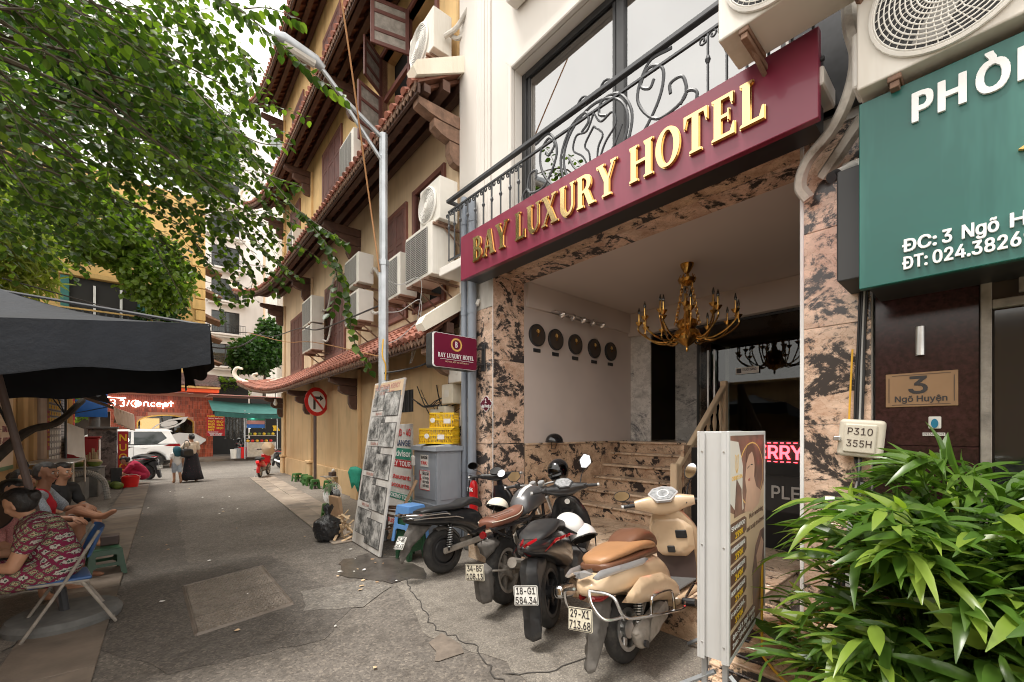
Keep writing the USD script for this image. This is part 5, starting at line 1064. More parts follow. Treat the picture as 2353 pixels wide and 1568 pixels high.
def crate(label, loc, rz, w, d, h, diag=True):
    c = thing('plastic_crate', label, 'crate', loc, rz=rz, group='yellow plastic crates on the cabinet')
    for z in (0, h-.02, h*.5): MB().box((-w/2, -d/2, z), (w/2, -d/2+.012, z+.02)).box((-w/2, d/2-.012, z), (w/2, d/2, z+.02)).box((-w/2, -d/2+.012, z), (-w/2+.012, d/2-.012, z+.02)).box((w/2-.012, -d/2+.012, z), (w/2, d/2-.012, z+.02)).build('rim', M['crate_yellow'], c, False)
    MB().box((-w/2+.012, -d/2+.012, .002), (w/2-.012, d/2-.012, .012)).build('bottom', M['crate_yellow'], c, False)
    n = int(w/.033)
    for s in (-1, 1):
        m = MB()
        for k in range(n+1):
            x = -w/2+.006+(w-.012)*k/n; m.box((x-.004, s*(d/2-.006)-.004, .02), (x+.004, s*(d/2-.006)+.004, h-.02))
            if diag and k < n: x2 = -w/2+.006+(w-.012)*(k+1)/n; m.tube([(x, s*(d/2-.006), .02 if k % 2 else h*.5), (x2, s*(d/2-.006), h*.5 if k % 2 else .02)], .004, 4); m.tube([(x, s*(d/2-.006), h*.5 if k % 2 else h-.02), (x2, s*(d/2-.006), h-.02 if k % 2 else h*.5)], .004, 4)
        tag(m.build('lattice_side', M['crate_yellow'], c, False), kind='stuff'); m = MB(); n2 = int(d/.033)
        for k in range(n2+1): y = -d/2+.006+(d-.012)*k/n2; m.box((s*(w/2-.006)-.004, y-.004, .02), (s*(w/2-.006)+.004, y+.004, h-.02))
        for k in range(1, 7): z = h*k/7; m.box((s*(w/2-.006)-.003, -d/2+.012, z-.003), (s*(w/2-.006)+.003, d/2-.012, z+.003))
        tag(m.build('lattice_end', M['crate_yellow'], c, False), kind='stuff')
    MB().add(extr(Point(0, 0).buffer(.035), .004, plane_M((-.13, -d/2-.001, h*.5), (1, 0, 0), V))).build('round_label', M['paper'], c); MB().box((.03, -d/2-.004, h*.3), (.13, -d/2-.001, h*.6)).build('label', M['paper'], c, False)
    return c
crate('wider yellow plastic crate standing directly on the grey cabinet', (3.32, 5.34, 1.456), -52, .50, .36, .22); crate('smaller yellow crate stacked on top of the wider one', (3.36, 5.28, 1.68), -48, .36, .30, .22)
fe = thing('fire_extinguisher', 'slim red fire extinguisher standing between the drain pipe and pillar', 'fire extinguisher', (3.50, 4.76, .012)); MB().box((-.1, -.1, 0), (.1, .1, .42), .01).build('stand', M['concrete_base'], fe)
MB().add(lathe([(0, .42), (.055, .42), (.06, .44), (.06, .86), (.045, .92), (.02, .95), (0, .95)], 16)).build('cylinder', M['red_paint'], fe); MB().box((-.02, -.02, .95), (.02, .02, 1.0), .005).tube([(0, 0, .99), (-.07, 0, 1.02)], .010, 6).tube([(0, 0, .97), (-.05, .03, .95), (-.065, .04, .7)], .012, 6).build('valve', M['black_plastic'], fe); t_ = MB(); put_text(t_, '35K', .05, (-.061, 0, .8), U, V, .003, True); t_.build('lettering', M['white_paint'], fe)
# meter boxes and wires on the left
for i, (x, y, z, w_, h_, lab) in enumerate(((3.62, 5.25, 2.35, .36, .34, 'large pale meter box high behind the projecting sign'), (3.64, 5.5, 2.05, .3, .3, 'pale meter box below the larger one'), (3.62, 5.62, 1.72, .2, .3, 'small meter box with dark window above the crates'), (3.66, 5.95, 1.70, .22, .28, 'tilted dusty junction box left of the crates'))):
    b = thing('meter_box', lab, 'meter box', (x, y, z), rx=0 if i < 3 else 8); MB().add(rbox((-.1, -w_/2, 0), (.08, w_/2, h_), .015, 2)).build('casing', M['cream_box' if i else 'dirty_white'], b, 40); MB().box((-.104, -w_*.2, h_*.35), (-.099, w_*.2, h_*.7)).build('window', M['dark_room' if i == 2 else 'dirty_white'], b, False)
# ---------------- leaning photo board
lbd = thing('photo_board', 'tall weathered travel agency board with black and white photos leaning by the kerb', 'sign board')
c00, c10, c01, c11 = np.array([2.40, 6.30, .015]), np.array([2.35, 5.24, .015]), np.array([2.76, 6.30, 2.36]), np.array([2.74, 5.24, 2.35])
ub = (c10-c00); WB = np.linalg.norm(ub); ub /= WB; vb = (c01-c00); HB = np.linalg.norm(vb); vb /= HB; nb_ = np.cross(ub, vb)
BM = lambda d=0: plane_M(c00+nb_*d, ub, vb)
rawm('photo_print', {'g': ('geometry', {}), 'n': ('noise_texture', {'scale': 5., 'detail': 9., 'roughness': .72}), 'oi': ('object_info', {}), 'of': ('vector_math', {'math_type': 'scale', 'vector1': (9., 5., 7.)}), 'ad': ('vector_math', {'math_type': 'add'}), 'r': ('rgb_ramp', {'ramp': [(.36, (.03, .03, .03)), (.46, (.16, .16, .155)), (.54, (.40, .39, .375)), (.64, (.60, .59, .57))]}), 'p': ('principled_bsdf', {'roughness': .6})},
     [('oi.random', 'of.scale'), ('g.position', 'ad.vector1'), ('of.vector', 'ad.vector2'), ('ad.vector', 'n.vector'), ('n.fac', 'r.fac'), ('r.color', 'p.base_color')], 'p.BSDF')
pm('board_white', (.62, .60, .57), .6, n=(3., .12), streak=((.20, .17, .14), .7), stain=(1.2, (.33, .30, .27), .5, .7))
MB().add(bx((0, 0, -.03), (WB, HB, 0), .004), BM()).build('panel', M['board_white'], lbd); MB().add(bx((.01, HB-.24, .0005), (WB-.01, HB-.02, .002)), BM()).build('title_band', M['beige_print'], lbd, False)
for k, v0 in enumerate((.80, .615, .43, .245, .05)):
    for (u0, u1, a0, a1) in ((.07, .56, .02, .165), (.46, .95, -.015, .125)):
        z_ = .003 if u0 < .3 else .006; o = MB().add(bx((u0*WB-.008, (v0+a0)*HB-.008, z_-.002), (u1*WB+.008, (v0+a1)*HB+.008, z_)), BM()).build('photo', M['ink'], lbd, False); obj('print', MB().add(bx((u0*WB, (v0+a0)*HB, z_+.0003), (u1*WB, (v0+a1)*HB, z_+.0015)), BM()).get(), M['photo_print'], o, False)
t_ = MB(); put_text(t_, 'ROSE TRAVEL AGENCY', .07, c00+ub*WB/2+vb*(HB-.12)+nb_*.003, ub, vb, .002, True, 'c', WB*.8); put_text(t_, 'HALONG - NINH BINH', .05, c00+ub*WB/2+vb*(HB-.2)+nb_*.003, ub, vb, .002, False, 'c', WB*.5)
for k, s in enumerate(('TAM COC TRANG AN', 'SAPA MARKET', 'PERFUME PAGODA', 'MAI CHAU VALLEY')): put_text(t_, s, .04, c00+ub*WB*.45+vb*HB*(.79-.185*k)+nb_*.003, ub, vb, .002, False, 'c', WB*.5)
pm('faded_red', (.45, .24, .20), .7); t_.build('lettering', M['faded_red'], lbd)
# second board behind
sb_ = thing('tour_board', 'torn white tour board with green and red bands half hidden behind the photo board', 'sign board', (3.22, 6.0, 0), rz=-2)
MB().box((0, 0, 0), (.03, 1.0, 1.75), .003).build('panel', M['board_white'], sb_)
for z0, z1, m_ in ((1.18, 1.36, 'ink_green'), (1.05, 1.17, 'red_sign'), (.52, .62, 'ink_green')): MB().box((-.003, .0, z0), (-.0005, 1.0, z1)).build('band', M[m_], sb_, False)
for s, z, h_, m_ in (('SIM CARD - 4G', 1.56, .11, 'ink_red'), ('EXCHANGE', 1.40, .09, 'ink_navy'), ('tripadvisor', 1.23, .09, 'white_paint'), ('DAILY TOUR', 1.075, .075, 'white_paint'), ('Restaurant:', .86, .07, 'ink_red'), ('Discounts:', .72, .07, 'ink_red'), ('BOOKING TOUR', .54, .065, 'white_paint'), ('BUS TRAIN', .1, .07, 'ink_red')):
    t_ = MB(); put_text(t_, s, h_, (-.0035, .03, z), U, V, .002, True, 'r', .9); t_.build('lettering', M[m_], sb_)
for k in range(6): MB().add(bx((-.1-.03*k, .1+.12*k, 0), (.0-.03*k, .5+.1*k, .05), .005), trs((3.0, 5.9, .05+.05*k), x=rg.uniform(-25, 25), z=rg.uniform(-30, 30))).build('scrap_plank', M['old_wood'], None) if False else None
for k in range(12):
    o = MB().add(bx((-.03, -.3, 0), (.03, .3, .02), .003), trs((2.95+rg.uniform(-.15, .12), 5.75+rg.uniform(-.2, .4), .06+.045*k), x=rg.uniform(-14, 14), z=rg.uniform(-60, 60))).build('scrap_plank', M['old_wood']); tag(o, 'dark dirty scrap board in the heap behind the photo board', 'plank', 'dark scrap boards behind the photo board')
tag(MB().tube([(2.62, 5.55, .15), (2.95, 5.35, .95)], .022, 7).build('broom_handle', M['cardboard']), 'worn brown bamboo stick leaning on the scrap heap', 'stick')
for k in range(26):
    L_ = rg.uniform(.12, .34); o = MB().add(bx((-L_/2, -.018, -.006), (L_/2, .018, .006), .002), trs((2.30+rg.uniform(-.1, .14), 6.50+rg.uniform(-.14, .22), .03+.013*k), x=rg.uniform(-30, 30), y=rg.uniform(-50, 50), z=rg.uniform(-90, 90))).build('wood_splinter', M['scrap_wood']); tag(o, 'pale broken splinter of wood in the heap by the black bag', 'wood scrap', 'pale wood scraps by the black bag')
# bin bag
s_ = trimesh.creation.icosphere(4, 1.0); v = s_.vertices.copy(); r_ = 1+.22*(meshkit.fbm(v*2.2+5, 4)-.5)+.10*(meshkit.fbm(v*6+9, 3)-.5); v = v*r_[:, None]*[.20, .20, .24]; v[:, 2] = np.maximum(v[:, 2], -.17); tp = v[:, 2] > .12; v[tp, :2] *= (1-.85*np.clip((v[tp, 2:3]-.12)/.14, 0, 1)); bgm = MB().add((v+[0, 0, .18], s_.faces))
bag = thing('rubbish_bag', 'shiny black plastic rubbish bag tied at the top standing by the kerb', 'bag', (2.16, 6.62, 0)); bgm.build('sack', M['black_bag'], bag, True)
for a in (0.4, 2.4, 4.3): MB().add(inflate([(-.02, 0), (.02, 0), (.06, .14), (.01, .2), (-.05, .15)], .008, .02, .02), trs((.02*math.cos(a), .02*math.sin(a), .36), z=math.degrees(a), x=18)).build('bag_ear', M['black_bag'], bag, True)
# ---------------- plastic stools
def stool(name, label, mat, loc, rz=0, h=.26, w=.25, wt=.20, group=None):
    t = thing(name, label, 'stool', loc, rz=rz, group=group)
    MB().add(rbox((-wt/2, -wt/2, h-.022), (wt/2, wt/2, h), .010, 2)).build('seat', M[mat], t, 40)
    tilt = math.degrees(math.atan((w-wt)/2/h))
    for k in range(4):
        H_ = (h-.015)/math.cos(math.radians(tilt)); pg = Polygon([(-w/2, 0), (-w/2+.045, 0), (-w/2+.06, H_*.32), (-w*.24, H_*.38), (w*.24, H_*.38), (w/2-.06, H_*.32), (w/2-.045, 0), (w/2, 0), (wt/2, H_), (-wt/2, H_)])
        pg = pg.difference(rr_(-w*.26, H_*.50, w*.26, H_*.80, .015))
        T = trs(z=90*k) @ plane_M((0, -w/2, 0), (1, 0, 0), (0, math.sin(math.radians(tilt)), math.cos(math.radians(tilt)))) @ trs((0, 0, -.010))
        MB().add(extr(pg, .012, T)).build('side', M[mat], t, False)
    return t
gs = [stool('plastic_stool', 'foremost low green stool right of the folding table', 'stool_green', (3.76, 11.25, .01), 12)]
for k, (x, y, rz, lab) in enumerate(((4.02, 12.15, 20, 'low green stool half behind the folding table'), (3.78, 12.62, -8, 'low green stool just behind the brown sign post'), (3.86, 13.5, 10, 'low green stool left of the sign post, end of the nested row'), (3.93, 13.85, 5, 'second low green stool of the nested row left of the post'), (4.0, 14.35, -6, 'third low green stool of the nested row by the yellow wall'), (3.9, 14.85, 14, 'farthest low green stool of the row near the building corner'), (2.75, 8.3, 0, 'green stool under the fan by the leaning photo board'))):
    gs.append(dup(gs[0], lab, (x, y, .01), rz=rz))
for i in range(7): gs.append(stool('plastic_stool', 'dark green stool number from the stack under the blue stool' if False else 'dark green stool nested in the stack under the blue stool', 'stool_dark_green', (2.66, 4.98, .012+.036*i), 10, .30, .27, .22, 'dark green stools nested in one stack'))
stool('blue_stool', 'blue plastic stool on top of the dark green stack behind the motorbikes', 'stool_blue', (2.66, 4.98, .235), 10, .46, .34, .25)
ft_ = thing('folding_table', 'small low folding metal table with a tissue box beside the sign post', 'table', (4.0, 11.75, .01), rz=10); MB().box((-.28, -.2, .40), (.28, .2, .42), .006).build('table_top', M['steel'], ft_)
for s in (-1, 1): MB().tube([(-.25, s*.17, 0), (.2, s*.17, .4)], .010, 6).build('leg', M['steel'], ft_); MB().tube([(.25, s*.15, 0), (-.2, s*.15, .4)], .010, 6).build('leg', M['steel'], ft_)
tb = thing('tissue_box', 'brown woven tissue box on the small folding table', 'box', (3.98, 11.75, .431), rz=20); MB().box((-.1, -.07, 0), (.1, .07, .10), .008).build('box', M['brown_plastic'], tb); MB().add(inflate([(-.05, 0), (.05, 0), (.06, .06), (0, .09), (-.05, .05)], .03, .03, .015), trs((0, 0, .1))).build('tissue', M['paper'], tb, True)
# fan, carton and cloth beside the board
fn = thing('electric_fan', 'round grey wire fan guard leaning on a green stool by the photo board', 'fan', (2.78, 8.25, .46), rz=-60, rx=-10)
for k in range(9): MB().add(tube([((.05+.02*k)*math.cos(a), -.03*math.cos(k/8*1.5), (.05+.02*k)*math.sin(a)) for a in np.linspace(0, 2*PI, 28, endpoint=False)], .003, 4, closed=True)).build('ring', M['steel'], fn)
MB().add(lathe([(0, 0), (.09, 0), (.09, .08), (.05, .12), (0, .12)], 14, trs((0, .04, 0), x=-90))).build('motor', M['black_plastic'], fn)
tag(MB().add(bx((0, -.17, 0), (.06, .17, .5), .004), trs((2.62, 7.55, .01), y=-8, z=8)).build('carton', M['cardboard']), 'flattened brown carton standing behind the photo board', 'carton'); tag(MB().add(bx((0, -.12, 0), (.3, .12, .95), .01), trs((2.95, 7.3, .01), z=5)).build('grey_bin', M['stone_box']), 'dark upright box behind the photo board against the wall', 'box')
tag(MB().add(inflate([(-.12, 0), (-.05, -.3), (.0, -.22), (.06, -.36), (.1, -.1), (.13, .05), (.02, .1), (-.08, .08)], .05, .05, .03), trs((2.84, 7.32, .93), z=-45)).build('green_cloth', M['teal_canvas'] if False else M['green_cloth'] if 'green_cloth' in M else pm('green_cloth', (.03, .33, .22), .7, n=(8., .2)), None, True), 'bright green cloth hanging over the box behind the photo board', 'cloth')
# ---------------- no right turn sign
ns_ = thing('no_turn_sign', 'round no right turn sign on a brown post beside the pavement', 'traffic sign', (3.787, 12.638, 0), rz=25)
MB().cyl((0, 0, 0), (0, 0, 2.8), .042, 12).build('post', M['post_brown'], ns_)
DM = plane_M((0, -.06, 2.45), (1, 0, 0), V); MB().add(extr(Point(0, 0).buffer(.40, 24), .012, DM)).build('disc', M['red_paint'], ns_, 20); MB().add(extr(Point(0, 0).buffer(.295, 24), .004, DM @ trs((0, 0, .0125)))).build('white_face', M['white_paint'], ns_, 20)
MB().add(extr(Polygon([(-.13, -.22), (-.05, -.22), (-.05, .07), (.10, .07), (.10, .02), (.22, .105), (.10, .19), (.10, .145), (-.13, .145)]), .003, DM @ trs((0, 0, .017)))).build('arrow', M['ink'], ns_, False); MB().add(extr(affinity.rotate(sbox(-.30, -.03, .30, .03), -45, origin=(0, 0)), .003, DM @ trs((0, 0, .0205)))).build('slash', M['red_paint'], ns_, False)
MB().box((-.05, -.055, 2.2), (.05, .045, 2.24)).build('clamp', M['post_brown'], ns_)
# ---------------- street lamp
sl2 = thing('street_lamp', 'galvanised street lamp post with a tubular lamp on a long arm over the alley', 'street lamp', (2.80, 6.09, 0))
MB().cyl((0, 0, 0), (0, 0, 4.15), .076, 8).build('post', M['galv'], sl2, 20); MB().cyl((0, 0, 4.15), (0, 0, 6.10), .063, 8).build('upper_post', M['galv'], sl2, 20); MB().cyl((0, 0, 4.12), (0, 0, 4.2), .085, 8).build('collar', M['galv'], sl2, 20)
MB().tube([(0, 0, 6.03), (-.58, 0, 6.33), (-.92, 0, 6.62)], .032, 8).build('arm', M['galv'], sl2); MB().tube([(-.03, 0, 5.70), (-.58, 0, 6.28)], .028, 8).build('brace', M['galv'], sl2)
MB().tube([(-.86, 0, 6.60), (-.96, 0, 6.65), (-1.36, 0, 6.70), (-1.47, 0, 6.69)], [.045, .075, .085, .05], 12).build('lamp_head', M['galv'], sl2); MB().tube([(-.98, 0, 6.61), (-1.36, 0, 6.65)], .062, 10).build('lens', M['dirty_white'], sl2)
# ---------------- right: number three house
h3 = thing('number_three_house', 'dark maroon granite house front with a black doorway beside the hotel', 'building')
MB().box((3.74, -3, 0), (4.0, .53, 2.55)).box((3.74, -3, 2.55), (4.0, .535, 12)).build('wall', M['brown_room'], h3)
for a, b in ((.06, .53),):
    for z0, z1 in ((.3, 1.55), (1.553, 2.9)): obj('granite_panel', bx((3.715, a, z0), (3.739, b, z1), .002), M['maroon_granite'], h3, False)
df = MB(); df.box((3.69, .01, .3), (3.76, .055, 2.7), .004).box((3.69, -2, 2.35), (3.76, .009, 2.40), .004); df.build('door_frame', M['dusty_metal'], h3); MB().box((3.72, -2.5, .3), (3.735, .0, 2.34)).build('dark_door', M['black_gloss'], h3, False)
for k in range(5): MB().box((3.68, -.12-.09*k, 2.42), (3.71, -.09-.09*k, 2.9)).build('transom_bar', M['dusty_metal'], h3, False)
MB().cyl((3.69, .31, 2.12), (3.69, .31, 2.30), .022, 12).build('wall_tube', M['steel'], h3)
pl3 = thing('house_number_plate', 'brown house number plate with large dark numeral on maroon granite', 'plaque', (3.712, .31, 1.80))
MB().box((-.006, -.165, 0), (.0, .165, .215), .002).build('plate', M['tan_board'], pl3); fr_ = rr_(-.15, .012, .15, .203, .005); MB().add(extr(fr_.difference(fr_.buffer(-.0025)).difference(union_all([Point(x, z).buffer(.016) for x in (-.15, .15) for z in (.012, .203)])), .002, plane_M((-.0065, 0, 0), U, V))).build('border', M['ink'], pl3, False)
t_ = MB(); put_text(t_, '3', .105, (-.0065, .01, .085), U, V, .002, True, 'c', .09); put_text(t_, 'Ngõ Huyện', .036, (-.0065, 0, .032), U, V, .002, True, 'c', .24); t_.build('lettering', M['ink'], pl3, False)
db = thing('door_bell', 'small white bell push with a blue drop below the number plate', 'door bell', (3.712, .245, 1.66)); MB().box((-.014, -.028, 0), (0, .028, .075), .004).build('body', M['white_plastic'], db); MB().add(extr(affinity.scale(Point(0, 0).buffer(.02), .8, 1.4), .006, plane_M((-.0145, 0, .032), U, V))).build('button', M['cyan_bell'], db)
pn = thing('phone_label', 'handwritten white phone number strip under the bell push', 'label', (3.712, .25, 1.615)); MB().box((-.003, -.05, 0), (0, .05, .02)).build('strip', M['paper'], pn, False); t_ = MB(); put_text(t_, '0915678263', .014, (-.0035, 0, .004), U, V, .001, False, 'c', .09); t_.build('lettering', M['ink'], pn, False)
# green sign
gsn = thing('green_sign', 'big green shop sign board with raised white lettering at the right edge', 'sign'); XG = 3.2
MB().box((XG, -1.6, 2.48), (XG+.05, .53, 3.57), .004).build('board', M['sign_green'], gsn); MB().box((XG+.051, -1.55, 2.5), (XG+.5, .50, 2.56)).build('under_panel', M['black_plastic'], gsn); MB().box((XG+.051, .44, 2.57), (XG+.4, .52, 3.5)).build('side_panel', M['black_metal'], gsn)
def glet(s, y0, z, h_, wd, name='letter'):
    t_ = MB()
    for k, dy in enumerate(((-.004, 0, .004) if h_ > .1 else (-.001, .001))): put_text(t_, s, h_, (XG-.001-.0004*k, y0+dy, z+.0004*k), U, V, .014, True, 'l', wd)
    t_.build(name, M['white_paint'], gsn, False)
for c, y0, wd in (('P', .297, .078), ('H', .196, .098), ('Ò', .060, .108), ('N', -.077, .10), ('G', -.20, .11)): glet(c, y0, 3.335, .15, wd)
for c, y0, z, wd in (('ĐC:', .339, 2.636, .135), ('3', .183, 2.636, .036), ('Ngõ', .111, 2.636, .125), ('Huyện', -.05, 2.636, .25)): glet(c, y0, z, .066, wd, 'lettering')
for c, y0, z, wd in (('ĐT:', .339, 2.54, .10), ('024.38269', .2186, 2.54, .345)): glet(c, y0, z, .066, wd, 'lettering')
MB().add(extr(Polygon([(0, 0), (.3, .18), (.3, -.1)]), .02, plane_M((XG-.001, -.075, 3.0), U, V))).build('star', M['gold_print'], gsn, False)
# LED box, camera, boxes
lx = thing('led_box', 'dark narrow LED box sign seen edge on beside the right pillar', 'sign', (0, 0, 0)); MB().box((3.30, .51, 2.58), (3.68, .655, 3.27), .006).build('casing', M['ac_dark'], lx); MB().box((3.33, .656, 2.6), (3.66, .662, 3.25)).build('led_face', M['dark_room'], lx, False)
for k in range(16): MB().box((3.40, .663, 2.65+.036*k), (3.44, .667, 2.662+.036*k)).build('led', M['led_red'], lx, False)
cc_ = thing('security_camera', 'white bullet security camera on a plate under the cable bundle', 'camera', (3.66, .62, 3.40)); MB().box((.0, -.08, -.07), (.03, .08, .09), .006).build('base_plate', M['white_plastic'], cc_); MB().add(lathe([(0, 0), (.04, 0), (.035, .02), (.02, .03), (.02, .06), (0, .06)], 12, trs(y=-90))).build('mount', M['white_plastic'], cc_); MB().tube([(-.05, .01, .02), (-.16, .08, -.05)], .033, 14).build('body', M['white_plastic'], cc_); MB().tube([(-.155, .077, -.047), (-.19, .10, -.07)], .036, 14).build('lens_hood', M['black_plastic'], cc_)
tbx = thing('telecom_box', 'beige telecom junction box with stencilled code on the right pillar', 'junction box', (3.655, .60, 1.47), rx=5); MB().add(rbox((-.07, -.12, 0), (.0, .12, .25), .025, 3)).build('casing', M['cream_box'], tbx, 40); MB().add(rbox((-.085, -.085, .03), (-.06, .085, .22), .010, 2)).build('lid', M['cream_box'], tbx, 40)
t_ = MB(); put_text(t_, 'P310', .045, (-.0855, 0, .15), U, V, .002, False, 'c', .13); put_text(t_, '355H', .045, (-.0855, 0, .07), U, V, .002, False, 'c', .13); t_.build('lettering', M['brown_plastic'], tbx, False); MB().box((-.09, .1, .1), (-.06, .14, .13), .005).build('latch', M['steel'], tbx)
# big air conditioners upper right
ac_unit('biggest white unit with large fan guard above the green sign', (3.47, .08, 3.615), -90, .90, .65, .34, 'fan', bracket='short'); ac_unit('white unit with slotted underside over the right end of the maroon sign', (3.20, .78, 4.19), -90, .84, .62, .34, 'fan', bracket='short')
def wire(name, label, pts, r, mat, k=8, cat='cable', grp=None): return tag(MB().tube(spline(pts, k), r, 6).build(name, M[mat]), label, cat, grp)
wire('lagged_pipe', 'thick taped pipe curving down beside the maroon sign end', [(3.4, .62, 4.6), (3.35, .60, 4.2), (3.32, .56, 3.95), (3.34, .60, 3.75), (3.42, .70, 3.62), (3.5, .86, 3.52), (3.56, .92, 3.40), (3.6, .88, 3.3)], .040, 'insul', cat='pipe')
wire('lagged_pipe', 'second taped pipe sagging behind the first at the sign end', [(3.5, .50, 4.7), (3.45, .46, 4.1), (3.42, .44, 3.9), (3.45, .5, 3.70), (3.5, .60, 3.60), (3.58, .72, 3.50), (3.64, .8, 3.44)], .046, 'insul', cat='pipe')
wire('yellow_cable', 'yellow cable hanging beside the taped pipes', [(3.40, .50, 4.05), (3.42, .46, 3.95), (3.44, .45, 3.75), (3.5, .5, 3.6)], .012, 'cable_yellow')
wire('blue_black_cable', 'dark looped cable behind the green sign corner', [(3.42, .46, 4.1), (3.4, .4, 3.8), (3.4, .42, 3.65), (3.45, .52, 3.62)], .016, 'cable_black')
for k in range(4): wire('pillar_cable', ['thin black cable strapped down the right pillar', 'second black cable strapped down the right pillar', 'grey cable strapped down the right pillar', 'black cable crossing toward the telecom box'][k], [(3.66, .60-.012*k, 2.6), (3.67, .615-.012*k, 2.2), (3.66, .625-.014*k, 1.9), (3.66, .63-.012*k, 1.5+.02*k), (3.62, .60, 1.3), (3.66, .66, .95), (3.67, .7+.03*k, .5)], .007, 'cable_grey' if k == 2 else 'cable_black')
wire('yellow_cable', 'yellow cable running beside the telecom box', [(3.655, .64, 2.2), (3.65, .655, 1.8), (3.65, .66, 1.56)], .006, 'cable_yellow'); wire('grey_conduit', 'grey conduit below the telecom box', [(3.66, .60, 1.3), (3.66, .65, 1.0), (3.66, .66, .4)], .022, 'cable_grey', cat='pipe')
for k in range(6): wire('left_pillar_cable', ['thin dark wire hanging beside the thick drain pipe', 'second thin wire beside the thick drain pipe', 'thin wire looping to the junction box', 'black cable bundle beside the left pillar', 'grey wire beside the left pillar', 'black wire running down behind the projecting sign'][k], [(3.66, 4.98+.012*k, 3.75), (3.65, 4.96-.01*k, 3.1), (3.66, 4.99+.01*k, 2.7), (3.62, 5.02+.02*k, 2.3), (3.64, 5.05, 1.9), (3.6, 5.2+.05*k, 1.55)], .006+.003*(k % 2), 'cable_black')
wire('conduit_elbow', 'small white camera box above the left pillar', [(3.66, 4.86, 3.5), (3.62, 4.86, 3.42)], .03, 'white_plastic', cat='camera')
# overhead wires
wire('overhead_wire', 'thick black cable sagging across the alley to the far corner', [(-3.0, 12.5, 4.4), (-.5, 14.2, 4.25), (2.2, 16.5, 4.3), (3.6, 17.9, 5.3)], .022, 'cable_black', 12); wire('overhead_wire', 'second sagging black cable just above the thick one', [(-2.0, 13.2, 4.7), (1.2, 16.2, 4.75), (3.0, 17.5, 5.1), (3.55, 16.6, 4.9), (3.2, 12., 4.3), (2.95, 9.5, 3.8), (2.8, 6.1, 3.55)], .014, 'cable_black', 12)
wire('overhead_wire', 'yellow brown wire slanting along the yellow house to the lamp post', [(2.9, 17., 5.0), (3.1, 13., 4.1), (2.95, 10., 3.6), (2.8, 6.1, 2.75)], .010, 'cable_orange', 12); wire('overhead_wire', 'brown wire hanging from the top left down to the lamp post', [(1.55, 5.3, 8.8), (2.1, 5.75, 7.1), (2.6, 6.2, 5.3), (2.72, 6.05, 4.0)], .012, 'cable_orange', 12)
for k in range(3): wire('overhead_wire', ['thin wire from the lamp post to the louvred unit', 'thin grey wire twisted under the louvred unit', 'thin wire crossing at the lamp post foot'][k], [(2.80, 6.07, 3.92-.5*k), (3.0, 5.95, 3.85-.4*k), (3.25, 5.75, 3.9-.3*k), (3.3, 6.1, 3.0-.1*k), (3.4, 6.4, 2.75)], .006, 'cable_grey', 8)
for k in range(2): wire('lamp_post_cable', ['black cable from the lamp post toward the meter boxes', 'yellow cable coiled at the foot of the lamp post'][k], [[(2.78, 6.02, 2.50), (3.0, 5.9, 2.55), (3.3, 5.8, 2.65), (3.4, 5.3, 2.8)], [(2.76, 6.01, 3.0), (2.72, 5.95, 2.75), (2.76, 5.93, 2.6), (2.79, 6.0, 2.4)]][k], .014-.004*k, ['cable_black', 'cable_yellow'][k], 10)
wire('orange_cable', 'yellow cable lying on the granite ramp behind the spa box', [(3.2, 1.05, .75), (3.05, 1.0, .3), (2.95, .95, .22), (2.9, .75, .15), (3.2, .7, .3), (3.4, .9, .33)], .008, 'cable_yellow')
wr_ = random.Random(9)
for k in range(9):
    y0, y1, z0, z1 = wr_.uniform(6.1, 7.2), wr_.uniform(5.2, 5.6), wr_.uniform(2.0, 2.6), wr_.uniform(1.75, 2.5); wire('tangled_wire', 'dark wire in the tangle between the wall and the meter boxes', [(3.80-.12*math.sin(PI*t), y0+(y1-y0)*t, z0+(z1-z0)*t-wr_.uniform(.1, .16)*(1+k % 3)*math.sin(PI*t)) for t in np.linspace(0, 1, 7)], wr_.uniform(.005, .011), 'cable_black', 5, grp='tangle of wires behind the cabinet')
# ---------------- spa light box sign on legs
N_, L_, R_ = np.array([2.343, .931, 0]), np.array([2.361, 1.075, 0]), np.array([3.28, 1.065, 0])
sx = R_-N_; WS = np.linalg.norm(sx); sx /= WS
spa = thing('spa_sign', 'white framed spa light box advert on steel legs beside the tan scooter', 'sign', M=plane_M((N_[0], N_[1], 0), sx, (-sx[1], sx[0], 0)))
ZB, ZT, D_ = .42, 1.635, .145
MB().box((0, .0, ZB), (WS, D_, ZT)).build('case', M['spa_white'], spa, False)
fr_ = MB()
for (x0, x1, z0, z1) in ((-.012, .016, ZB-.01, ZT+.01), (WS-.016, WS+.012, ZB-.01, ZT+.01), (.016, WS-.016, ZT-.016, ZT+.01), (.016, WS-.016, ZB-.01, ZB+.016)): fr_.box((x0, -.008, z0), (x1, .004, z1), .002); fr_.box((x0, D_-.004, z0), (x1, D_+.008, z1), .002)
fr_.box((-.012, .004, ZB-.01), (-.004, .03, ZT+.01)); fr_.box((-.012, D_-.03, ZB-.01), (-.004, D_-.004, ZT+.01)); fr_.build('frame', M['spa_white'], spa, False)
for z in (ZB+.08, (ZB+ZT)/2, ZT-.1):
    for y in (.018, D_-.018): MB().add(lathe([(0, 0), (.006, 0), (.004, .003), (0, .003)], 8, trs((-.012, y, z), y=-90))).build('screw', M['steel'], spa)
FMs = lambda d: plane_M((0, -d, 0), (1, 0, 0), V)
po = MB().add(extr(sbox(.016, ZB+.016, WS-.016, ZT-.016), .003, FMs(.001))).build('poster', M['beige_print'], spa, False)
pw = WS-.032; X_ = lambda u: .016+pw*u; Z_ = lambda v: ZB+.016+(ZT-ZB-.032)*v
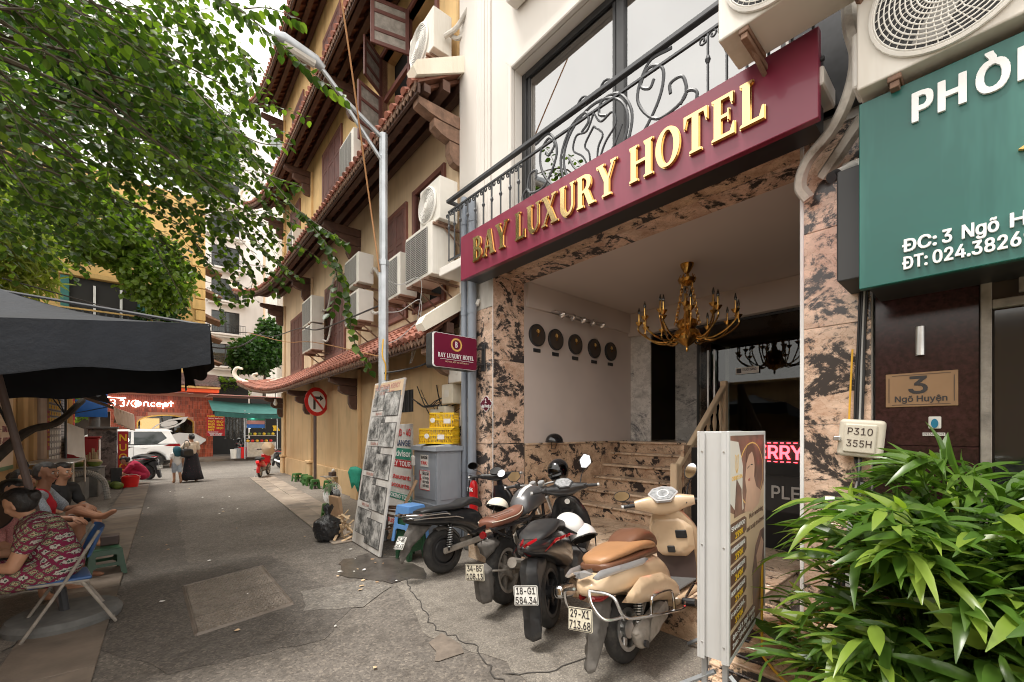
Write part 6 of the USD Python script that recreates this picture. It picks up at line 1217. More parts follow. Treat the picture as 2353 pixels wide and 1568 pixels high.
def pr(pts, mat, d=.0045, name='print_area'): MB().add(extr(Polygon([(X_(u), Z_(v)) for u, v in pts]).intersection(sbox(.017, ZB+.017, WS-.017, ZT-.017)), .0006, FMs(d))).build(name, M[mat], po, False)
cir = lambda cu, cv, ru, rv, a0=0, a1=2*PI, n=30: [(cu+ru*math.cos(a), cv+rv*math.sin(a)) for a in np.linspace(a0, a1, n)]
pr([(0, 1), (1, 1), (1, .75)]+[(1-.0, .70)]+cir(.40, .80, .62, .185, -.35, -PI+.2, 20)+[(0, .72)], 'dark_print', .0042); pr([(0, 0), (1, 0), (1, .10), (0, .10)], 'brown_print', .0043)
pr(cir(.58, .80, .38, .165), 'gold_print', .0046); pr(cir(.58, .80, .365, .158), 'dark_print', .005)
pr([(.36, .62), (.42, .72), (.38, .78), (.42, .86), (.52, .92), (.62, .91), (.66, .84), (.64, .78), (.72, .72), (.9, .68), (.8, .62), (.6, .60)], 'skin_print', .0055); pr([(.40, .86), (.44, .95), (.60, .955), (.72, .90), (.76, .8), (.68, .78), (.67, .86), (.58, .915), (.48, .90)], 'brown_print', .006); pr([(.44, .835), (.50, .845), (.50, .84), (.44, .83)], 'ink', .006); pr([(.54, .85), (.60, .848), (.60, .842), (.54, .844)], 'ink', .006); pr([(.46, .775), (.52, .78), (.52, .765), (.47, .765)], 'lip', .006)
pr([(.0, .70), (.0, .98), (.2, .97), (.32, .85), (.30, .72), (.34, .64), (.2, .62)], 'white_wall', .0052); pr([(.1, .62), (.15, .80), (.28, .74), (.30, .62)], 'dark_print', .0058)
pr([(.62, .10), (.60, .28), (.70, .40), (.86, .46), (1, .46), (1, .10)], 'dark_print', .0046); pr([(.72, .34), (.9, .42), (.97, .38), (.9, .28), (.76, .26)], 'skin_print', .0052)
lo_ = MB(); 
for k in (-1, 1): lo_.add(extr(affinity.rotate(Polygon(cir(0, 0, .022, .055)).difference(Polygon(cir(0, 0, .018, .049))), 18*k, origin=(0, -.05)), .001, plane_M((X_(.16), -.0062, Z_(.87)), (1, 0, 0), V)))
put_text(lo_, 'CHERRY SPA', .022, (X_(.17), -.0062, Z_(.795)), (1, 0, 0), V, .001, True, 'c', pw*.26); lo_.build('emblem', M['gold_print'], po, False)
t_ = MB(); put_text(t_, 'Hair washing', .03, (X_(.72), -.0062, Z_(.57)), (1, 0, 0), V, .001, False, 'c', pw*.44); put_text(t_, 'and scalp treatment', .03, (X_(.70), -.0062, Z_(.51)), (1, 0, 0), V, .001, False, 'c', pw*.56); t_.build('lettering', M['brown_print'], po, False)
t_ = MB(); t2 = MB()
for k, (s, pz) in enumerate((('SHAMPOO', '199K'), ('NOURISHING SHAMPOO', '199K'), ('FOOT MASSAGE', '149K'), ('BODY MASSAGE', '199K'), ('FACIAL', '199K'))):
    v1 = .60-.098*k; pr([(0, v1), (.36, v1), (.42, v1-.015), (.42, v1-.07), (.36, v1-.085), (0, v1-.085)], 'brown_print', .0046, 'price_tag'); put_text(t_, s, .024, (X_(.20), -.0062, Z_(v1-.035)), (1, 0, 0), V, .001, True, 'c', pw*.34); put_text(t2, pz, .034, (X_(.22), -.0062, Z_(v1-.078)), (1, 0, 0), V, .001, True, 'c', pw*.2)
put_text(t_, 'Đ/c: Số 1 Ngõ Huyện', .026, (X_(.06), -.0062, Z_(.065)), (1, 0, 0), V, .001, True, 'l', pw*.6); put_text(t_, 'Zalo: 0966.186.318', .026, (X_(.06), -.0062, Z_(.025)), (1, 0, 0), V, .001, True, 'l', pw*.6); t_.build('lettering', M['white_paint'], po, False); t2.build('prices', M['yellow_print'], po, False)
for x in (.03, WS-.03):
    for y in (.02, D_-.02): MB().box((x-.013, y-.013, .0), (x+.013, y+.013, ZB-.011)).build('leg', M['galv'], spa, False)
    MB().tube([(x, D_/2, .34), (x-.02, D_+.35, .02)], .014, 4).build('brace', M['galv'], spa); MB().tube([(x, .0, .34), (x-.02, -.33, .02)], .014, 4).build('brace', M['galv'], spa)
# ---------------- motorbikes: local x forward from the rear axle, y to the rider's left
def wheel(t, x, r, w, spokes=5, hubr=.05, mat='black_metal', disc=False, rimw=.05, solid=False, y=0):
    R_, n = [], 48
    for k in range(n):
        a = 2*PI*k/n; c = np.array([x+(r-w*.5)*math.cos(a), y, r+(r-w*.5)*math.sin(a)]); d = np.array([math.cos(a), 0, math.sin(a)]); bump = 1.0+(.035 if k % 2 else -.02)
        R_.append([c+d*(w*.52*math.cos(q)*(bump if abs(math.cos(q)) > .6 and math.cos(q) > 0 else 1))+np.array([0, w*.5*math.sin(q), 0]) for q in np.linspace(0, 2*PI, 12, endpoint=False)])
    R_.append(R_[0]); wh = obj('wheel', skin_rings(np.array(R_), caps=False), M['rubber'], t, 50)
    WM = trs((x, y, r), x=90); ri = r-w*.92
    MB().add(lathe([(ri-.015, -rimw), (ri+.012, -rimw), (ri+.012, -rimw*.8), (ri-.006, -rimw*.5), (ri-.006, rimw*.5), (ri+.012, rimw*.8), (ri+.012, rimw), (ri-.015, rimw), (ri-.02, 0), (ri-.015, -rimw)], 40, WM)).build('rim', M[mat], wh)
    if solid: MB().add(lathe([(0, -.045), (ri*.75, -.045), (ri*.82, -.03), (ri-.016, -.02), (ri-.016, .02), (ri*.82, .03), (ri*.75, .045), (0, .045)], 30, WM)).build('hub_motor', M[mat], wh)
    m = MB()
    for k in range(spokes):
        a = 2*PI*k/spokes+.3; m2 = trs((x, y, r), y=-math.degrees(a)); m.add(bx((hubr*.7, -.018, -.022), (ri-.01, .018, .022), .006), m2 @ trs((0, .0, 0)))
        if solid: pass
    if spokes: m.add(lathe([(0, -.05), (hubr, -.05), (hubr, .05), (0, .05)], 20, WM)); m.build('spokes', M[mat], wh)
    if disc: MB().add(lathe([(hubr*1.1, .052), (r*.55, .052), (r*.55, .056), (hubr*1.1, .056)], 30, WM)).build('brake_disc', M['steel'], wh)
    return wh
def body_loft(t, name, mat, secs, p=2.6, n=20, sub=None):
    P = [((s[0], s[4] if len(s) > 4 else 0, s[1]), s[2], s[3]) for s in secs]; A = np.array([[*s[0], s[1], s[2]] for s in P]); S = spline(A, 5)
    return obj(name, loft([((s[0], s[1], s[2]), max(s[3], .004), max(s[4], .004)) for s in S], n=n, p=p), M[mat], t, 50)
def plate(t, loc, l1, l2, mat, tilt=0):
    T = trs(loc, y=tilt); o = MB().add(extr(rr_(-.095, -.07, .095, .07, .012), .004, T @ plane_M((0, 0, 0), U, V))).build('number_plate', M[mat], t, False); m = MB(); 
    for s, z in ((l1, .010), (l2, -.056)): put_text(m, s, .046, (0, 0, 0), (1, 0, 0), (0, 1, 0), .002, True, 'c', .15 if len(s) < 6 else .165) if False else m.add(MB_text(s, .046, z, .15 if len(s) < 6 else .165), T @ plane_M((-.0045, 0, 0), U, V))
    fr = rr_(-.091, -.066, .091, .066, .010); m.add(extr(fr.difference(fr.buffer(-.004)), .0012, T @ plane_M((-.0045, 0, 0), U, V))); m.build('plate_lettering', M['ink'], o, False)
def MB_text(s, h, z, wd): m = MB(); put_text(m, s, h, (0, z, 0), (1, 0, 0), (0, 1, 0), .0015, True, 'c', wd); return m.get()
def bars(t, x, z, half=.34, turn=25, rise=.03, grip='black_plastic', back=.10, tube_mat='black_metal', mirrors=(), lever=True, core=True):
    "handlebar with grips, levers and mirrors, turned about the steering head at x"
    T = trs((x, 0, z), z=turn)
    def g(*p): return tuple((T @ np.array([*p, 1]))[:3])
    if core: MB().tube([g(*q) for q in spline([(-back, -half+.1, rise), (-back*.5, -.12, rise*.8), (0, 0, 0), (-back*.5, .12, rise*.8), (-back, half-.1, rise)], 5)], .013, 8).build('handlebar', M[tube_mat], t)
    for s in (-1, 1):
        a, b = g(-back, s*(half-.13), rise), g(-back-.03, s*half, rise-.005); MB().tube([a, b], .0175, 10).build('grip', M[grip], t); MB().tube([b, g(-back-.034, s*(half+.02), rise-.005)], .019, 10).build('grip_end', M['steel'], t)
        MB().add(rbox(tuple(np.array(a)-.026), tuple(np.array(a)+.026), .010, 2)).build('switch_box', M['black_plastic'], t, 40)
        if lever: MB().tube([g(-back+.03, s*(half-.14), rise), g(-back+.07, s*(half-.07), rise-.01), g(-back+.05, s*(half+.01), rise-.01)], .006, 6).build('lever', M['steel'], t)
    for s, h, out, kind in mirrors:
        MB().tube(spline([g(-back+.03, s*(half-.17), rise+.01), g(-back+.05, s*(half-.15+out*.3), rise+h*.6), g(-back+.02, s*(half-.15+out), rise+h)], 5), .006, 6).build('mirror_stem', M['black_metal'], t)
        c = np.array(g(-back+.02, s*(half-.15+out), rise+h+.05)); shp = {'oval': affinity.scale(Point(0, 0).buffer(.05, 12), 1.35, .85), 'round': Point(0, 0).buffer(.05, 12), 'diamond': Polygon([(-.075, .0), (-.02, .055), (.06, .05), (.075, -.01), (.02, -.06), (-.05, -.045)])}[kind]
        if h > .12 and kind != 'round': shp = affinity.rotate(shp, 60 if kind == 'oval' else 50)
        Tm = T.copy(); Tm[:3, 3] = c; Pm = Tm @ plane_M((0, 0, 0), (0, -1, 0), (.12, 0, .99)); mo = MB().add(extr(shp.buffer(.006), .02, Pm @ trs((0, 0, -.02)))).build('mirror', M['black_plastic'], t, 30); obj('mirror_glass', extr(shp, .002, Pm @ trs((0, 0, .0005))), M['mirror'], mo, False)
    return T
def spring(t, a, b, r, mat='steel', turns=9):
    a, b = np.array(a, float), np.array(b, float); d = b-a; L = np.linalg.norm(d); d /= L; e = np.cross(d, [0, 1, 0]); e /= np.linalg.norm(e); f = np.cross(d, e); q = np.linspace(0, 1, turns*10)
    s = MB().tube([a+d*L*(.12+.76*k)+r*(math.cos(2*PI*turns*k)*e+math.sin(2*PI*turns*k)*f) for k in q], .0055, 5); o = s.build('spring', M[mat], t); MB().cyl(a, b, r*.45, 10).build('damper', M['black_metal'], t)
def bike_thing(name, label, loc, rz, lean=-8, cat='motorbike'): return thing(name, label, cat, M=trs((loc[0], loc[1], .012), z=rz) @ trs(x=lean))
def fork(t, x0, z0, x1, z1, half=.075, r=.018, mat='black_metal'):
    for s in (-1, 1): MB().cyl((x0, s*half, z0), (x1, s*half, z1), r, 10).build('fork_leg', M[mat], t)
def fender(t, x, r, w, a0, a1, mat, name='fender'):
    R_ = []
    for a in np.linspace(a0, a1, 14): c = np.array([x, 0, r-.0]); d = np.array([math.cos(a), 0, math.sin(a)]); R_.append([c+d*(r+.025-.035*abs(q)**2)+np.array([0, q*w, 0]) for q in np.linspace(-1, 1, 7)]+[c+d*(r+.018-.035*abs(q)**2)+np.array([0, q*w*.93, 0]) for q in np.linspace(1, -1, 7)])
    obj(name, skin_rings(np.array(R_)), M[mat], t, 50)
def helmet(label, loc, rz=0, rx=0, ry=0, mat='bike_white', full=False, s=1.0, inner='cloth_black'):
    t = thing('helmet', label, 'helmet', M=trs(loc, rx, ry, rz, s)); sp = trimesh.creation.icosphere(4, 1.0); v = sp.vertices*[.145, .115, .125]
    if full:
        v = v.copy(); low = v[:, 2] < 0; v[low, 2] *= 1.15; v[:, 0] += np.where((v[:, 2] < -.02) & (v[:, 0] > 0), .02, 0); f = sp.faces; c = v[f].mean(1); keep = ~((c[:, 0] > .045) & (c[:, 2] > -.045) & (c[:, 2] < .06) & (np.abs(c[:, 1]) < .105)) & (c[:, 2] > -.115); obj('shell', (v, f[keep]), M[mat], t, True)
        keep = (c[:, 0] > .03) & (c[:, 2] > -.055) & (c[:, 2] < .07); obj('visor', (v*[1.02, 1.03, 1.0], f[keep]), M['visor'], t, True); obj('lining', (v*.93, f[c[:, 2] > -.11]), M['cloth_black'], t, True)
    else:
        f = sp.faces; c = v[f].mean(1); k = c[:, 2] > -.02+.03*(c[:, 0] > .08); obj('shell', (v, f[k]), M[mat], t, True); obj('lining', (v*.93, f[c[:, 2] > -.015]), M[inner], t, True); MB().add(tube([(.146*math.cos(a)*1.0, .116*math.sin(a), -.018+.02*max(0, math.cos(a))) for a in np.linspace(0, 2*PI, 30, endpoint=False)], .007, 6, closed=True)).build('edge_trim', M['black_plastic'], t); MB().tube([(0, .1, -.02), (.02, .06, -.12), (.02, -.06, -.12), (0, -.1, -.02)], .006, 5).build('strap', M['black_plastic'], t)
    return t
# ---- tan scooter
def tan_scooter():
    t = bike_thing('tan_scooter', 'tan scooter with brown and orange leather seat nearest the spa sign', (2.62, 1.72), 4, -10)
    wheel(t, 0, .225, .10, 6, .06, 'steel', rimw=.045); wheel(t, 1.24, .235, .095, 5, .05, 'steel', True)
    body_loft(t, 'body', 'bike_beige', [(-.40, .585, .03, .02), (-.36, .59, .085, .05), (-.22, .60, .15, .085), (0, .595, .178, .115), (.2, .565, .185, .15), (.42, .50, .175, .17), (.56, .44, .14, .14), (.64, .40, .09, .10)], 2.8)
    for s in (-1, 1):
        MB().add(inflate([(-.28, .50), (-.02, .60), (.30, .56), (.52, .44), (.58, .33), (.45, .32), (.22, .38), (-.08, .44)], .03, .05, .03, True), trs((0, s*.165, 0), x=s*-4)).build('side_panel', M['bike_beige'], t, 60)
        MB().add(inflate([(-.395, .575), (-.30, .615), (-.06, .635), (-.03, .61), (-.12, .575), (-.30, .545)], .018, .02, .018), trs((0, s*.150, 0), z=s*14)).build('indicator_lens', M['lens_clear'], t, 60)
        MB().add(inflate([(-.41, .56), (-.30, .545), (-.16, .565), (-.2, .53), (-.32, .50), (-.40, .52)], .016, .02, .018), trs((0, s*.145, 0), z=s*14)).build('tail_lamp', M['lens_red'], t, 60)
        MB().tube(spline([(-.42, s*.06, .60), (-.36, s*.19, .56), (-.30, s*.215, .42), (-.1, s*.225, .36), (.25, s*.235, .29), (.5, s*.235, .25), (.60, s*.22, .30), (.78, s*.22, .36)], 6), .011, 8).build('guard_rail', M['chrome'], t); MB().tube(spline([(.02, s*.228, .34), (.03, s*.238, .43), (.08, s*.24, .455), (.30, s*.24, .43), (.35, s*.24, .38), (.34, s*.236, .27)], 5), .010, 8).build('guard_loop', M['chrome'], t)
        MB().add(inflate([(-.44, .685), (-.36, .715), (-.1, .705), (.14, .70), (.18, .68), (.1, .655), (-.2, .66), (-.40, .66)], .012, .014, .02), trs((0, s*.165, 0), z=s*7)).build('grab_rail', M['bike_silver'], t, 60)
    MB().tube(spline([(-.42, -.06, .60), (-.45, -.09, .52), (-.42, -.15, .43), (-.30, -.215, .42)], 5), .010, 8).build('rear_loop', M['chrome'], t)
    MB().add(inflate([(-.47, .69), (-.40, .715), (-.24, .70), (-.22, .68), (-.42, .665)], .15, .10, .03)).build('grab_rail', M['bike_silver'], t, 60)
    body_loft(t, 'seat_base', 'leather_dark_brown', [(-.27, .705, .07, .02), (-.22, .71, .13, .03), (0, .715, .165, .035), (.25, .71, .165, .035), (.46, .69, .12, .04), (.50, .68, .07, .03)], 3)
    body_loft(t, 'seat', 'leather_tan', [(-.26, .735, .06, .02), (-.2, .755, .12, .03), (-.02, .77, .158, .04), (.16, .775, .165, .045), (.30, .76, .16, .05), (.42, .735, .13, .04), (.50, .70, .07, .03)], 2.6)
    body_loft(t, 'seat_hump', 'leather_dark_brown', [(.10, .80, .10, .02), (.20, .82, .13, .045), (.30, .825, .14, .06), (.40, .80, .135, .06), (.49, .75, .11, .05), (.53, .71, .07, .03)], 2.6)
    # rear mudguard and plate
    MB().add(inflate([(-.30, .50), (-.10, .50), (-.18, .36), (-.30, .20), (-.42, .08), (-.48, .10), (-.42, .30)], .045, .03, .03)).build('mudguard', M['dusty_plastic'], t, 60)
    plate(t, (-.475, 0, .43), '29-X1', '713.68', 'plate_yellow', 12)
    MB().add(inflate([(-.08, .10), (.10, .08), (.35, .20), (.50, .22), (.5, .34), (.2, .36), (0, .34), (-.08, .26)], .05, .04, .03), trs((0, .10, 0))).build('engine_case', M['dusty_metal'], t, 60); MB().box((.25, -.1, .2), (.56, .1, .40), .03).build('engine', M['black_plastic'], t)
    MB().add(rbox((-.16, -.055, -.065), (.28, .045, .075), .045, 3), trs((.03, -.165, .235), y=-14)).build('muffler', M['dusty_metal'], t, 40); MB().add(inflate([(-.10, -.04), (.0, .07), (.26, .07), (.27, .0), (.05, -.05)], .008, .01, .03), trs((.03, -.224, .24), y=-14)).build('heat_shield', M['dusty_metal'], t, 60); MB().add(lathe([(.012, 0), (.022, 0), (.022, .02), (.012, .02)], 12, trs((-.10, -.215, .19), x=90))).build('outlet', M['black_metal'], t); MB().tube([(.0, -.10, .225), (.12, -.14, .42)], .02, 8).build('swing_arm', M['dusty_metal'], t)
    spring(t, (.0, -.13, .26), (.05, -.13, .46), .03); MB().add(lathe([(0, 0), (.03, 0), (.03, .10), (0, .10)], 10, trs((.58, -.2, .27), x=90))).build('foot_peg', M['black_plastic'], t)
    # floor, leg shield, front
    MB().add(inflate([(.50, .22), (.98, .22), (1.0, .30), (.96, .335), (.58, .335), (.52, .34)], .19, .05, .03)).build('floor_pan', M['bike_beige'], t, 60); MB().box((.58, -.165, .336), (.98, .165, .352), .006).build('floor_mat', M['mat_grey'], t)
    body_loft(t, 'front_apron', 'brown_plastic', [(.97, .33, .16, .02), (.985, .45, .175, .10), (1.0, .62, .17, .15), (1.0, .72, .15, .1)], 3)
    sh = [(1.06, .30, .14), (1.10, .45, .20), (1.08, .62, .225), (1.04, .78, .215), (1.00, .90, .15), (.99, .95, .09)]
    R_ = [ring_se((x-.02, 0, z), .055, w_, (1, 0, 0), (0, 1, 0), 20, 2.8) for x, z, w_ in spline(np.array(sh), 5)]; obj('front_cover', skin_rings(np.array(R_)), M['bike_beige'], t, 50)
    MB().add(inflate([(-.19, .60), (-.20, .78), (-.13, .90), (.13, .90), (.20, .78), (.19, .60), (.11, .53), (-.11, .53)], .05, .06, .03), trs((.985, 0, 0), z=90)).build('inner_cowl', M['bike_beige'], t, 60)
    for y, z, w_, h_ in ((-.11, .73, .05, .035), (.0, .60, .035, .03)): MB().box((.925, y-w_, z-h_), (.955, y+w_, z+h_), .008).build('cowl_pocket', M['black_plastic'], t)
    MB().add(rbox((1.13, -.07, .56), (1.2, .07, .68), .025, 2)).build('headlight', M['lens_clear'], t, 40)
    fork(t, 1.06, .40, 1.235, .24, .07); fender(t, 1.24, .235, .07, .2, 2.6, 'bike_beige', 'front_fender')
    T = bars(t, .95, .99, .35, 24, .02, back=.05, mirrors=((-1, .20, .06, 'oval'), (1, .04, .16, 'oval')), core=False)
    hb = spline(np.array([(-.05, -.25, .02, .042, .04), (-.03, -.15, .015, .06, .065), (.0, -.07, .0, .085, .09), (.0, .07, .0, .085, .09), (-.03, .15, .015, .06, .065), (-.05, .25, .02, .042, .04)]), 5); rg_ = [ring_se(q[:3], q[3], q[4], (1, 0, 0), (0, 0, 1), 16, 2.6) for q in hb]; v, f = skin_rings(np.array(rg_)); obj('handlebar_cover', (v @ T[:3, :3].T+T[:3, 3], f), M['bike_beige'], t, 50)
    body_loft(t, 'steering_neck', 'bike_beige', [(.99, .86, .06, .05), (.975, .92, .065, .05), (.955, .97, .06, .05)], 2.6)
    dl = Polygon([(-.11, .03), (-.075, .085), (0, .105), (.075, .085), (.11, .03), (.05, -.055), (-.05, -.055)]); Pm = T @ plane_M((-.045, 0, .068), (0, -1, 0), (.80, 0, .60)); MB().add(extr(dl.buffer(.018), .022, Pm)).build('dial_surround', M['bike_silver'], t, 30); do = MB().add(extr(dl, .004, Pm @ trs((0, 0, .0225)))).build('dial', M['dial'], t, False); MB().add(extr(Point(0, .02).buffer(.05).difference(Point(0, .02).buffer(.044)), .002, Pm @ trs((0, 0, .027)))).build('dial_ring', M['white_paint'], do, False)
    m = MB(); put_text(m, 'LEAD', .040, (.18, -.2065, .455), (1, 0, .06), (0, -.1, 1), .012, True, 'c', .20); m.build('badge', M['black_metal'], t, False) if False else MB().add(m, trs((-.05, .004, .05))).build('badge', M['black_metal'], t, False)
    for s in (-1, 1): MB().tube(spline([(.91, s*.22, 1.0), (1.02, s*.15, .96), (1.04, s*.08, .86), (1.06, s*.07, .6)], 5), .0045, 5).build('brake_cable', M['cable_black'], t)
    MB().tube([(.45, .14, .22), (.33, .24, .0)], .010, 6).build('side_stand', M['black_metal'], t)
    return t
tan = tan_scooter()
# ---- black scooter with red tail
def black_scooter(name, label, loc, rz, plate_=('18-G1', '584.34'), accent='bike_red', seat='black_plastic', M_=None, white=True):
    t = bike_thing(name, label, loc, rz) if M_ is None else thing(name, label, 'motorbike', M=M_)
    wheel(t, 0, .275, .10, 5, .055, 'black_metal', rimw=.04); wheel(t, 1.28, .275, .09, 5, .055, 'black_metal', True)
    body_loft(t, 'body', 'bike_black', [(-.42, .74, .025, .015), (-.36, .725, .075, .045), (-.2, .70, .135, .085), (0, .66, .16, .13), (.22, .60, .165, .17), (.42, .52, .15, .18), (.56, .46, .11, .13), (.62, .44, .07, .08)], 2.7)
    for s in (-1, 1):
        MB().add(inflate([(-.46, .775), (-.36, .785), (-.12, .79), (-.04, .775), (-.16, .745), (-.34, .735), (-.44, .75)], .014, .02, .018), trs((0, s*.115, 0), z=s*13)).build('grab_rail', M[accent], t, 60)
        MB().add(inflate([(-.32, .69), (-.05, .735), (.3, .70), (.42, .66), (.3, .675), (-.03, .705)], .010, .012, .015), trs((0, s*.157, 0), z=s*5)).build('side_stripe', M[accent], t, 60)
        MB().add(inflate([(-.44, .72), (-.34, .715), (-.12, .665), (-.12, .64), (-.22, .645), (-.36, .67)], .016, .02, .018), trs((0, s*.105, 0), z=s*14)).build('tail_lamp', M['lens_red' if s < 0 else 'lens_clear'], t, 60)
    body_loft(t, 'seat', 'black_plastic', [(-.26, .765, .08, .02), (-.16, .79, .125, .035), (.02, .80, .14, .045), (.15, .815, .14, .045), (.24, .80, .135, .05), (.40, .765, .12, .045), (.52, .72, .08, .04), (.56, .69, .05, .03)], 2.7)
    MB().add(inflate([(-.34, .66), (-.06, .62), (-.12, .50), (-.28, .42), (-.36, .20), (-.43, .06), (-.48, .08), (-.44, .40), (-.42, .58)], .07, .04, .03)).build('mudguard', M['black_plastic'], t, 60); plate(t, (-.48, 0, .42), plate_[0], plate_[1], 'plate_white', 10)
    MB().add(inflate([(-.30, .64), (-.1, .60), (.1, .56), (.22, .50), (.1, .50), (-.02, .58), (-.18, .58)], .07, .03, .03)).build('hugger', M['dusty_plastic'], t, 60)
    MB().add(rbox((-.17, -.05, -.05), (.22, .05, .06), .035, 3), trs((-.05, -.16, .30), y=16)).build('muffler', M['chrome'], t, 40); MB().add(inflate([(-.08, .18), (.12, .2), (.42, .24), (.5, .36), (.2, .38), (0, .36)], .05, .04, .03), trs((0, .10, 0))).build('engine_case', M['dusty_metal'], t, 60); MB().box((.2, -.1, .24), (.56, .1, .42), .03).build('engine', M['black_plastic'], t); MB().tube([(0, -.085, .275), (.12, -.11, .26), (.35, -.10, .30)], .022, 8).build('swing_arm', M['black_metal'], t)
    spring(t, (-.02, .12, .3), (.02, .12, .56), .028, 'black_metal')
    MB().add(inflate([(.46, .26), (.98, .24), (1.04, .36), (.98, .42), (.84, .44), (.62, .46), (.52, .44)], .15, .05, .03)).build('floor_tunnel', M['mat_grey'], t, 60)
    sh = [(1.02, .28, .10), (1.06, .42, .17), (1.05, .60, .215), (1.02, .76, .20), (.98, .90, .13), (.97, .95, .08)]; R_ = [ring_se((x, 0, z), .055, w_, (1, 0, 0), (0, 1, 0), 20, 2.8) for x, z, w_ in spline(np.array(sh), 5)]; obj('leg_shield', skin_rings(np.array(R_)), M['bike_black'], t, 50)
    MB().add(rbox((1.08, -.10, .62), (1.18, .10, .80), .03, 2)).build('headlight', M['lens_clear'], t, 40); MB().tube([(.96, -.06, .80), (.90, -.06, .78), (.90, .06, .78), (.96, .06, .80)], .012, 6).build('bag_hook', M['black_plastic'], t)
    fork(t, 1.06, .46, 1.27, .28, .07); fender(t, 1.28, .275, .065, .4, 2.6, 'bike_black', 'front_fender')
    T = bars(t, .94, 1.02, .34, 24, .02, back=.06, mirrors=((-1, .20, .07, 'diamond'),), core=False)
    hb = spline(np.array([(-.06, -.24, .02, .03, .028), (-.03, -.14, .012, .05, .05), (.0, -.06, .0, .07, .07), (.0, .06, .0, .07, .07), (-.03, .14, .012, .05, .05), (-.06, .24, .02, .03, .028)]), 5); v, f = skin_rings(np.array([ring_se(q[:3], q[3], q[4], (1, 0, 0), (0, 0, 1), 16, 2.6) for q in hb])); obj('handlebar_cover', (v @ T[:3, :3].T+T[:3, 3], f), M['bike_black'], t, 50)
    body_loft(t, 'steering_neck', 'bike_black', [(.985, .86, .06, .05), (.965, .93, .06, .05), (.95, .99, .055, .05)], 2.6)
    dl = Polygon([(-.09, .02), (-.06, .07), (0, .085), (.06, .07), (.09, .02), (.045, -.045), (-.045, -.045)]); Pm = T @ plane_M((-.035, 0, .05), (0, -1, 0), (.80, 0, .60)); MB().add(extr(dl.buffer(.012), .02, Pm)).build('dial_surround', M['black_plastic'], t, 30); MB().add(extr(dl, .004, Pm @ trs((0, 0, .0205)))).build('dial', M['dial'], t, False)
    MB().tube([(.4, .13, .24), (.3, .22, .0)], .010, 6).build('side_stand', M['black_metal'], t)
    if white: MB().add(extr(Point(0, 0).buffer(.028), .003, plane_M((.905, -.03, .90), U, V))).build('round_sticker', M['paper'], t, False)
    return t
bs1 = black_scooter('black_scooter', 'black scooter with a bright red tail rail between the cafe racer and tan scooter', (2.62, 2.46), 27)
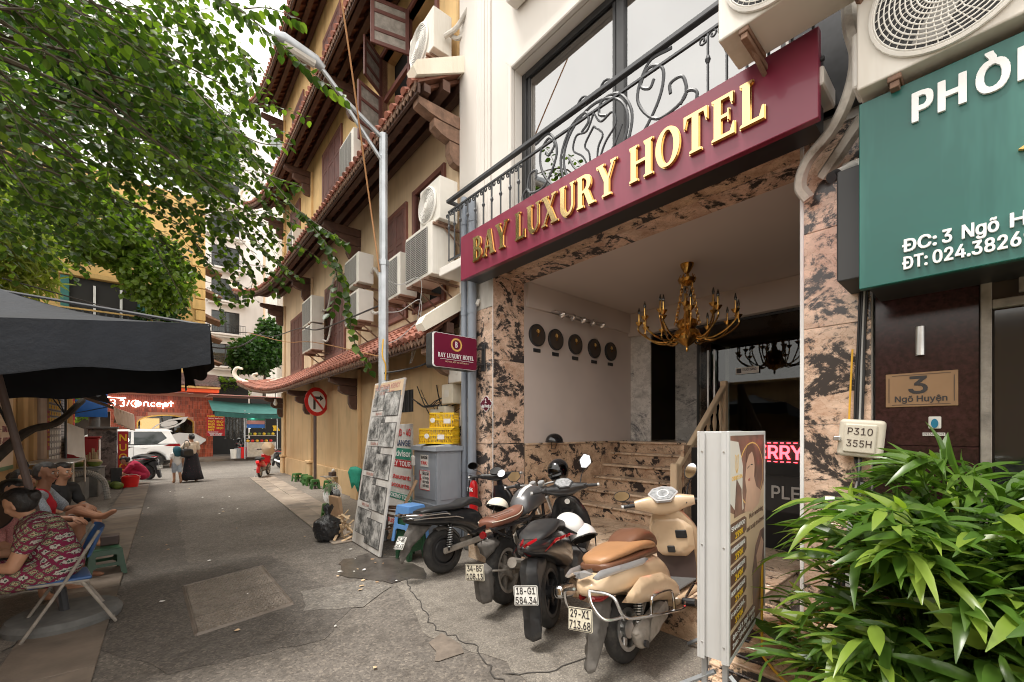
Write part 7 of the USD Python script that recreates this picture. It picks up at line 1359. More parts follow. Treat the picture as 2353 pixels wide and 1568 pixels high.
# ---- electric scooter
def electric_scooter():
    t = bike_thing('electric_scooter', 'black electric scooter with chrome seat rail and hub motor wheel by the blue stool', (2.66, 4.18), 2)
    wheel(t, 0, .255, .105, 5, .05, 'black_metal', solid=True, rimw=.045); wheel(t, 1.22, .255, .09, 5, .05, 'black_metal', True)
    body_loft(t, 'body', 'bike_black', [(-.46, .655, .03, .02), (-.38, .65, .10, .045), (-.2, .64, .15, .07), (.05, .62, .165, .09), (.3, .58, .165, .13), (.48, .50, .15, .16), (.58, .44, .10, .12)], 2.8)
    body_loft(t, 'seat', 'black_plastic', [(-.30, .725, .09, .02), (-.2, .735, .135, .03), (.0, .735, .15, .035), (.2, .735, .15, .04), (.34, .77, .14, .05), (.46, .775, .12, .045), (.56, .74, .08, .04), (.60, .71, .05, .03)], 2.8)
    for s in (-1, 1):
        MB().tube(spline([(-.50, s*.05, .72), (-.48, s*.13, .715), (-.3, s*.175, .70), (-.05, s*.18, .69), (.02, s*.175, .67)], 5), .014, 8).build('grab_rail', M['chrome'], t); MB().tube(spline([(-.42, s*.13, .665), (-.2, s*.172, .655), (.1, s*.18, .63), (.2, s*.18, .60)], 5), .008, 6).build('chrome_trim', M['chrome'], t)
        MB().add(inflate([(-.46, .67), (-.3, .68), (-.16, .66), (-.3, .63), (-.44, .635)], .014, .016, .018), trs((0, s*.11, 0), z=s*15)).build('tail_lamp', M['lens_red'], t, 60); spring(t, (0, s*.125, .26), (.06, s*.125, .57), .030)
        MB().add(rbox((-.06, -.02, -.03), (.52, .02, .04), .018, 2), trs((.0, s*.105, .26), y=-6)).build('swing_arm', M['dusty_metal'], t, 40)
    MB().add(inflate([(-.40, .62), (-.1, .58), (-.22, .48), (-.40, .36), (-.52, .20), (-.55, .24), (-.48, .50)], .055, .03, .03)).build('mudguard', M['dusty_plastic'], t, 60); plate(t, (-.525, 0, .43), '29-MĐ', '145.63', 'plate_white', 28); fender(t, 0, .255, .06, .5, 1.9, 'dusty_plastic', 'rear_fender')
    MB().add(inflate([(.46, .22), (.96, .20), (1.0, .32), (.92, .345), (.58, .35), (.50, .36)], .17, .05, .03)).build('floor_pan', M['bike_black'], t, 60)
    sh = [(1.0, .26, .12), (1.05, .42, .18), (1.04, .60, .21), (1.0, .78, .18), (.97, .92, .10)]; obj('leg_shield', skin_rings(np.array([ring_se((x, 0, z), .05, w_, (1, 0, 0), (0, 1, 0), 20, 2.8) for x, z, w_ in spline(np.array(sh), 5)])), M['bike_black'], t, 50)
    body_loft(t, 'steering_neck', 'bike_black', [(1.0, .84, .05, .05), (.97, .93, .055, .05), (.95, 1.02, .05, .04)], 2.6); fork(t, 1.04, .44, 1.215, .26, .07); fender(t, 1.22, .255, .065, .4, 2.6, 'bike_black', 'front_fender')
    T = bars(t, .94, 1.03, .36, 26, .03, back=.06, mirrors=((1, .10, .12, 'oval'),), core=False)
    hb = spline(np.array([(-.06, -.24, .03, .028, .026), (-.03, -.14, .015, .045, .04), (.0, 0, .0, .06, .055), (-.03, .14, .015, .045, .04), (-.06, .24, .03, .028, .026)]), 6); v, f = skin_rings(np.array([ring_se(q[:3], q[3], q[4], (1, 0, 0), (0, 0, 1), 16, 2.6) for q in hb])); obj('handlebar_cover', (v @ T[:3, :3].T+T[:3, 3], f), M['bike_black'], t, 50)
    Pm = T @ plane_M((-.05, 0, .05), (0, -1, 0), (.62, 0, .78)); MB().add(extr(affinity.scale(Point(0, .0).buffer(.07), 1.2, .8), .03, Pm @ trs((0, .03, -.01)))).build('dial_surround', M['black_plastic'], t, 30)
    MB().add(extr(Point(0, 0).buffer(.052, 12), .004, T @ plane_M((-.075, -.09, .04), (0, -1, 0), (.5, 0, .87)))).build('round_mirror', M['mirror'], t, False)
    MB().tube([(.4, .13, .24), (.3, .22, .0)], .010, 6).build('side_stand', M['black_metal'], t)
    return t
ebk = electric_scooter()
# ---- cafe racer
def cafe_racer():
    t = bike_thing('cafe_racer', 'black cafe racer motorcycle with brown ribbed seat and grey white tank', (2.66, 3.06), 21)
    wheel(t, 0, .305, .12, 6, .055, 'dusty_metal', rimw=.045); wheel(t, 1.33, .305, .105, 6, .055, 'dusty_metal', True)
    tk = [(.42, .80, .07, .05), (.48, .84, .115, .10), (.62, .88, .14, .125), (.78, .90, .145, .125), (.90, .89, .12, .10), (.97, .88, .07, .05)]; body_loft(t, 'fuel_tank', 'bike_grey', tk, 2.5)
    MB().add(loft([((x, 0, z+.012), w_*.42, h_+.006) for x, z, w_, h_ in [(.47, .84, .10, .085), (.56, .865, .13, .112), (.68, .89, .14, .123), (.80, .90, .14, .122)]], n=16, p=2.4)).build('tank_stripe', M['bike_white'], t, 50); MB().add(lathe([(0, 0), (.04, 0), (.04, .015), (.03, .022), (0, .022)], 16, trs((.80, 0, 1.02)))).build('fuel_cap', M['steel'], t)
    body_loft(t, 'seat', 'leather_brown', [(-.24, .775, .07, .03), (-.18, .785, .115, .045), (-.02, .785, .13, .05), (.16, .785, .125, .05), (.30, .80, .105, .05), (.42, .83, .07, .035)], 2.8)
    for s in (-1, 1): MB().tube(spline([(-.24, s*.07, .80), (-.16, s*.122, .80), (0, s*.133, .80), (.16, s*.128, .80), (.3, s*.105, .815), (.40, s*.07, .845)], 5), .0045, 5).build('seat_piping', M['cream_box'], t)
    for k in range(9): MB().add(tube([(-.17+.055*k, .105*math.cos(a), .797+.048*math.sin(a)) for a in np.linspace(.2, PI-.2, 9)], .004, 4)).build('seat_rib', M['leather_dark_brown'], t)
    for s in (-1, 1):
        MB().tube([(-.28, s*.09, .74), (.2, s*.11, .72), (.45, s*.10, .70), (.9, s*.06, .84)], .016, 8).build('frame_rail', M['black_metal'], t); MB().tube([(.42, s*.11, .70), (.40, s*.11, .36)], .018, 8).build('frame_rail', M['black_metal'], t); MB().tube([(.95, s*.05, .80), (.82, s*.10, .34), (.42, s*.11, .28)], .018, 8).build('frame_rail', M['black_metal'], t)
        MB().add(rbox((-.04, -.018, -.028), (.46, .018, .028), .012, 2), trs((0, s*.115, .305), y=-4)).build('swing_arm', M['dusty_metal'], t, 40); MB().add(inflate([(.08, .66), (.32, .68), (.34, .58), (.22, .52), (.10, .58)], .02, .02, .03), trs((0, s*.13, 0))).build('side_panel', M['bike_black'], t, 60)
        MB().tube([(.40, s*.12, .38), (.40, s*.24, .36)], .012, 6).build('foot_peg', M['black_plastic'], t)
    MB().box((.45, -.14, .30), (.80, .14, .58), .05).build('engine', M['dusty_metal'], t); 
    for k in range(6): MB().box((.66, -.12, .50+.035*k), (.84, .12, .512+.035*k), .003).build('cylinder_fin', M['black_metal'], t)
    MB().tube(spline([(.84, -.08, .60), (.92, -.1, .45), (.8, -.13, .27), (.4, -.15, .25), (.1, -.16, .33)], 5), .022, 8).build('exhaust_pipe', M['dusty_metal'], t); MB().cyl((.12, -.165, .33), (-.16, -.18, .42), .048, 12).build('silencer', M['dusty_metal'], t)
    spring(t, (.02, 0, .40), (.18, 0, .64), .032, 'black_metal'); MB().add(lathe([(.03, -.09), (.10, -.09), (.10, -.084), (.03, -.084)], 20, trs((0, 0, .305), x=90))).build('sprocket', M['dusty_metal'], t)
    MB().add(inflate([(-.50, .77), (-.18, .79), (-.14, .77), (-.3, .745), (-.48, .755)], .09, .03, .03)).build('rear_rack', M['black_metal'], t, 60); MB().add(lathe([(0, 0), (.035, 0), (.03, .02), (0, .02)], 14, trs((-.30, 0, .70), y=-90))).build('tail_lamp', M['lens_red'], t); MB().tube([(-.3, -.08, .76), (-.02, -.14, .60), (.0, -.14, .52), (-.06, -.14, .46)], .010, 6).build('luggage_loop', M['black_metal'], t)
    MB().add(inflate([(-.36, .66), (-.06, .64), (-.12, .56), (-.3, .48), (-.34, .58)], .06, .03, .03)).build('tail_tidy', M['dusty_plastic'], t, 60)
    for s in (-1, 1): MB().tube([(0, s*.12, .31), (-.36, s*.06, .40)], .011, 6).build('plate_arm', M['dusty_metal'], t)
    MB().add(inflate([(-.44, .46), (-.30, .46), (-.28, .3), (-.36, .12), (-.44, .14), (-.46, .3)], .075, .03, .03)).build('mudguard', M['dusty_plastic'], t, 60); plate(t, (-.47, 0.02, .42), '34-B5', '108.13', 'plate_yellow', 6)
    fork(t, 1.02, .86, 1.32, .305, .085, .022, 'steel'); fender(t, 1.33, .305, .07, .6, 2.3, 'black_metal', 'front_fender')
    MB().add(lathe([(0, 0), (.085, 0), (.085, .02), (.07, .08), (0, .11)], 20, trs((1.14, 0, .90), y=-90))).build('headlight', M['black_metal'], t); MB().add(lathe([(0, 0), (.082, 0), (.06, .02), (0, .03)], 20, trs((1.141, 0, .90), y=90))).build('headlight_lens', M['lens_clear'], t)
    bars(t, 1.0, .97, .36, 22, .06, back=.12, tube_mat='steel', mirrors=((1, .06, .05, 'diamond'),))
    for y in (-.05, .06): MB().add(lathe([(0, 0), (.042, 0), (.045, .03), (.04, .045), (0, .045)], 18, trs((1.0, y, 1.0), y=-25))).build('gauge', M['steel'], t); MB().add(lathe([(0, .046), (.036, .046), (.036, .048), (0, .048)], 18, trs((1.0, y, 1.0), y=-25))).build('gauge_face', M['dial'], t)
    MB().tube(spline([(.95, .2, 1.0), (1.1, .1, .95), (1.05, .05, .8), (.8, .08, .7)], 6), .006, 5).build('brake_cable', M['cable_black'], t); MB().tube([(.45, .14, .26), (.34, .26, .0)], .012, 6).build('side_stand', M['black_metal'], t)
    return t
cfr = cafe_racer()
helmet('black full face helmet with tinted visor perched on the cafe racer handlebar', (3.62, 3.30, 1.20), 200, 12, 14, 'black_gloss', True)
helmet('black open helmet lying on the granite ledge under the clocks', (4.72, 4.38, 1.485), 160, 0, 0, 'black_gloss', s=.95)
helmet('cream open helmet hanging from the electric scooter', (3.28, 3.98, .72), 120, 30, 0, 'cream', s=.95); helmet('white helmet hanging behind the black scooter seat', (3.15, 2.72, .72), 100, 20, -20, 'bike_white', s=1.05); helmet('white helmet tucked before the black scooter leg shield', (3.24, 2.62, .62), 20, -30, 20, 'bike_white', s=1.1)
# ---- more bikes at the far end
sc2 = dup(bs1, 'black scooter parked against the white car near the stall table', M=trs((.35, 18.6, .012), z=128) @ trs(x=-6)); 
for k, (x, y, rz, lab) in enumerate(((1.05, 26.2, 200, 'dark scooter before the shop window behind the walking woman'), (5.6, 30.2, 60, 'nearest dark scooter parked in the gap by the food stall'), (5.3, 31.5, 70, 'middle dark scooter parked in the gap by the food stall'), (5.1, 32.8, 75, 'farthest dark scooter parked in the gap by the food stall'), (4.75, 20.6, -60, 'black scooter half hidden behind the yellow building corner'))): dup(bs1, lab, M=trs((x, y, .012), z=rz) @ trs(x=-6))
def red_moped():
    t = thing('red_moped', 'small red moped parked at the corner with a hat on its handlebar', 'moped', (3.25, 16.9, .012), rz=65)
    wheel(t, 0, .24, .075, 8, .04, 'steel', rimw=.03); wheel(t, 1.05, .24, .075, 8, .04, 'steel', rimw=.03)
    body_loft(t, 'body', 'red_paint', [(-.25, .50, .05, .03), (-.1, .50, .10, .09), (.15, .46, .11, .12), (.35, .38, .09, .10), (.6, .34, .06, .05), (.8, .44, .06, .06)], 2.6); body_loft(t, 'seat', 'black_plastic', [(-.28, .64, .08, .03), (-.15, .66, .12, .05), (.1, .66, .12, .05), (.28, .63, .08, .04)], 2.6)
    fender(t, 0, .24, .055, .9, 3.4, 'red_paint', 'rear_fender'); fender(t, 1.05, .24, .055, .4, 2.4, 'red_paint', 'front_fender'); MB().add(rbox((.72, -.15, .45), (.80, .15, .78), .035, 2)).build('leg_shield', M['red_paint'], t, 40); MB().add(rbox((.70, -.08, .82), (.86, .08, .94), .03, 2)).build('headlight_cowl', M['red_paint'], t, 40)
    fork(t, .84, .80, 1.05, .24, .05, .016, 'steel'); bars(t, .78, .93, .28, 10, .02, back=.05); MB().box((-.33, -.05, .52), (-.29, .05, .60), .01).build('tail_lamp', M['taillight_glow'], t); MB().box((.1, -.1, .2), (.45, .1, .36), .03).build('engine', M['dusty_metal'], t)
    MB().tube([(.2, -.1, .26), (.2, -.24, .25)], .012, 6).build('pedal', M['black_plastic'], t); MB().tube([(.2, .1, .26), (.2, .24, .25)], .012, 6).build('pedal', M['black_plastic'], t); MB().tube([(.2, .1, .24), (.1, .2, 0)], .010, 6).build('side_stand', M['steel'], t)
    return t
red_moped()
ht = thing('conical_hat', 'pale conical straw hat hanging on the red moped handlebar', 'hat', (3.62, 17.45, .98), rx=80, rz=20); MB().add(lathe([(0, .16), (.25, 0), (.245, -.006), (0, .15)], 28)).build('hat', M['beige_print'], ht); MB().tube([(-.15, 0, .02), (0, 0, -.08), (.16, .02, .02)], .012, 5).build('ribbon', M['ink_navy'], ht)
# ---------------- parasol
pa = thing('parasol', 'big dark navy market parasol with hanging valance over the seated people', 'parasol')
cA, cB, cC, cD, ap = np.array([.42, 3.9, 2.45]), np.array([.42, 6.5, 2.45]), np.array([-2.3, 6.5, 2.10]), np.array([-2.3, 3.9, 2.10]), np.array([-.95, 5.2, 2.82])
def cloth_sheet(P, mat, par, name, th=.006): n, m = P.shape[:2]; f = skin_rings(P, False, False)[1]; v = P.reshape(-1, 3); return MB().add((v, f)).add((v-[0, 0, th], f[:, ::-1])).build(name, M[mat], par, True)
for a, b in ((cA, cB), (cB, cC), (cC, cD), (cD, cA)):
    P = np.array([[ap+(a+(b-a)*t-ap)*s+np.array([0, 0, -.10*math.sin(PI*s)*(1-.3*math.sin(PI*t))]) for t in np.linspace(0, 1, 13)] for s in np.linspace(.02, 1, 10)]); cloth_sheet(P, 'navy_canvas', pa, 'canopy_panel')
    o = np.cross(b-a, [0, 0, 1]); o = o/np.linalg.norm(o)*-1
    P = np.array([[a+(b-a)*t+np.array([0, 0, -.32*s-.02*math.sin(t*23)*s])+o*(-.03*s+.025*s*math.sin(t*17)) for t in np.linspace(0, 1, 40)] for s in np.linspace(0, 1, 5)]); cloth_sheet(P, 'navy_canvas', pa, 'valance')
    MB().tube([ap-[0, 0, .06], a-[0, 0, .02]], .012, 6).build('rib', M['iron'], pa)
MB().tube([(-.45, 5.29, .05), (-.95, 5.24, 2.80)], .026, 10).build('pole', M['post_brown'], pa); MB().tube([(-.45, 5.29, .06), (-.475, 5.288, .30)], .034, 10).build('sleeve', M['iron'], pa); MB().add(lathe([(0, .0), (.36, 0), (.37, .05), (.34, .09), (0, .10)], 28, trs((-.45, 5.29, .01)))).build('base', M['concrete_base'], pa); MB().tube([(-.66, 5.27, 1.35), (-.9, 5.6, 1.95)], .01, 6).build('stay', M['iron'], pa)
pb = thing('second_parasol', 'edge of another navy parasol behind, against the left wall', 'parasol'); cloth_sheet(np.array([[np.array(lw(.1+1.3*s, 5.2+3.2*t, 2.62-.42*s-.06*math.sin(t*9))) for t in np.linspace(0, 1, 12)] for s in np.linspace(0, 1, 5)]), 'navy_canvas', pb, 'canopy')
# ---------------- chair, stool, cup
fcx = thing('folding_chair', 'blue seated steel folding chair under the woman in the patterned dress', 'chair', (-.45, 5.12, .012), rz=188)
for s in (-1, 1):
    y = s*.19; MB().tube(spline([(.24, y, .0), (.02, y, .38), (-.20, y*.98, .80)], 4), .012, 8).build('frame_tube', M['dusty_metal'], fcx); MB().tube(spline([(-.30, y, .015), (-.10, y, .40)], 4), .012, 8).build('rear_leg', M['dusty_metal'], fcx); MB().tube([(-.14, y, .40), (.20, y, .43)], .011, 6).build('seat_rail', M['dusty_metal'], fcx)
MB().tube([(-.30, -.19, .015), (-.30, .19, .015)], .012, 8).build('rear_bar', M['dusty_metal'], fcx); MB().add(rbox((-.16, -.18, .405), (.20, .18, .435), .012, 2)).build('seat', M['stool_blue_dark'] if 'stool_blue_dark' in M else pm('stool_blue_dark', (.03, .09, .24), .45, n=(5., .2)), fcx, 40)
P = np.array([[(-.165-.055*math.cos(a)*1+.05-.08*s, .20*math.sin(a), .60+.22*s) for a in np.linspace(-1.35, 1.35, 12)] for s in np.linspace(0, 1, 5)]); cloth_sheet(P, 'stool_blue_dark', fcx, 'backrest', .012)
dup(stool('plastic_stool', 'dark green stool serving as a drinks table beside the blue chair', 'stool_dark_green', (-.26, 6.75, .012), 8, .30, .34, .26), 'dark green stool under the man in the grey shirt', (-.88, 7.02, .012), s=(1, 1, .95)); MB()
cu = thing('juice_cup', 'clear plastic cup of yellow juice with a purple straw on the green stool', 'cup', (-.37, 6.79, .318)); MB().add(lathe([(0, .0), (.028, 0), (.042, .12), (.044, .122), (.041, .118), (.027, .004), (0, .004)], 18)).build('cup', M['clear_plastic'], cu); MB().add(lathe([(0, .005), (.0265, .005), (.036, .085), (0, .085)], 16)).build('juice', M['juice'], cu); MB().tube([(.01, 0, .01), (-.01, .01, .19)], .004, 6).build('straw', M['cloth_crimson'], cu)
tag(MB().box((-.30, 6.80, .318), (-.14, 6.98, .42), .006).build('woven_tray', M['brown_plastic']), 'dark woven box on the green drinks stool', 'box'); tag(MB().box((-.40, 6.66, .318), (-.34, 6.73, .33)).build('tissue_pack', M['paper']), 'small white tissue pack beside the juice cup', 'tissue')
# ---------------- people
def nrm(v): v = np.array(v, float); return v/np.linalg.norm(v)
def hand(B, w, d, n, side, s=1.0, curl=.5):
    "palm and five fingers from wrist w along d, back of the hand n"
    w, d, n = np.array(w, float), nrm(d), nrm(n); n = nrm(n-d*(n@d)); l = np.cross(n, d)*side
    B.append((w, .026*s, w+d*.05*s, .024*s))
    for k, (o, L) in enumerate(((-.030, .065), (-.010, .078), (.010, .074), (.029, .058))):
        b = w+d*.078*s+l*o*s; B.append((w+d*.035*s+l*o*.8*s, .016*s, b, .0125*s)); c = b+(d*math.cos(curl*.6)-n*math.sin(curl*.6))*L*.5*s; e = c+(d*math.cos(curl*1.5)-n*math.sin(curl*1.5))*L*.5*s; B += [(b, .011*s, c, .0095*s), (c, .0095*s, e, .008*s)]
    t1 = w+d*.03*s-l*.035*s; t2 = t1+(d*.7-l*.5-n*.25)*.038*s; B += [(w+d*.01*s, .02*s, t1, .014*s), (t1, .013*s, t2, .011*s), (t2, .011*s, t2+(d*.85-l*.1-n*.4)*.028*s, .009*s)]
def head(t, B, c, f, u, s=1.0, hair='hair', bun=None, long_=False, face=True):
    c, f, u = np.array(c, float), nrm(f), nrm(u); f = nrm(f-u*(f@u)); l = np.cross(u, f); q = lambda a, b, d: c+(f*a+l*b+u*d)*s
    B += [(q(-.01, 0, .035), .086*s, q(-.015, 0, .0), .078*s), (q(.012, 0, .02), .074*s, q(.03, 0, -.05), .052*s), (q(.045, 0, -.085), .026*s, q(.03, 0, -.05), .045*s), (q(.078, 0, -.005), .012*s, q(.098, 0, -.035), .013*s), (q(.065, .022, -.06), .014*s, q(.065, -.022, -.06), .014*s)]
    for k in (-1, 1): B += [(q(-.01, .080*k, .0), .014*s, q(-.015, .083*k, -.03), .010*s), (q(.062, .03*k, -.03), .022*s, q(.05, .045*k, -.02), .025*s)]
    if face:
        for k in (-1, 1): MB().add(trimesh.creation.icosphere(2, .0125*s), trs(q(.0745, .031*k, .002))).build('eye', M['eye_white'], t, True); MB().add(trimesh.creation.icosphere(1, .0065*s), trs(q(.0835, .031*k, .002))).build('iris', M['ink'], t, True); MB().tube([q(.083, .046*k, .022), q(.089, .03*k, .027), q(.088, .015*k, .023)], .0045*s, 5).build('eyebrow', M['hair'], t)
        MB().tube([q(.077, .022, -.061), q(.084, 0, -.062), q(.077, -.022, -.061)], .006*s, 6).build('lips', M['lip'], t)
    H = [(q(-.03, 0, .045), .088*s, q(-.04, 0, .0), .082*s), (q(.022, .0, .072), .060*s, q(-.02, 0, .06), .078*s), (q(-.035, .03, -.02), .056*s, q(-.035, -.03, -.02), .056*s)]
    if bun is not None: H.append((q(-.12, 0, .02), .04*s, q(*bun), .045*s))
    if long_: H.append((q(-.06, 0, .0), .075*s, q(-.09, 0, -.16), .055*s))
    h = body(H, .016, 5); v = np.array(h.vertices); v += np.array(h.vertex_normals)*((meshkit.noise(v*[70, 70, 25])-.5)*.010)[:, None]; obj('hair', (v, h.faces), M[hair], t, True)
def seated(name_label, P, hd, fdir, skin='skin', top=None, bottom=None, res=.016, hands=True, hair='hair', bun=None, long_=False, sl=.75, tr=1.0, headup=(0, 0, 1), loose=.012, short=.75, shoes=None, face=True, hs=1.0):
    """P: pelvis, belly, chest, neck + sh/el/wr/hip/kn/an/toe lists for the two sides"""
    t = thing('person', name_label, 'person'); B = []; pv, be, cw, nk = [np.array(P[k], float) for k in ('pv', 'be', 'ch', 'nk')]; hd = np.array(hd, float)
    T = [(pv, .135*tr, be, .13*tr), (be, .13*tr, cw, .135*tr), (cw, .125*tr, nk+(cw-nk)*.35, .075*tr)]; B += T; B.append((nk+(cw-nk)*.2, .06, hd-np.array(headup)*.03, .052)); SL, SH = [], []
    for i in (0, 1):
        sh, el, wr = [np.array(P[k][i], float) for k in ('sh', 'el', 'wr')]; B += [(cw+(nk-cw)*.5, .08*tr, sh, .062*tr), (sh, .056*tr, el, .040*tr), (el, .040*tr, wr, .026)]; SL += [(cw+(nk-cw)*.5, .09*tr, sh, .066*tr+loose), (sh, .062*tr+loose, sh+(el-sh)*sl, .048*tr+loose)]
        if hands: hand(B, wr, P.get('hd', [wr-el]*2)[i] if 'hd' in P else wr-el, P.get('hn', [(0, 0, 1)]*2)[i], 1 if i else -1, hs)
        else: B.append((wr, .028*hs, wr+nrm(wr-el)*.09*hs, .02*hs))
        if 'kn' in P:
            hp, kn, an, to = [np.array(P[k][i], float) for k in ('hip', 'kn', 'an', 'toe')]; B += [(hp, .088*tr, kn, .060*tr), (kn, .058*tr, an, .034), (an, .036, an+(to-an)*.4-[0, 0, .02], .036), (an+(to-an)*.3-[0, 0, .02], .034, to, .024)]; SH += [(pv, .14*tr, hp, .10*tr+loose), (hp, .098*tr+loose, hp+(kn-hp)*short, .074*tr+loose)]
    head(t, B, hd, fdir, headup, hs, hair, bun, long_, face); b = obj('body', body(B, res, 4), M[skin], t, True)
    tp = [(a, ra+loose, c, rc+loose) for a, ra, c, rc in T]; tp[-1] = (cw, .13*tr+loose, nk+(cw-nk)*.45, .085*tr+loose)
    if top: obj('shirt', wrinkle(body(tp+SL, .018, 5)), M[top], t, True)
    if bottom: obj('trousers', wrinkle(body(SH, .02, 5)), M[bottom], t, True)
    return t
def wrinkle(m, a=.010): v = np.array(m.vertices); n = np.array(m.vertex_normals); return (v+n*((meshkit.fbm(v*[11, 11, 17]+3, 3)-.5)*2*a)[:, None], m.faces)
rawm('patterned_cloth', {'g': ('geometry', {}), 'mp': ('mapping', {'rotation': (0., 0., .0)}), 'dp': ('vector_math', {'math_type': 'dot_product', 'vector2': (.75, -.66, .0)}), 'sx': ('separate_xyz', {}), 'ad': ('math', {'math_type': 'add'}), 'sb': ('math', {'math_type': 'subtract'}), 'cx': ('combine_xyz', {}),
    'v': ('voronoi_texture', {'dimensions': '2D', 'scale': 15., 'randomness': 0., 'metric': 'chebychev'}), 'sc': ('separate_color', {}), 'rA': ('rgb_ramp', {'interpolate': False, 'ramp': [(0., (.16, .02, .03)), (.10, (.36, .33, .20)), (.22, (.05, .05, .03)), (.31, (.38, .36, .25)), (.35, (.06, .055, .03)), (.41, (.17, .008, .045)), (1., (.17, .008, .045))]}),
    'rB': ('rgb_ramp', {'interpolate': False, 'ramp': [(0., (.03, .06, .04)), (.11, (.42, .40, .35)), (.30, (.04, .06, .04)), (.34, (.17, .008, .045)), (1., (.17, .008, .045))]}), 'lt': ('math', {'math_type': 'less_than', 'value2': .42}), 'm': ('mix_color', {}),
    'n': ('noise_texture', {'scale': 55., 'detail': 3.}), 'nv': ('vector_math', {'math_type': 'multiply_add', 'vector2': (.035, .035, .035)}), 'p': ('principled_bsdf', {'roughness': .9})},
    [('g.position', 'n.vector'), ('n.color', 'nv.vector1'), ('g.position', 'nv.vector3'), ('nv.vector', 'dp.vector1'), ('nv.vector', 'sx.vector'), ('dp.value', 'ad.value1'), ('sx.z', 'ad.value2'), ('dp.value', 'sb.value1'), ('sx.z', 'sb.value2'), ('ad.value', 'cx.x'), ('sb.value', 'cx.y'), ('cx.vector', 'v.vector'), ('v.distance', 'rA.fac'), ('v.distance', 'rB.fac'), ('v.color', 'sc.color'), ('sc.r', 'lt.value1'), ('lt.value', 'm.fac'), ('rA.color', 'm.a'), ('rB.color', 'm.b'), ('m.result', 'p.base_color')], 'p.BSDF')
Z3 = [(0, 0, 1)]*2
seated('seated woman in a magenta patterned dress leaning forward on the blue chair', dict(pv=(-.47, 5.14, .56), be=(-.51, 5.15, .68), ch=(-.575, 5.17, .82), nk=(-.64, 5.19, .95), sh=[(-.60, 4.97, .86), (-.60, 5.38, .88)], el=[(-.70, 4.93, .60), (-.72, 5.48, .62)], wr=[(-.90, 5.05, .62), (-.93, 5.36, .64)], hip=[(-.52, 5.04, .50), (-.52, 5.25, .50)], kn=[(-.92, 5.02, .50), (-.92, 5.28, .50)], an=[(-.86, 5.0, .10), (-.90, 5.3, .10)], toe=[(-1.02, 5.0, .05), (-1.06, 5.3, .05)]), (-.70, 5.19, 1.055), (-1, .5, -.5), top='patterned_cloth', bottom='patterned_cloth', tr=1.08, headup=(-.35, 0, .93), bun=(-.12, 0, .04), sl=.45, short=.9, loose=.014, face=False)
man = seated('seated man in grey and red shirt and khaki shorts with one foot crossed', dict(pv=(-.90, 7.03, .42), be=(-.87, 7.03, .56), ch=(-.81, 7.04, .80), nk=(-.77, 7.05, 1.0), sh=[(-.78, 7.23, .94), (-.82, 6.84, .92)], el=[(-.60, 7.22, .72), (-.70, 6.70, .70)], wr=[(-.42, 6.98, .78), (-.50, 6.58, .70)], hd=[(.4, -.5, -.35), (.7, -.35, -.25)], hn=Z3, hip=[(-.84, 7.15, .45), (-.84, 6.93, .45)], kn=[(-.485, 6.99, .72), (-.47, 6.72, .60)], an=[(-.306, 6.61, .69), (-.45, 6.68, .10)], toe=[(-.17, 6.44, .76), (-.28, 6.60, .05)]), (-.745, 7.05, 1.165), (.9, -.45, .0), skin='skin_dark', top='cloth_grey', bottom='cloth_khaki', res=.013, hair='hair_grey', sl=.8, short=.7)
MB().add(wrinkle(body([((-.795, 7.02, .93), .085, (-.765, 7.0, .80), .11), ((-.765, 7.0, .80), .11, (-.80, 7.0, .62), .11)], .02, 4))).build('shirt_front', M['cloth_red'], man, True); MB().add(lathe([(.032, -.012), (.036, 0), (.032, .012)], 14, trs((-.44, 7.0, .776), x=60, z=-40))).build('wrist_watch', M['steel'], man)
MB().add(tube([(-.52+.034*math.cos(a), 6.60+.02*math.sin(a), .70+.034*math.sin(a)) for a in np.linspace(0, 2*PI, 14, endpoint=False)], .008, 6, closed=True)).build('bead_bracelet', M['brown_plastic'], man)
def sit_simple(lab, hc, f, top, skin='skin', hair='hair', bun=None, long_=False, **k):
    x, y, z = hc; fx, fy = nrm(f[:2]); lx, ly = -fy, fx; o = lambda a, b, dz: (x+fx*a+lx*b, y+fy*a+ly*b, z+dz)
    return seated(lab, dict(pv=o(-.12, 0, -.68), be=o(-.11, 0, -.54), ch=o(-.08, 0, -.33), nk=o(-.03, 0, -.15), sh=[o(-.06, .19, -.23), o(-.06, -.19, -.23)], el=[o(.04, .23, -.47), o(.04, -.23, -.47)], wr=[o(.22, .12, -.55), o(.22, -.12, -.55)], hip=[o(-.08, .1, -.66), o(-.08, -.1, -.66)], kn=[o(.30, .14, -.60), o(.30, -.14, -.60)], an=[o(.30, .14, -.98+max(0, .0)), o(.30, -.14, -.98)], toe=[o(.45, .14, -1.03), o(.45, -.14, -1.03)]), hc, f, skin, top, 'cloth_black', .018, False, hair, bun, long_, **k)
gw = sit_simple('seated woman with round gold glasses and pink blouse at the left edge', (-.88, 6.30, 1.05), (.92, -.40, -.05), 'cloth_pink', bun=(-.12, 0, .03))
c_, f_, = np.array([-.88, 6.30, 1.05]), nrm((.92, -.40, -.05)); l_ = np.cross([0, 0, 1], f_)
for k in (-1, 1): MB().add(tube([c_+f_*.100+l_*(.034*k+.026*math.cos(a))+np.array([0, 0, .0+.023*math.sin(a)]) for a in np.linspace(0, 2*PI, 20, endpoint=False)], .0024, 5, closed=True)).tube([c_+f_*.098+l_*.06*k, c_+f_*.0+l_*.085*k], .002, 5).build('spectacles', M['brass'], gw)
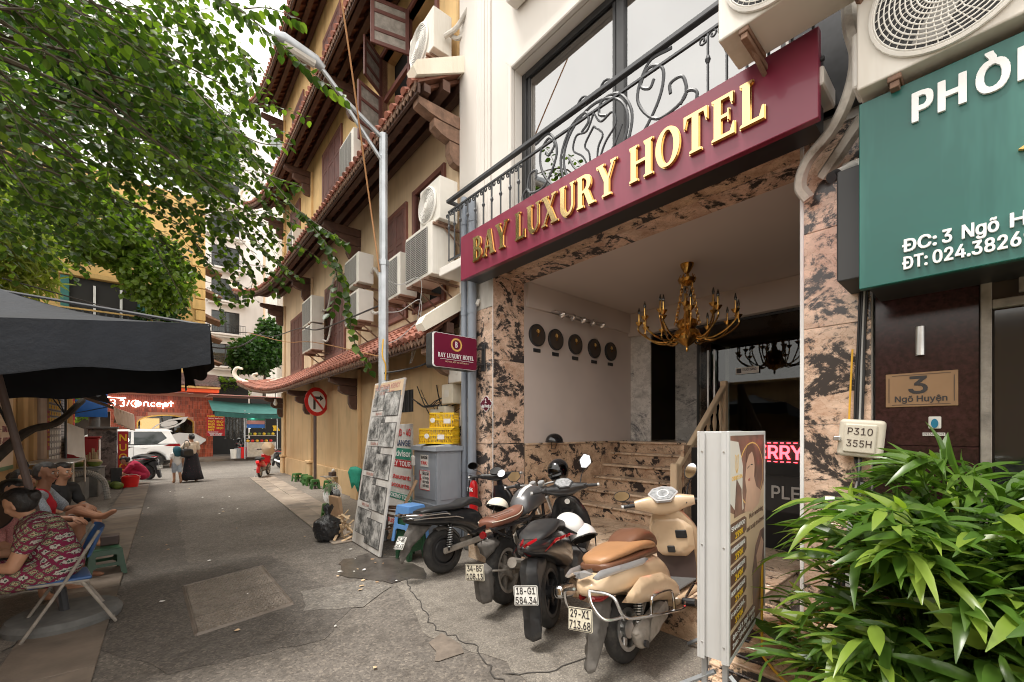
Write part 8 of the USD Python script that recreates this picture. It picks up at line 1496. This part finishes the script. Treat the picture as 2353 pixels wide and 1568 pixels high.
sit_simple('seated woman with dark tied hair and red shirt behind the glasses wearer', (-.95, 7.36, 1.08), (.9, -.40, -.02), 'cloth_red', bun=(-.11, 0, .05)); sit_simple('seated person in black holding food, behind the man in grey', (-.72, 8.25, 1.09), (.8, -.6, -.25), 'cloth_black', long_=True)
hf = thing('hand_fan', 'round dark woven fan at the far left edge', 'fan', (-.93, 5.95, .92), rz=-40, rx=80); MB().add(lathe([(0, 0), (.16, 0), (.16, .008), (0, .008)], 28)).build('blade', M['brown_plastic'], hf); MB().add(tube([(.16*math.cos(a), .16*math.sin(a), .004) for a in np.linspace(0, 2*PI, 30, endpoint=False)], .007, 6, closed=True)).cyl((0, -.16, .004), (0, -.32, .004), .010, 6).build('rim', M['black_plastic'], hf)
def standing(lab, x, y, h, fdir, top, bottom, legs='skin', skirt=None, hair='hair', bun=None, arm=None, child=False, hat=None, walk=.0):
    s = h/1.62; f = nrm((*fdir, 0)); l = np.array([-f[1], f[0], 0]); o = lambda a, b, z: np.array([x, y, .012])+f*a*s+l*b*s+np.array([0, 0, z*s]); hs = s*(1.25 if child else 1.0); hz = 1.50 if not child else 1.45
    P = dict(pv=o(0, 0, .88), be=o(0, 0, 1.0), ch=o(0, 0, 1.18), nk=o(0, 0, 1.34), sh=[o(0, .17, 1.29), o(0, -.17, 1.29)], el=[o(-.04, .22, 1.03), o(-.03, -.22, 1.03)], wr=[o(.06, .22, .82), o(.06, -.22, .82)], hip=[o(0, .08, .84), o(0, -.08, .84)], kn=[o(.03+walk, .09, .46), o(.02-walk, -.09, .46)], an=[o(walk, .09, .07), o(-.12-walk, -.09, .09)], toe=[o(.16+walk, .10, .03), o(.02-walk, -.10, .03)])
    if arm: P['el'][0], P['wr'][0] = o(*arm[0]), o(*arm[1])
    t = seated(lab, P, o(.02, 0, hz), (*f[:2], -.1), 'skin', top, bottom, .022, False, hair, bun, sl=.7 if not child else .6, tr=s*(.95 if not child else 1.0), hs=hs, loose=.014, short=.85)
    if skirt:
        R_ = [ring_se(o(-.01*k, 0, z), w_*s, w_*.8*s, l, f, 28, 2.) for k, (z, w_) in enumerate(((.98, .16), (.88, .19), (.6, .23), (.3, .28), (.06, .33)))]; R_ = np.array(R_)
        for k in range(1, 5): g_ = np.arange(28)*2*PI/28; R_[k] += (R_[k]-R_[k].mean(0))*(.07*k/4*np.sin(g_*9))[:, None]
        obj('skirt', skin_rings(R_), M[skirt], t, True)
    return t, o, hs
wmn, o_, s_ = standing('walking woman in cream blouse and long dark floral skirt with a black shoulder bag', 1.36, 17.1, 1.52, (-.45, .9), 'cloth_beige', 'cloth_black', skirt='cloth_print', bun=(-.1, 0, .03), arm=((.12, .26, 1.1), (.34, .30, 1.15)), walk=.05)
bg = thing('shoulder_bag', 'black leather bag on the shoulder of the walking woman', 'bag', tuple(o_(-.10, .20, .86)), rz=30); MB().add(inflate([(-.20, .02), (-.17, .24), (.17, .24), (.20, .02), (.12, -.03), (-.12, -.03)], .07, .06, .03)).build('bag_body', M['leather_black'], bg, True); MB().tube(spline([(-.12, 0, .22), (-.04, .03, .48), (.06, .03, .48), (.12, 0, .22)], 6), .010, 6).build('strap', M['leather_black'], bg)
chd, o_, s_ = standing('small child in white shirt, pale shorts and teal sun hat beside the walking woman', .985, 16.95, 1.12, (-.2, .95), 'cloth_white', 'cloth_denim', child=True, walk=.06)
MB().add(body([(o_(.01, 0, 1.50), .125*s_, o_(-.02, 0, 1.44), .12*s_), (o_(-.03, .05, 1.42), .09*s_, o_(-.05, 0, 1.26), .11*s_)], .02, 5)).build('sun_hat', M['cloth_teal'], chd, True)
cw_ = seated('crouching woman in a crimson dress washing coconuts by the red bucket', dict(pv=(.20, 17.2, .30), be=(.14, 17.2, .42), ch=(-.02, 17.18, .58), nk=(-.14, 17.16, .66), sh=[(-.10, 17.0, .58), (-.08, 17.35, .60)], el=[(-.26, 16.92, .36), (-.24, 17.35, .38)], wr=[(-.48, 16.95, .22), (-.46, 17.1, .24)], hip=[(.16, 17.1, .26), (.16, 17.3, .26)], kn=[(-.14, 17.04, .42), (-.14, 17.34, .44)], an=[(.06, 17.04, .08), (.06, 17.32, .08)], toe=[(-.1, 17.02, .03), (-.1, 17.32, .03)]), (-.24, 17.13, .74), (-.9, -.1, -.55), top='cloth_crimson', bottom='cloth_crimson', res=.02, hands=False, headup=(-.5, 0, .85), bun=(-.1, 0, -.02), tr=1.05, short=1.0)
# ---------------- stall things on the left
bk = thing('bucket', 'bright red plastic bucket beside the crouching woman', 'bucket', (-.10, 16.46, .012)); MB().add(lathe([(0, 0), (.16, 0), (.215, .30), (.225, .30), (.225, .325), (.205, .325), (.20, .30), (.15, .02), (0, .02)], 26)).build('pail', M['red_plastic'], bk); MB().tube([(.21*math.cos(a), .21*math.sin(a)*.3-.15, .27-.12*math.sin(a)) for a in np.linspace(PI, 2*PI, 12)], .007, 5).build('handle', M['white_plastic'], bk)
for k, (x, y, z) in enumerate(((-.42, 16.5, .10), (-.36, 16.15, .10), (-.55, 16.75, .10))): tag(MB().add(trimesh.creation.icosphere(3, .1), trs((x, y, z+.01), s=(1.25, 1.0, 1.0))).build('coconut', M['coconut'], None, True), ['green coconut by the red bucket', 'green coconut nearest the camera on the ground', 'green coconut under the hands of the crouching woman'][k], 'coconut')
ct2 = thing('coconut_table', 'small folding steel table holding trimmed coconuts and sugarcane', 'table', (-.95, 15.9, .012)); MB().box((-.36, -.26, .66), (.36, .26, .68), .006).build('table_top', M['steel'], ct2)
for s in (-1, 1): MB().tube([(-.33, s*.22, 0), (.28, s*.22, .66)], .012, 6).build('leg', M['steel'], ct2); MB().tube([(.33, s*.20, 0), (-.28, s*.20, .66)], .012, 6).build('leg', M['steel'], ct2); MB().tube([(-.33, s*.21, .08), (.33, s*.21, .08)], .010, 6).build('stretcher', M['steel'], ct2)
for k, x in enumerate((-.17, .15)):
    c = thing('trimmed_coconut', ['left green coconut with a pale cut top on the folding table', 'right green coconut with a pale cut top on the folding table'][k], 'coconut', (-.95+x, 15.8, .692)); MB().add(lathe([(0, 0), (.10, .01), (.155, .09), (.15, .13), (0, .13)], 20)).build('husk', M['coconut'], c); MB().add(lathe([(0, .131), (.15, .131), (.09, .185), (0, .20)], 12)).build('cut_top', M['coconut_cut'], c, False)
for k in range(16): x, y = -.93+.045*(k % 8)-.16, 16.02+.06*(k//8); tag(MB().cyl((x, y, .30), (x+rg.uniform(-.02, .02), y, .98+rg.uniform(0, .2)), .020, 8, .014).build('sugarcane', M['sugarcane']), 'peeled sugarcane stick in the bundle behind the coconuts', 'sugarcane', 'sugarcane sticks bundled behind the coconuts')
fr = thing('drinks_fridge', 'red drinks cabinet standing on the left pavement', 'cabinet', (-1.05, 16.9, .012)); MB().box((-.36, -.3, 0), (.28, .3, 1.42), .02).build('cabinet', M['red_sign'], fr); MB().box((.281, -.28, .1), (.30, .28, 1.38), .006).build('door', M['white_plastic'], fr); MB().box((-.38, -.32, 1.421), (.32, .32, 1.46), .01).build('top', M['red_sign'], fr)
ub_ = thing('utility_box', 'tall weathered concrete utility box behind the red cabinet', 'utility box', (-.72, 18.2, .012)); MB().box((-.34, -.3, 0), (.30, .3, 1.68), .02).build('box', M['stone_box'], ub_); MB().box((-.38, -.34, 1.681), (.34, .34, 1.74), .01).build('cap', M['concrete_base'], ub_)
vb_ = thing('vertical_banner', 'narrow red banner with yellow letters fixed to the utility box', 'banner', (-.40, 17.86, .2)); MB().box((0, 0, 0), (.24, .02, 1.42), .003).build('panel', M['red_sign'], vb_); t_ = MB()
for k, c in enumerate('NUOC'): put_text(t_, c, .2, (.12, -.002, 1.12-.3*k), U2, V, .004, True)
t_.build('lettering', M['yellow_print'], vb_); tag(MB().box((-.52, 16.5, .012), (-.28, 16.62, .58), .01).build('black_crate', M['black_plastic']), 'black plastic crate between the table and the red bucket', 'crate')
# ---------------- car
car = thing('white_car', 'white family car passing behind the stall, seen from its rear side', 'car', (.62, 24.55, .008), rz=180)
pf_ = Polygon([(-.80, .30), (-.86, .55), (-.85, .80), (-.78, 1.02), (-.6, 1.10), (2.6, 1.06), (3.25, .98), (3.6, .80), (3.68, .55), (3.6, .28), (3.2, .24), (3.14, .30), (3.07, .48), (2.92, .62), (2.775, .66), (2.63, .62), (2.48, .48), (2.41, .28), (.37, .24), (.30, .48), (.15, .62), (0, .66), (-.15, .62), (-.30, .48), (-.37, .27)])
MB().add(inflate(list(pf_.exterior.coords), .88, .10, .06)).build('body', M['car_white'], car, 50)
hull = lambda p: trimesh.convex.convex_hull(np.array(p)); sym = lambda L: [(x, s*y, z) for x, y, z in L for s in (-1, 1)]
MB().add(hull(sym([(-.74, .82, 1.06), (2.65, .82, 1.04), (-.42, .66, 1.60), (1.75, .66, 1.60)]))).build('window_glass', M['car_glass'], car, False); MB().add(hull(sym([(-.62, .60, 1.60), (-.50, .69, 1.585), (1.72, .68, 1.585), (1.6, .60, 1.66), (.5, .6, 1.70), (-.45, .6, 1.685)]))).build('roof', M['car_white'], car, 30)
for s in (-1, 1):
    for pts in ([(-.76, 1.06), (-.10, 1.06), (-.42, 1.30), (-.22, 1.60), (-.52, 1.60)], [(.66, 1.06), (.76, 1.06), (.74, 1.60), (.66, 1.60)], [(1.72, 1.05), (1.8, 1.05), (1.70, 1.60), (1.62, 1.60)], [(2.55, 1.05), (2.72, 1.05), (1.80, 1.62), (1.66, 1.60)]):
        P = [(x, s*(.83-(z-1.06)*.155/.54*1.0), z) for x, z in pts]; n_ = len(P); Q = [(x, y-s*.03, z) for x, y, z in P]; f = [[0, i, i+1] for i in range(1, n_-1)]; MB().add((np.array(P+Q), np.array(f+[[n_+a for a in g_[::-1]] for g_ in f]+[[i, (i+1) % n_, n_+i] for i in range(n_)]+[[(i+1) % n_, n_+(i+1) % n_, n_+i] for i in range(n_)]))).build('pillar', M['car_white'], car, False)
    for x in (0, 2.775): wheel(car, x, .325, .20, 8, .07, 'bike_silver', rimw=.07, y=s*.76)
    MB().add(extr(Polygon([(-.86, .94), (-.84, 1.06), (-.45, 1.02), (-.30, .97)]), .03, plane_M((0, s*.885+(.0 if s < 0 else .0), 0), (1, 0, 0), V))).build('tail_lamp', M['lens_red'], car, False); MB().box((-.875, s*.5-.3, .96), (-.84, s*.5+.3, 1.02), .01).build('rear_lamp', M['lens_red'], car)
    for x in (.25, 1.3): MB().box((x, s*.895-.012, .88), (x+.2, s*.895+.012, .91), .006).build('door_handle', M['car_white'], car); MB().box((x+.42, s*.882-.003, .34), (x+.428, s*.882+.003, 1.05)).build('door_gap', M['ink'], car, False)
MB().box((-.89, -.26, .6), (-.87, .26, .74)).build('number_plate', M['plate_white'], car); MB().box((-.9, -.84, .30), (-.80, .84, .42), .02).build('bumper', M['black_plastic'], car)
# ---------------- food stall across the street
sa = thing('food_stall', 'fruit stall under a teal awning with a lit menu panel at the far corner', 'stall')
cloth_sheet(np.array([[(2.9+4.2*t, 27.6-1.6*s, 3.25-.62*s-.10*math.sin(PI*t)) for t in np.linspace(0, 1, 12)] for s in np.linspace(0, 1, 6)]), 'teal_canvas', sa, 'awning'); cloth_sheet(np.array([[(3.0+4.1*t, 25.99+.02*math.sin(t*60), 2.60-.22*s-.10*math.sin(PI*t)) for t in np.linspace(0, 1, 50)] for s in np.linspace(0, 1, 3)]), 'teal_canvas', sa, 'valance')
for k in range(26): MB().box((2.9+.18*k, 27.0, 3.50), (3.078+.18*k, 29.0, 3.54)).build('roof_strip', M['cloth_pink' if k % 2 else 'faded_red'], sa, False)
for lo_, hi_ in (((5.2, 29.5, .1), (10, 29.8, 3.6)), ((2.9, 35, 0), (6, 35.3, 5))): MB().box(lo_, hi_).build('back_wall', M['dark_room'], sa)
for x in (4.35, 5.9): MB().cyl((x, 26.3, .12), (x, 26.3, 2.7), .03, 8).build('post', M['galv'], sa)
MB().box((4.5, 26.6, .2), (5.9, 27.2, 1.0), .02).build('counter', M['steel'], sa); MB().box((4.5, 26.6, 1.35), (5.9, 27.2, 1.38)).build('shelf', M['steel'], sa); MB().box((4.45, 26.5, 1.75), (5.35, 26.55, 2.42), .01).build('menu_panel', M['clear_plastic'], sa)
for z0, z1, m_ in ((2.18, 2.38, 'ink_green'), (1.98, 2.17, 'cloth_pink'), (1.78, 1.97, 'blue_sign')): MB().box((4.48, 26.49, z0), (5.32, 26.499, z1)).build('menu_strip', M[m_], sa, False)
for x in (4.75, 5.65): MB().add(trimesh.creation.icosphere(2, .07), trs((x, 26.45, 2.36))).build('lamp', M['lamp_glow'], sa, True)
for k in range(24): MB().add(trimesh.creation.icosphere(1, .075), trs((4.58+.11*(k % 12), 26.75+.12*(k//12), 1.07+.38*(k % 2)))).build('fruit', M[('juice', 'coconut', 'red_plastic', 'yellow_print')[k % 4]], sa, True)
for k in range(6): MB().tube(spline([(5.7+.03*k, 26.4, 1.9), (5.75+.04*k, 26.35, 1.75), (5.72+.06*k, 26.33, 1.62)], 4), .025, 6).build('banana', M['yellow_print'], sa)
cloth_sheet(np.array([[(3.5+.9*t, 26.6+.05*math.sin(t*20), 2.7-1.5*s) for t in np.linspace(0, 1, 16)] for s in np.linspace(0, 1, 4)]), 'clear_plastic', sa, 'plastic_sheet')
for k, (x, m_, h_) in enumerate(((3.95, 'white_plastic', .5), (4.15, 'cabinet_grey', .55), (4.35, 'red_plastic', .6), (6.1, 'white_plastic', .45))): b = thing('storage_tub', ['white tub left of the fruit stall', 'grey tub left of the fruit stall', 'red tub beside the fruit stall counter', 'white tub right of the fruit stall'][k], 'tub', (x, 26.9, .14)); MB().add(lathe([(0, 0), (.14, 0), (.18, h_), (.15, h_), (.13, .02), (0, .02)], 14)).build('tub', M[m_], b)
# ---------------- foliage
gr_ = np.random.default_rng(11)
LEAF = np.array([(0, 0, 0), (.16, .30, .05), (.5, .40, .06), (.82, .22, .02), (1.06, 0, -.05), (.16, -.30, .05), (.5, -.40, .06), (.82, -.22, .02), (.5, 0, -.03)], float)
LEAF_F = np.array([[0, 8, 1], [1, 8, 2], [2, 8, 3], [3, 8, 4], [0, 5, 8], [5, 6, 8], [6, 7, 8], [7, 4, 8]])
def leaf_mesh(P, D, Nn, L, wid=1.0):
    "many leaves: base points P, directions D, normals Nn, lengths L"
    D = D/np.linalg.norm(D, axis=1, keepdims=True); Nn = Nn-D*(Nn*D).sum(1, keepdims=True); Nn /= np.linalg.norm(Nn, axis=1, keepdims=True)+1e-9; S = np.cross(Nn, D)
    v = P[:, None]+L[:, None, None]*(LEAF[None, :, :1]*D[:, None]+wid*LEAF[None, :, 1:2]*S[:, None]+LEAF[None, :, 2:]*Nn[:, None]); n = len(P)
    return v, LEAF_F
def join(v, f): n, k = v.shape[:2]; return v.reshape(-1, 3), (f[None]+np.arange(n)[:, None, None]*k).reshape(-1, 3)
EYE = np.array([0, 0, 1.65])
def plant_leaves(t, v, f, mats, nbig=300):
    d = np.linalg.norm(v.mean(1)-EYE, axis=1)/np.linalg.norm(v[:, 4]-v[:, 0], axis=1); o = np.argsort(d); big, rest = o[:nbig], o[nbig:]
    for i in big: obj('leaf', (v[i], f), M[mats[0] if (i % 4) else mats[1]], t, True)
    for k, m in enumerate(mats):
        q = rest[(rest % 3 > 0) if k == 0 else (rest % 3 == 0)]; tag(obj('foliage', join(v[q], f), M[m], t, False), kind='stuff')
FW, RT = np.array([.6621, .7494, 0]), np.array([.7494, -.6621, 0])
def blob(px, y, d, rx, ry, rz): c = EYE+d*(FW+(px-1176.5)/980*RT+np.array([0, 0, (989-y)/980])); return c, rx/980*d, ry/980*d, rz
BL = [blob(90, 180, 6.2, 330, 250, 2.3), blob(375, 230, 7.8, 165, 280, 2.2), blob(190, 440, 7.4, 250, 120, 1.6), blob(440, 600, 8.6, 85, 90, 1.), blob(525, 490, 7.6, 75, 130, 1.), blob(270, 20, 6.0, 215, 130, 2.0), blob(-250, 300, 7, 300, 300, 2.5), blob(30, 470, 6.6, 150, 110, 1.2)]
tree = thing('street_tree', 'large leafy tree whose branches with rounded leaves overhang the alley from the left', 'tree')
tw = MB(); LP, LD, LN, LL = [], [], [], []; up = np.array([0, 0, 1.])
root = np.array([-4.2, 8.2, 6.0])
MB().tube(spline([(-4.4, 7.6, 0), (-4.3, 7.8, 2.5), (-4.2, 8.2, 5.2), (-3.8, 8.4, 7.5)], 6), np.linspace(.32, .14, 19), 12).build('trunk', M['bark'], tree)
def spray(pts, n, L0, L1, r=.006, jit=.35, droop=.6, start=.12):
    p = spline(pts, 5); tw.add(tube(p, np.linspace(r, r*.35, len(p)), 4)); d = np.concatenate([[0], np.cumsum(np.linalg.norm(np.diff(p, axis=0), axis=1))])
    for k in range(n):
        s = d[-1]*(start+(1-start)*(k+.5)/n); q = np.array([np.interp(s, d, p[:, c]) for c in range(3)]); q2 = np.array([np.interp(min(s+.03, d[-1]), d, p[:, c]) for c in range(3)]); tg = q2-q; tg = tg/(np.linalg.norm(tg)+1e-9) if np.linalg.norm(tg) > 1e-6 else (p[-1]-p[-2])/np.linalg.norm(p[-1]-p[-2])
        sd = np.cross(tg, up); sd /= np.linalg.norm(sd)+1e-9; dirn = sd*(1 if k % 2 else -1)*.85+tg*.45+np.array([0, 0, -droop*gr_.uniform(.3, 1.2)])+gr_.normal(0, jit*.5, 3)
        LP.append(q+dirn*.03); LD.append(dirn); LN.append(up+gr_.normal(0, jit, 3)+sd*(1 if k % 2 else -1)*.4); LL.append(gr_.uniform(L0, L1))
W = np.array([b[1]*b[2]*b[3] for b in BL]); W /= W.sum()
for k in range(880):
    c, a, b, r = BL[gr_.choice(len(BL), p=W)]; u = gr_.normal(size=3); u /= np.linalg.norm(u); u *= gr_.uniform(.25, 1)**.5; q = c+RT*u[0]*a+up*u[1]*b+FW*u[2]*r
    if q[2] < 2.9 or np.linalg.norm(q-EYE) < 2.6: continue
    out = nrm(q-root)*.7+gr_.normal(0, .35, 3)+np.array([.25, 0, -.12]); L = gr_.uniform(.5, .95); m_ = q+out*L*.5+np.array([0, 0, .05]); e = q+out*L+np.array([0, 0, -.16]); spray([q, m_, e], int(L*17), .075, .155)
    if k % 9 == 0: bm_ = (q+root)/2+gr_.normal(0, .5, 3)+[0, 0, .7]; tw.add(tube(spline([root, bm_, q], 6), np.linspace(.045, .008, 13), 5))
def at_(px, y, d): return EYE+d*(FW+(px-1176.5)/980*RT+np.array([0, 0, (989-y)/980]))
for pts, n in (([(480, -30, 5.0), (560, 30, 5.0), (640, 95, 5.0), (715, 165, 5.0), (790, 225, 5.05)], 34), ([(560, 20, 5.0), (620, 20, 5.0), (690, 45, 5.0)], 14), ([(430, 190, 5.6), (520, 290, 5.5), (610, 400, 5.4), (680, 480, 5.3), (745, 555, 5.25), (790, 640, 5.2), (800, 735, 5.2)], 52), ([(680, 480, 5.3), (735, 520, 5.3), (800, 560, 5.3)], 13), ([(520, 290, 5.5), (600, 330, 5.5), (668, 330, 5.5)], 12), ([(745, 555, 5.25), (775, 640, 5.2), (760, 720, 5.2)], 14), ([(800, 700, 5.2), (812, 780, 5.2), (850, 850, 5.2)], 10), ([(560, 130, 6), (580, 180, 6), (520, 270, 6)], 14), ([(610, 400, 5.4), (690, 430, 5.4), (668, 420, 5.4)], 8), ([(520, 480, 7), (590, 560, 7), (650, 610, 7), (690, 640, 7)], 24), ([(540, 560, 7.4), (580, 640, 7.4), (560, 700, 7.4)], 16), ([(450, 560, 7.4), (500, 640, 7.4), (545, 690, 7.4)], 18), ([(350, 560, 7.6), (400, 650, 7.6), (430, 720, 7.6)], 20), ([(460, 380, 7), (560, 420, 7), (620, 480, 7)], 18)):
    spray([at_(*q) for q in pts], int(n*1.7), .085, .125, .010, start=.02, jit=.4)
LP, LD, LN, LL = map(np.array, (LP, LD, LN, LL)); v, f = leaf_mesh(LP, LD, LN, LL); plant_leaves(tree, v, f, ['tree_leaf', 'tree_leaf_light']); tag(tw.build('twigs', M['twig'], tree, 40), kind='stuff')
# ---------------- leafy palm in a pot, lower right
STR = np.array([(s, w_*k, 0) for s, w_ in ((0, .02), (.18, .075), (.4, .105), (.65, .09), (.85, .045), (1., .005)) for k in (-1, 0, 1)], float); SF = np.array([[3*i+j, 3*i+j+1, 3*i+j+4, 3*i+j+3] for i in range(5) for j in (0, 1)]); SF = np.vstack([SF[:, [0, 1, 2]], SF[:, [0, 2, 3]]])
def blades(P, D, Nn, L, W_, B_):
    D = D/np.linalg.norm(D, axis=1, keepdims=True); Nn = Nn-D*(Nn*D).sum(1, keepdims=True); Nn /= np.linalg.norm(Nn, axis=1, keepdims=True); S = np.cross(Nn, D); s = STR[None, :, :1]; y = STR[None, :, 1:2]*W_[:, None, None]; dz = -B_[:, None, None]*s**2+.35*np.abs(y)
    return P[:, None]+L[:, None, None]*(s*(1-.25*B_[:, None, None]*s)*D[:, None]+y*S[:, None]+dz*Nn[:, None])
def palm(label, base, H0, H1, nf, spread, L0, L1, seed, nbig, mats, pot=True):
    r = np.random.default_rng(seed); t = thing('potted_palm', label, 'plant'); st = MB(); P, D, N_, L, W_, B_ = [], [], [], [], [], []
    for k in range(nf):
        a = r.uniform(0, 2*PI); h = r.uniform(H0, H1); rad = spread*r.uniform(.2, 1.0)**.6*(1.1-.45*(h-H0)/(H1-H0)); o = np.array([math.cos(a), math.sin(a), 0]); b = np.array(base)+o*.12*r.uniform(0, 1); top = np.array(base)+o*rad*.62+np.array([0, 0, h]); tip = np.array(base)+o*rad*1.05+np.array([0, 0, h+.06]); p = spline([b, (b+top)/2+[0, 0, .12], top, tip], 6); st.add(tube(p, np.linspace(.008, .002, len(p)), 5)); n = r.integers(7, 12)
        for j in range(n):
            i = int(len(p)*(.45+.54*j/n)); q = p[min(i, len(p)-1)]; tg = nrm(p[min(i+1, len(p)-1)]-p[max(i-1, 0)]); sd = nrm(np.cross(tg, up)); fan = (1 if j % 2 else -1)*(1-j/n*.75); P.append(q); D.append(tg*(.5+.6*j/n)+sd*fan*.9+r.normal(0, .18, 3)+[0, 0, .10]); N_.append(up+o*.3+r.normal(0, .3, 3)); L.append(r.uniform(L0, L1)); W_.append(r.uniform(.6, 1.15)); B_.append(r.uniform(.1, .75))
    v = blades(*map(np.array, (P, D, N_, L, W_, B_))); d = np.linalg.norm(v.mean(1)-EYE, axis=1); o = np.argsort(d)
    for i in o[:nbig]: obj('leaf', (v[i], SF), M[mats[0] if i % 3 else mats[1]], t, True)
    for k, m in enumerate(mats): q = o[nbig:]; q = q[(q % 3 > 0) if k == 0 else (q % 3 == 0)]; tag(obj('foliage', join(v[q], SF), M[m], t, False), kind='stuff')
    tag(st.build('stems', M['palm_leaf'], t, 40), kind='stuff')
    if pot: MB().add(lathe([(0, 0), (.2, 0), (.26, .34), (.28, .34), (.28, .38), (.24, .38), (.22, .32), (0, .32)], 24, trs((base[0], base[1], .05)))).build('pot', M['concrete_base'], t)
    return t
palm('big bushy potted palm with long glossy leaves in the lower right corner', (2.92, .12, .3), -.15, .95, 280, .82, .17, .31, 3, 300, ['palm_leaf', 'palm_leaf_light']); palm('taller leafy palm behind the bushy one, below the number plate', (3.15, .14, .3), .7, 1.15, 45, .42, .16, .27, 9, 60, ['palm_leaf', 'palm_leaf'], False); palm('lower leaves of a palm cut by the right frame edge', (2.75, -.45, .25), -.1, .85, 80, .65, .2, .36, 12, 120, ['palm_leaf', 'palm_leaf_light'])
# ---------------- distant greenery
def bush(name, label, blobs, n, L0, L1, mat, seed, trunk=None, cat='tree', wid=1.0, parts=0):
    r = np.random.default_rng(seed); t = thing(name, label, cat); P = []
    for c, rad, k in blobs:
        u = r.normal(size=(int(n*k), 3)); u /= np.linalg.norm(u, axis=1, keepdims=True); u *= (r.uniform(.2, 1, (len(u), 1)))**.4; q = np.array(c)+u*np.array(rad)*np.ones(3); P.append(q+(meshkit.noise(q*1.6, seed)[:, None]-.5)*.6*np.mean(rad)*u)
    P = np.vstack(P); D = r.normal(size=P.shape)+[0, 0, -.3]; v, f = leaf_mesh(P, D, up+r.normal(0, .6, P.shape), r.uniform(L0, L1, len(P)), wid); tag(obj('crown', join(v, f), M[mat], t, False), kind='stuff')
    if trunk: MB().tube(spline(trunk, 5), np.linspace(.16, .06, 5*(len(trunk)-1)+1), 8).build('trunk', M['bark'], t)
    return t
bush('far_tree', 'dark green tree rising behind the striped roof beside the yellow corner', [((6.3, 33.5, 6.9), (1.7, 1.5, 1.3), 1), ((7.4, 34, 8.2), (1.3, 1.3, 1.4), .8), ((5.7, 33, 6.2), (1.2, 1., .8), .5)], 2600, .18, .32, 'far_leaf', 1, [(6.8, 34, 0), (6.8, 34, 4), (6.9, 34, 7)]); bush('far_shrub', 'rounded green shrub above the striped awning before the arched doorway', [((4.9, 36, 4.6), (1.5, 1.2, .8), 1)], 1800, .12, .22, 'tree_leaf_light', 2, [(4.9, 36, 0), (4.9, 36, 4.5)])
bush('corner_tree', 'small green tree between the street signs and the tiled shop', [((-2.1, 23.8, 3.3), (.9, .8, .9), 1), ((-1.6, 23.2, 2.7), (.6, .6, .7), .6)], 1300, .12, .2, 'tree_leaf_light', 3, [(-2.1, 24, 0), (-2.1, 24, 3.2)], wid=.6)
bush('bright_tree', 'bright sunlit green tree seen through the branches before the ochre house', [((-1.8, 26.8, 11.0), (2.6, 1.8, 2.0), 1), ((-4.4, 26, 10.0), (2.2, 1.8, 2.2), .8), ((.8, 27, 9.2), (1.6, 1.4, 1.7), .5)], 4200, .2, .34, 'tree_leaf_light', 4, [(-4.5, 27.5, 0), (-4, 27, 5), (-3, 27, 10)]); bush('bamboo_clump', 'pale yellow green bamboo behind the dark parasol at the left', [((-3.6, 15.5, 6.6), (1.5, 1.6, 1.6), 1), ((-2.6, 16.5, 6.1), (1.1, 1.3, 1.1), .8), ((-4.6, 14.5, 7.4), (1.3, 1.3, 1.6), .7)], 3600, .22, .40, 'bamboo_leaf', 5, [(-3.6, 15.5, 5.6), (-3.5, 15.5, 7.4)], cat='bamboo', wid=.28)
bush('balcony_vine', 'green climbing plant hanging over the ochre balcony', [((.9, 29.6, 7.2), (1.0, .4, 1.3), 1), ((1.4, 29.6, 8.8), (.8, .4, 1.3), .6), ((-1.3, 29.6, 6.9), (1.6, .35, .35), .5)], 1500, .12, .22, 'far_leaf', 6, cat='plant'); bush('skyline_tree', 'tall feathery tree top against the white sky', [((2.6, 31, 18.5), (2.2, 2, 2.6), 1), ((-.5, 31, 20.5), (3, 2, 3.), 1), ((-5, 31, 19), (4, 3, 4), 1.4)], 3600, .25, .42, 'far_leaf', 7, [(-2, 32, 0), (-1.5, 32, 12), (-.5, 31, 20)])
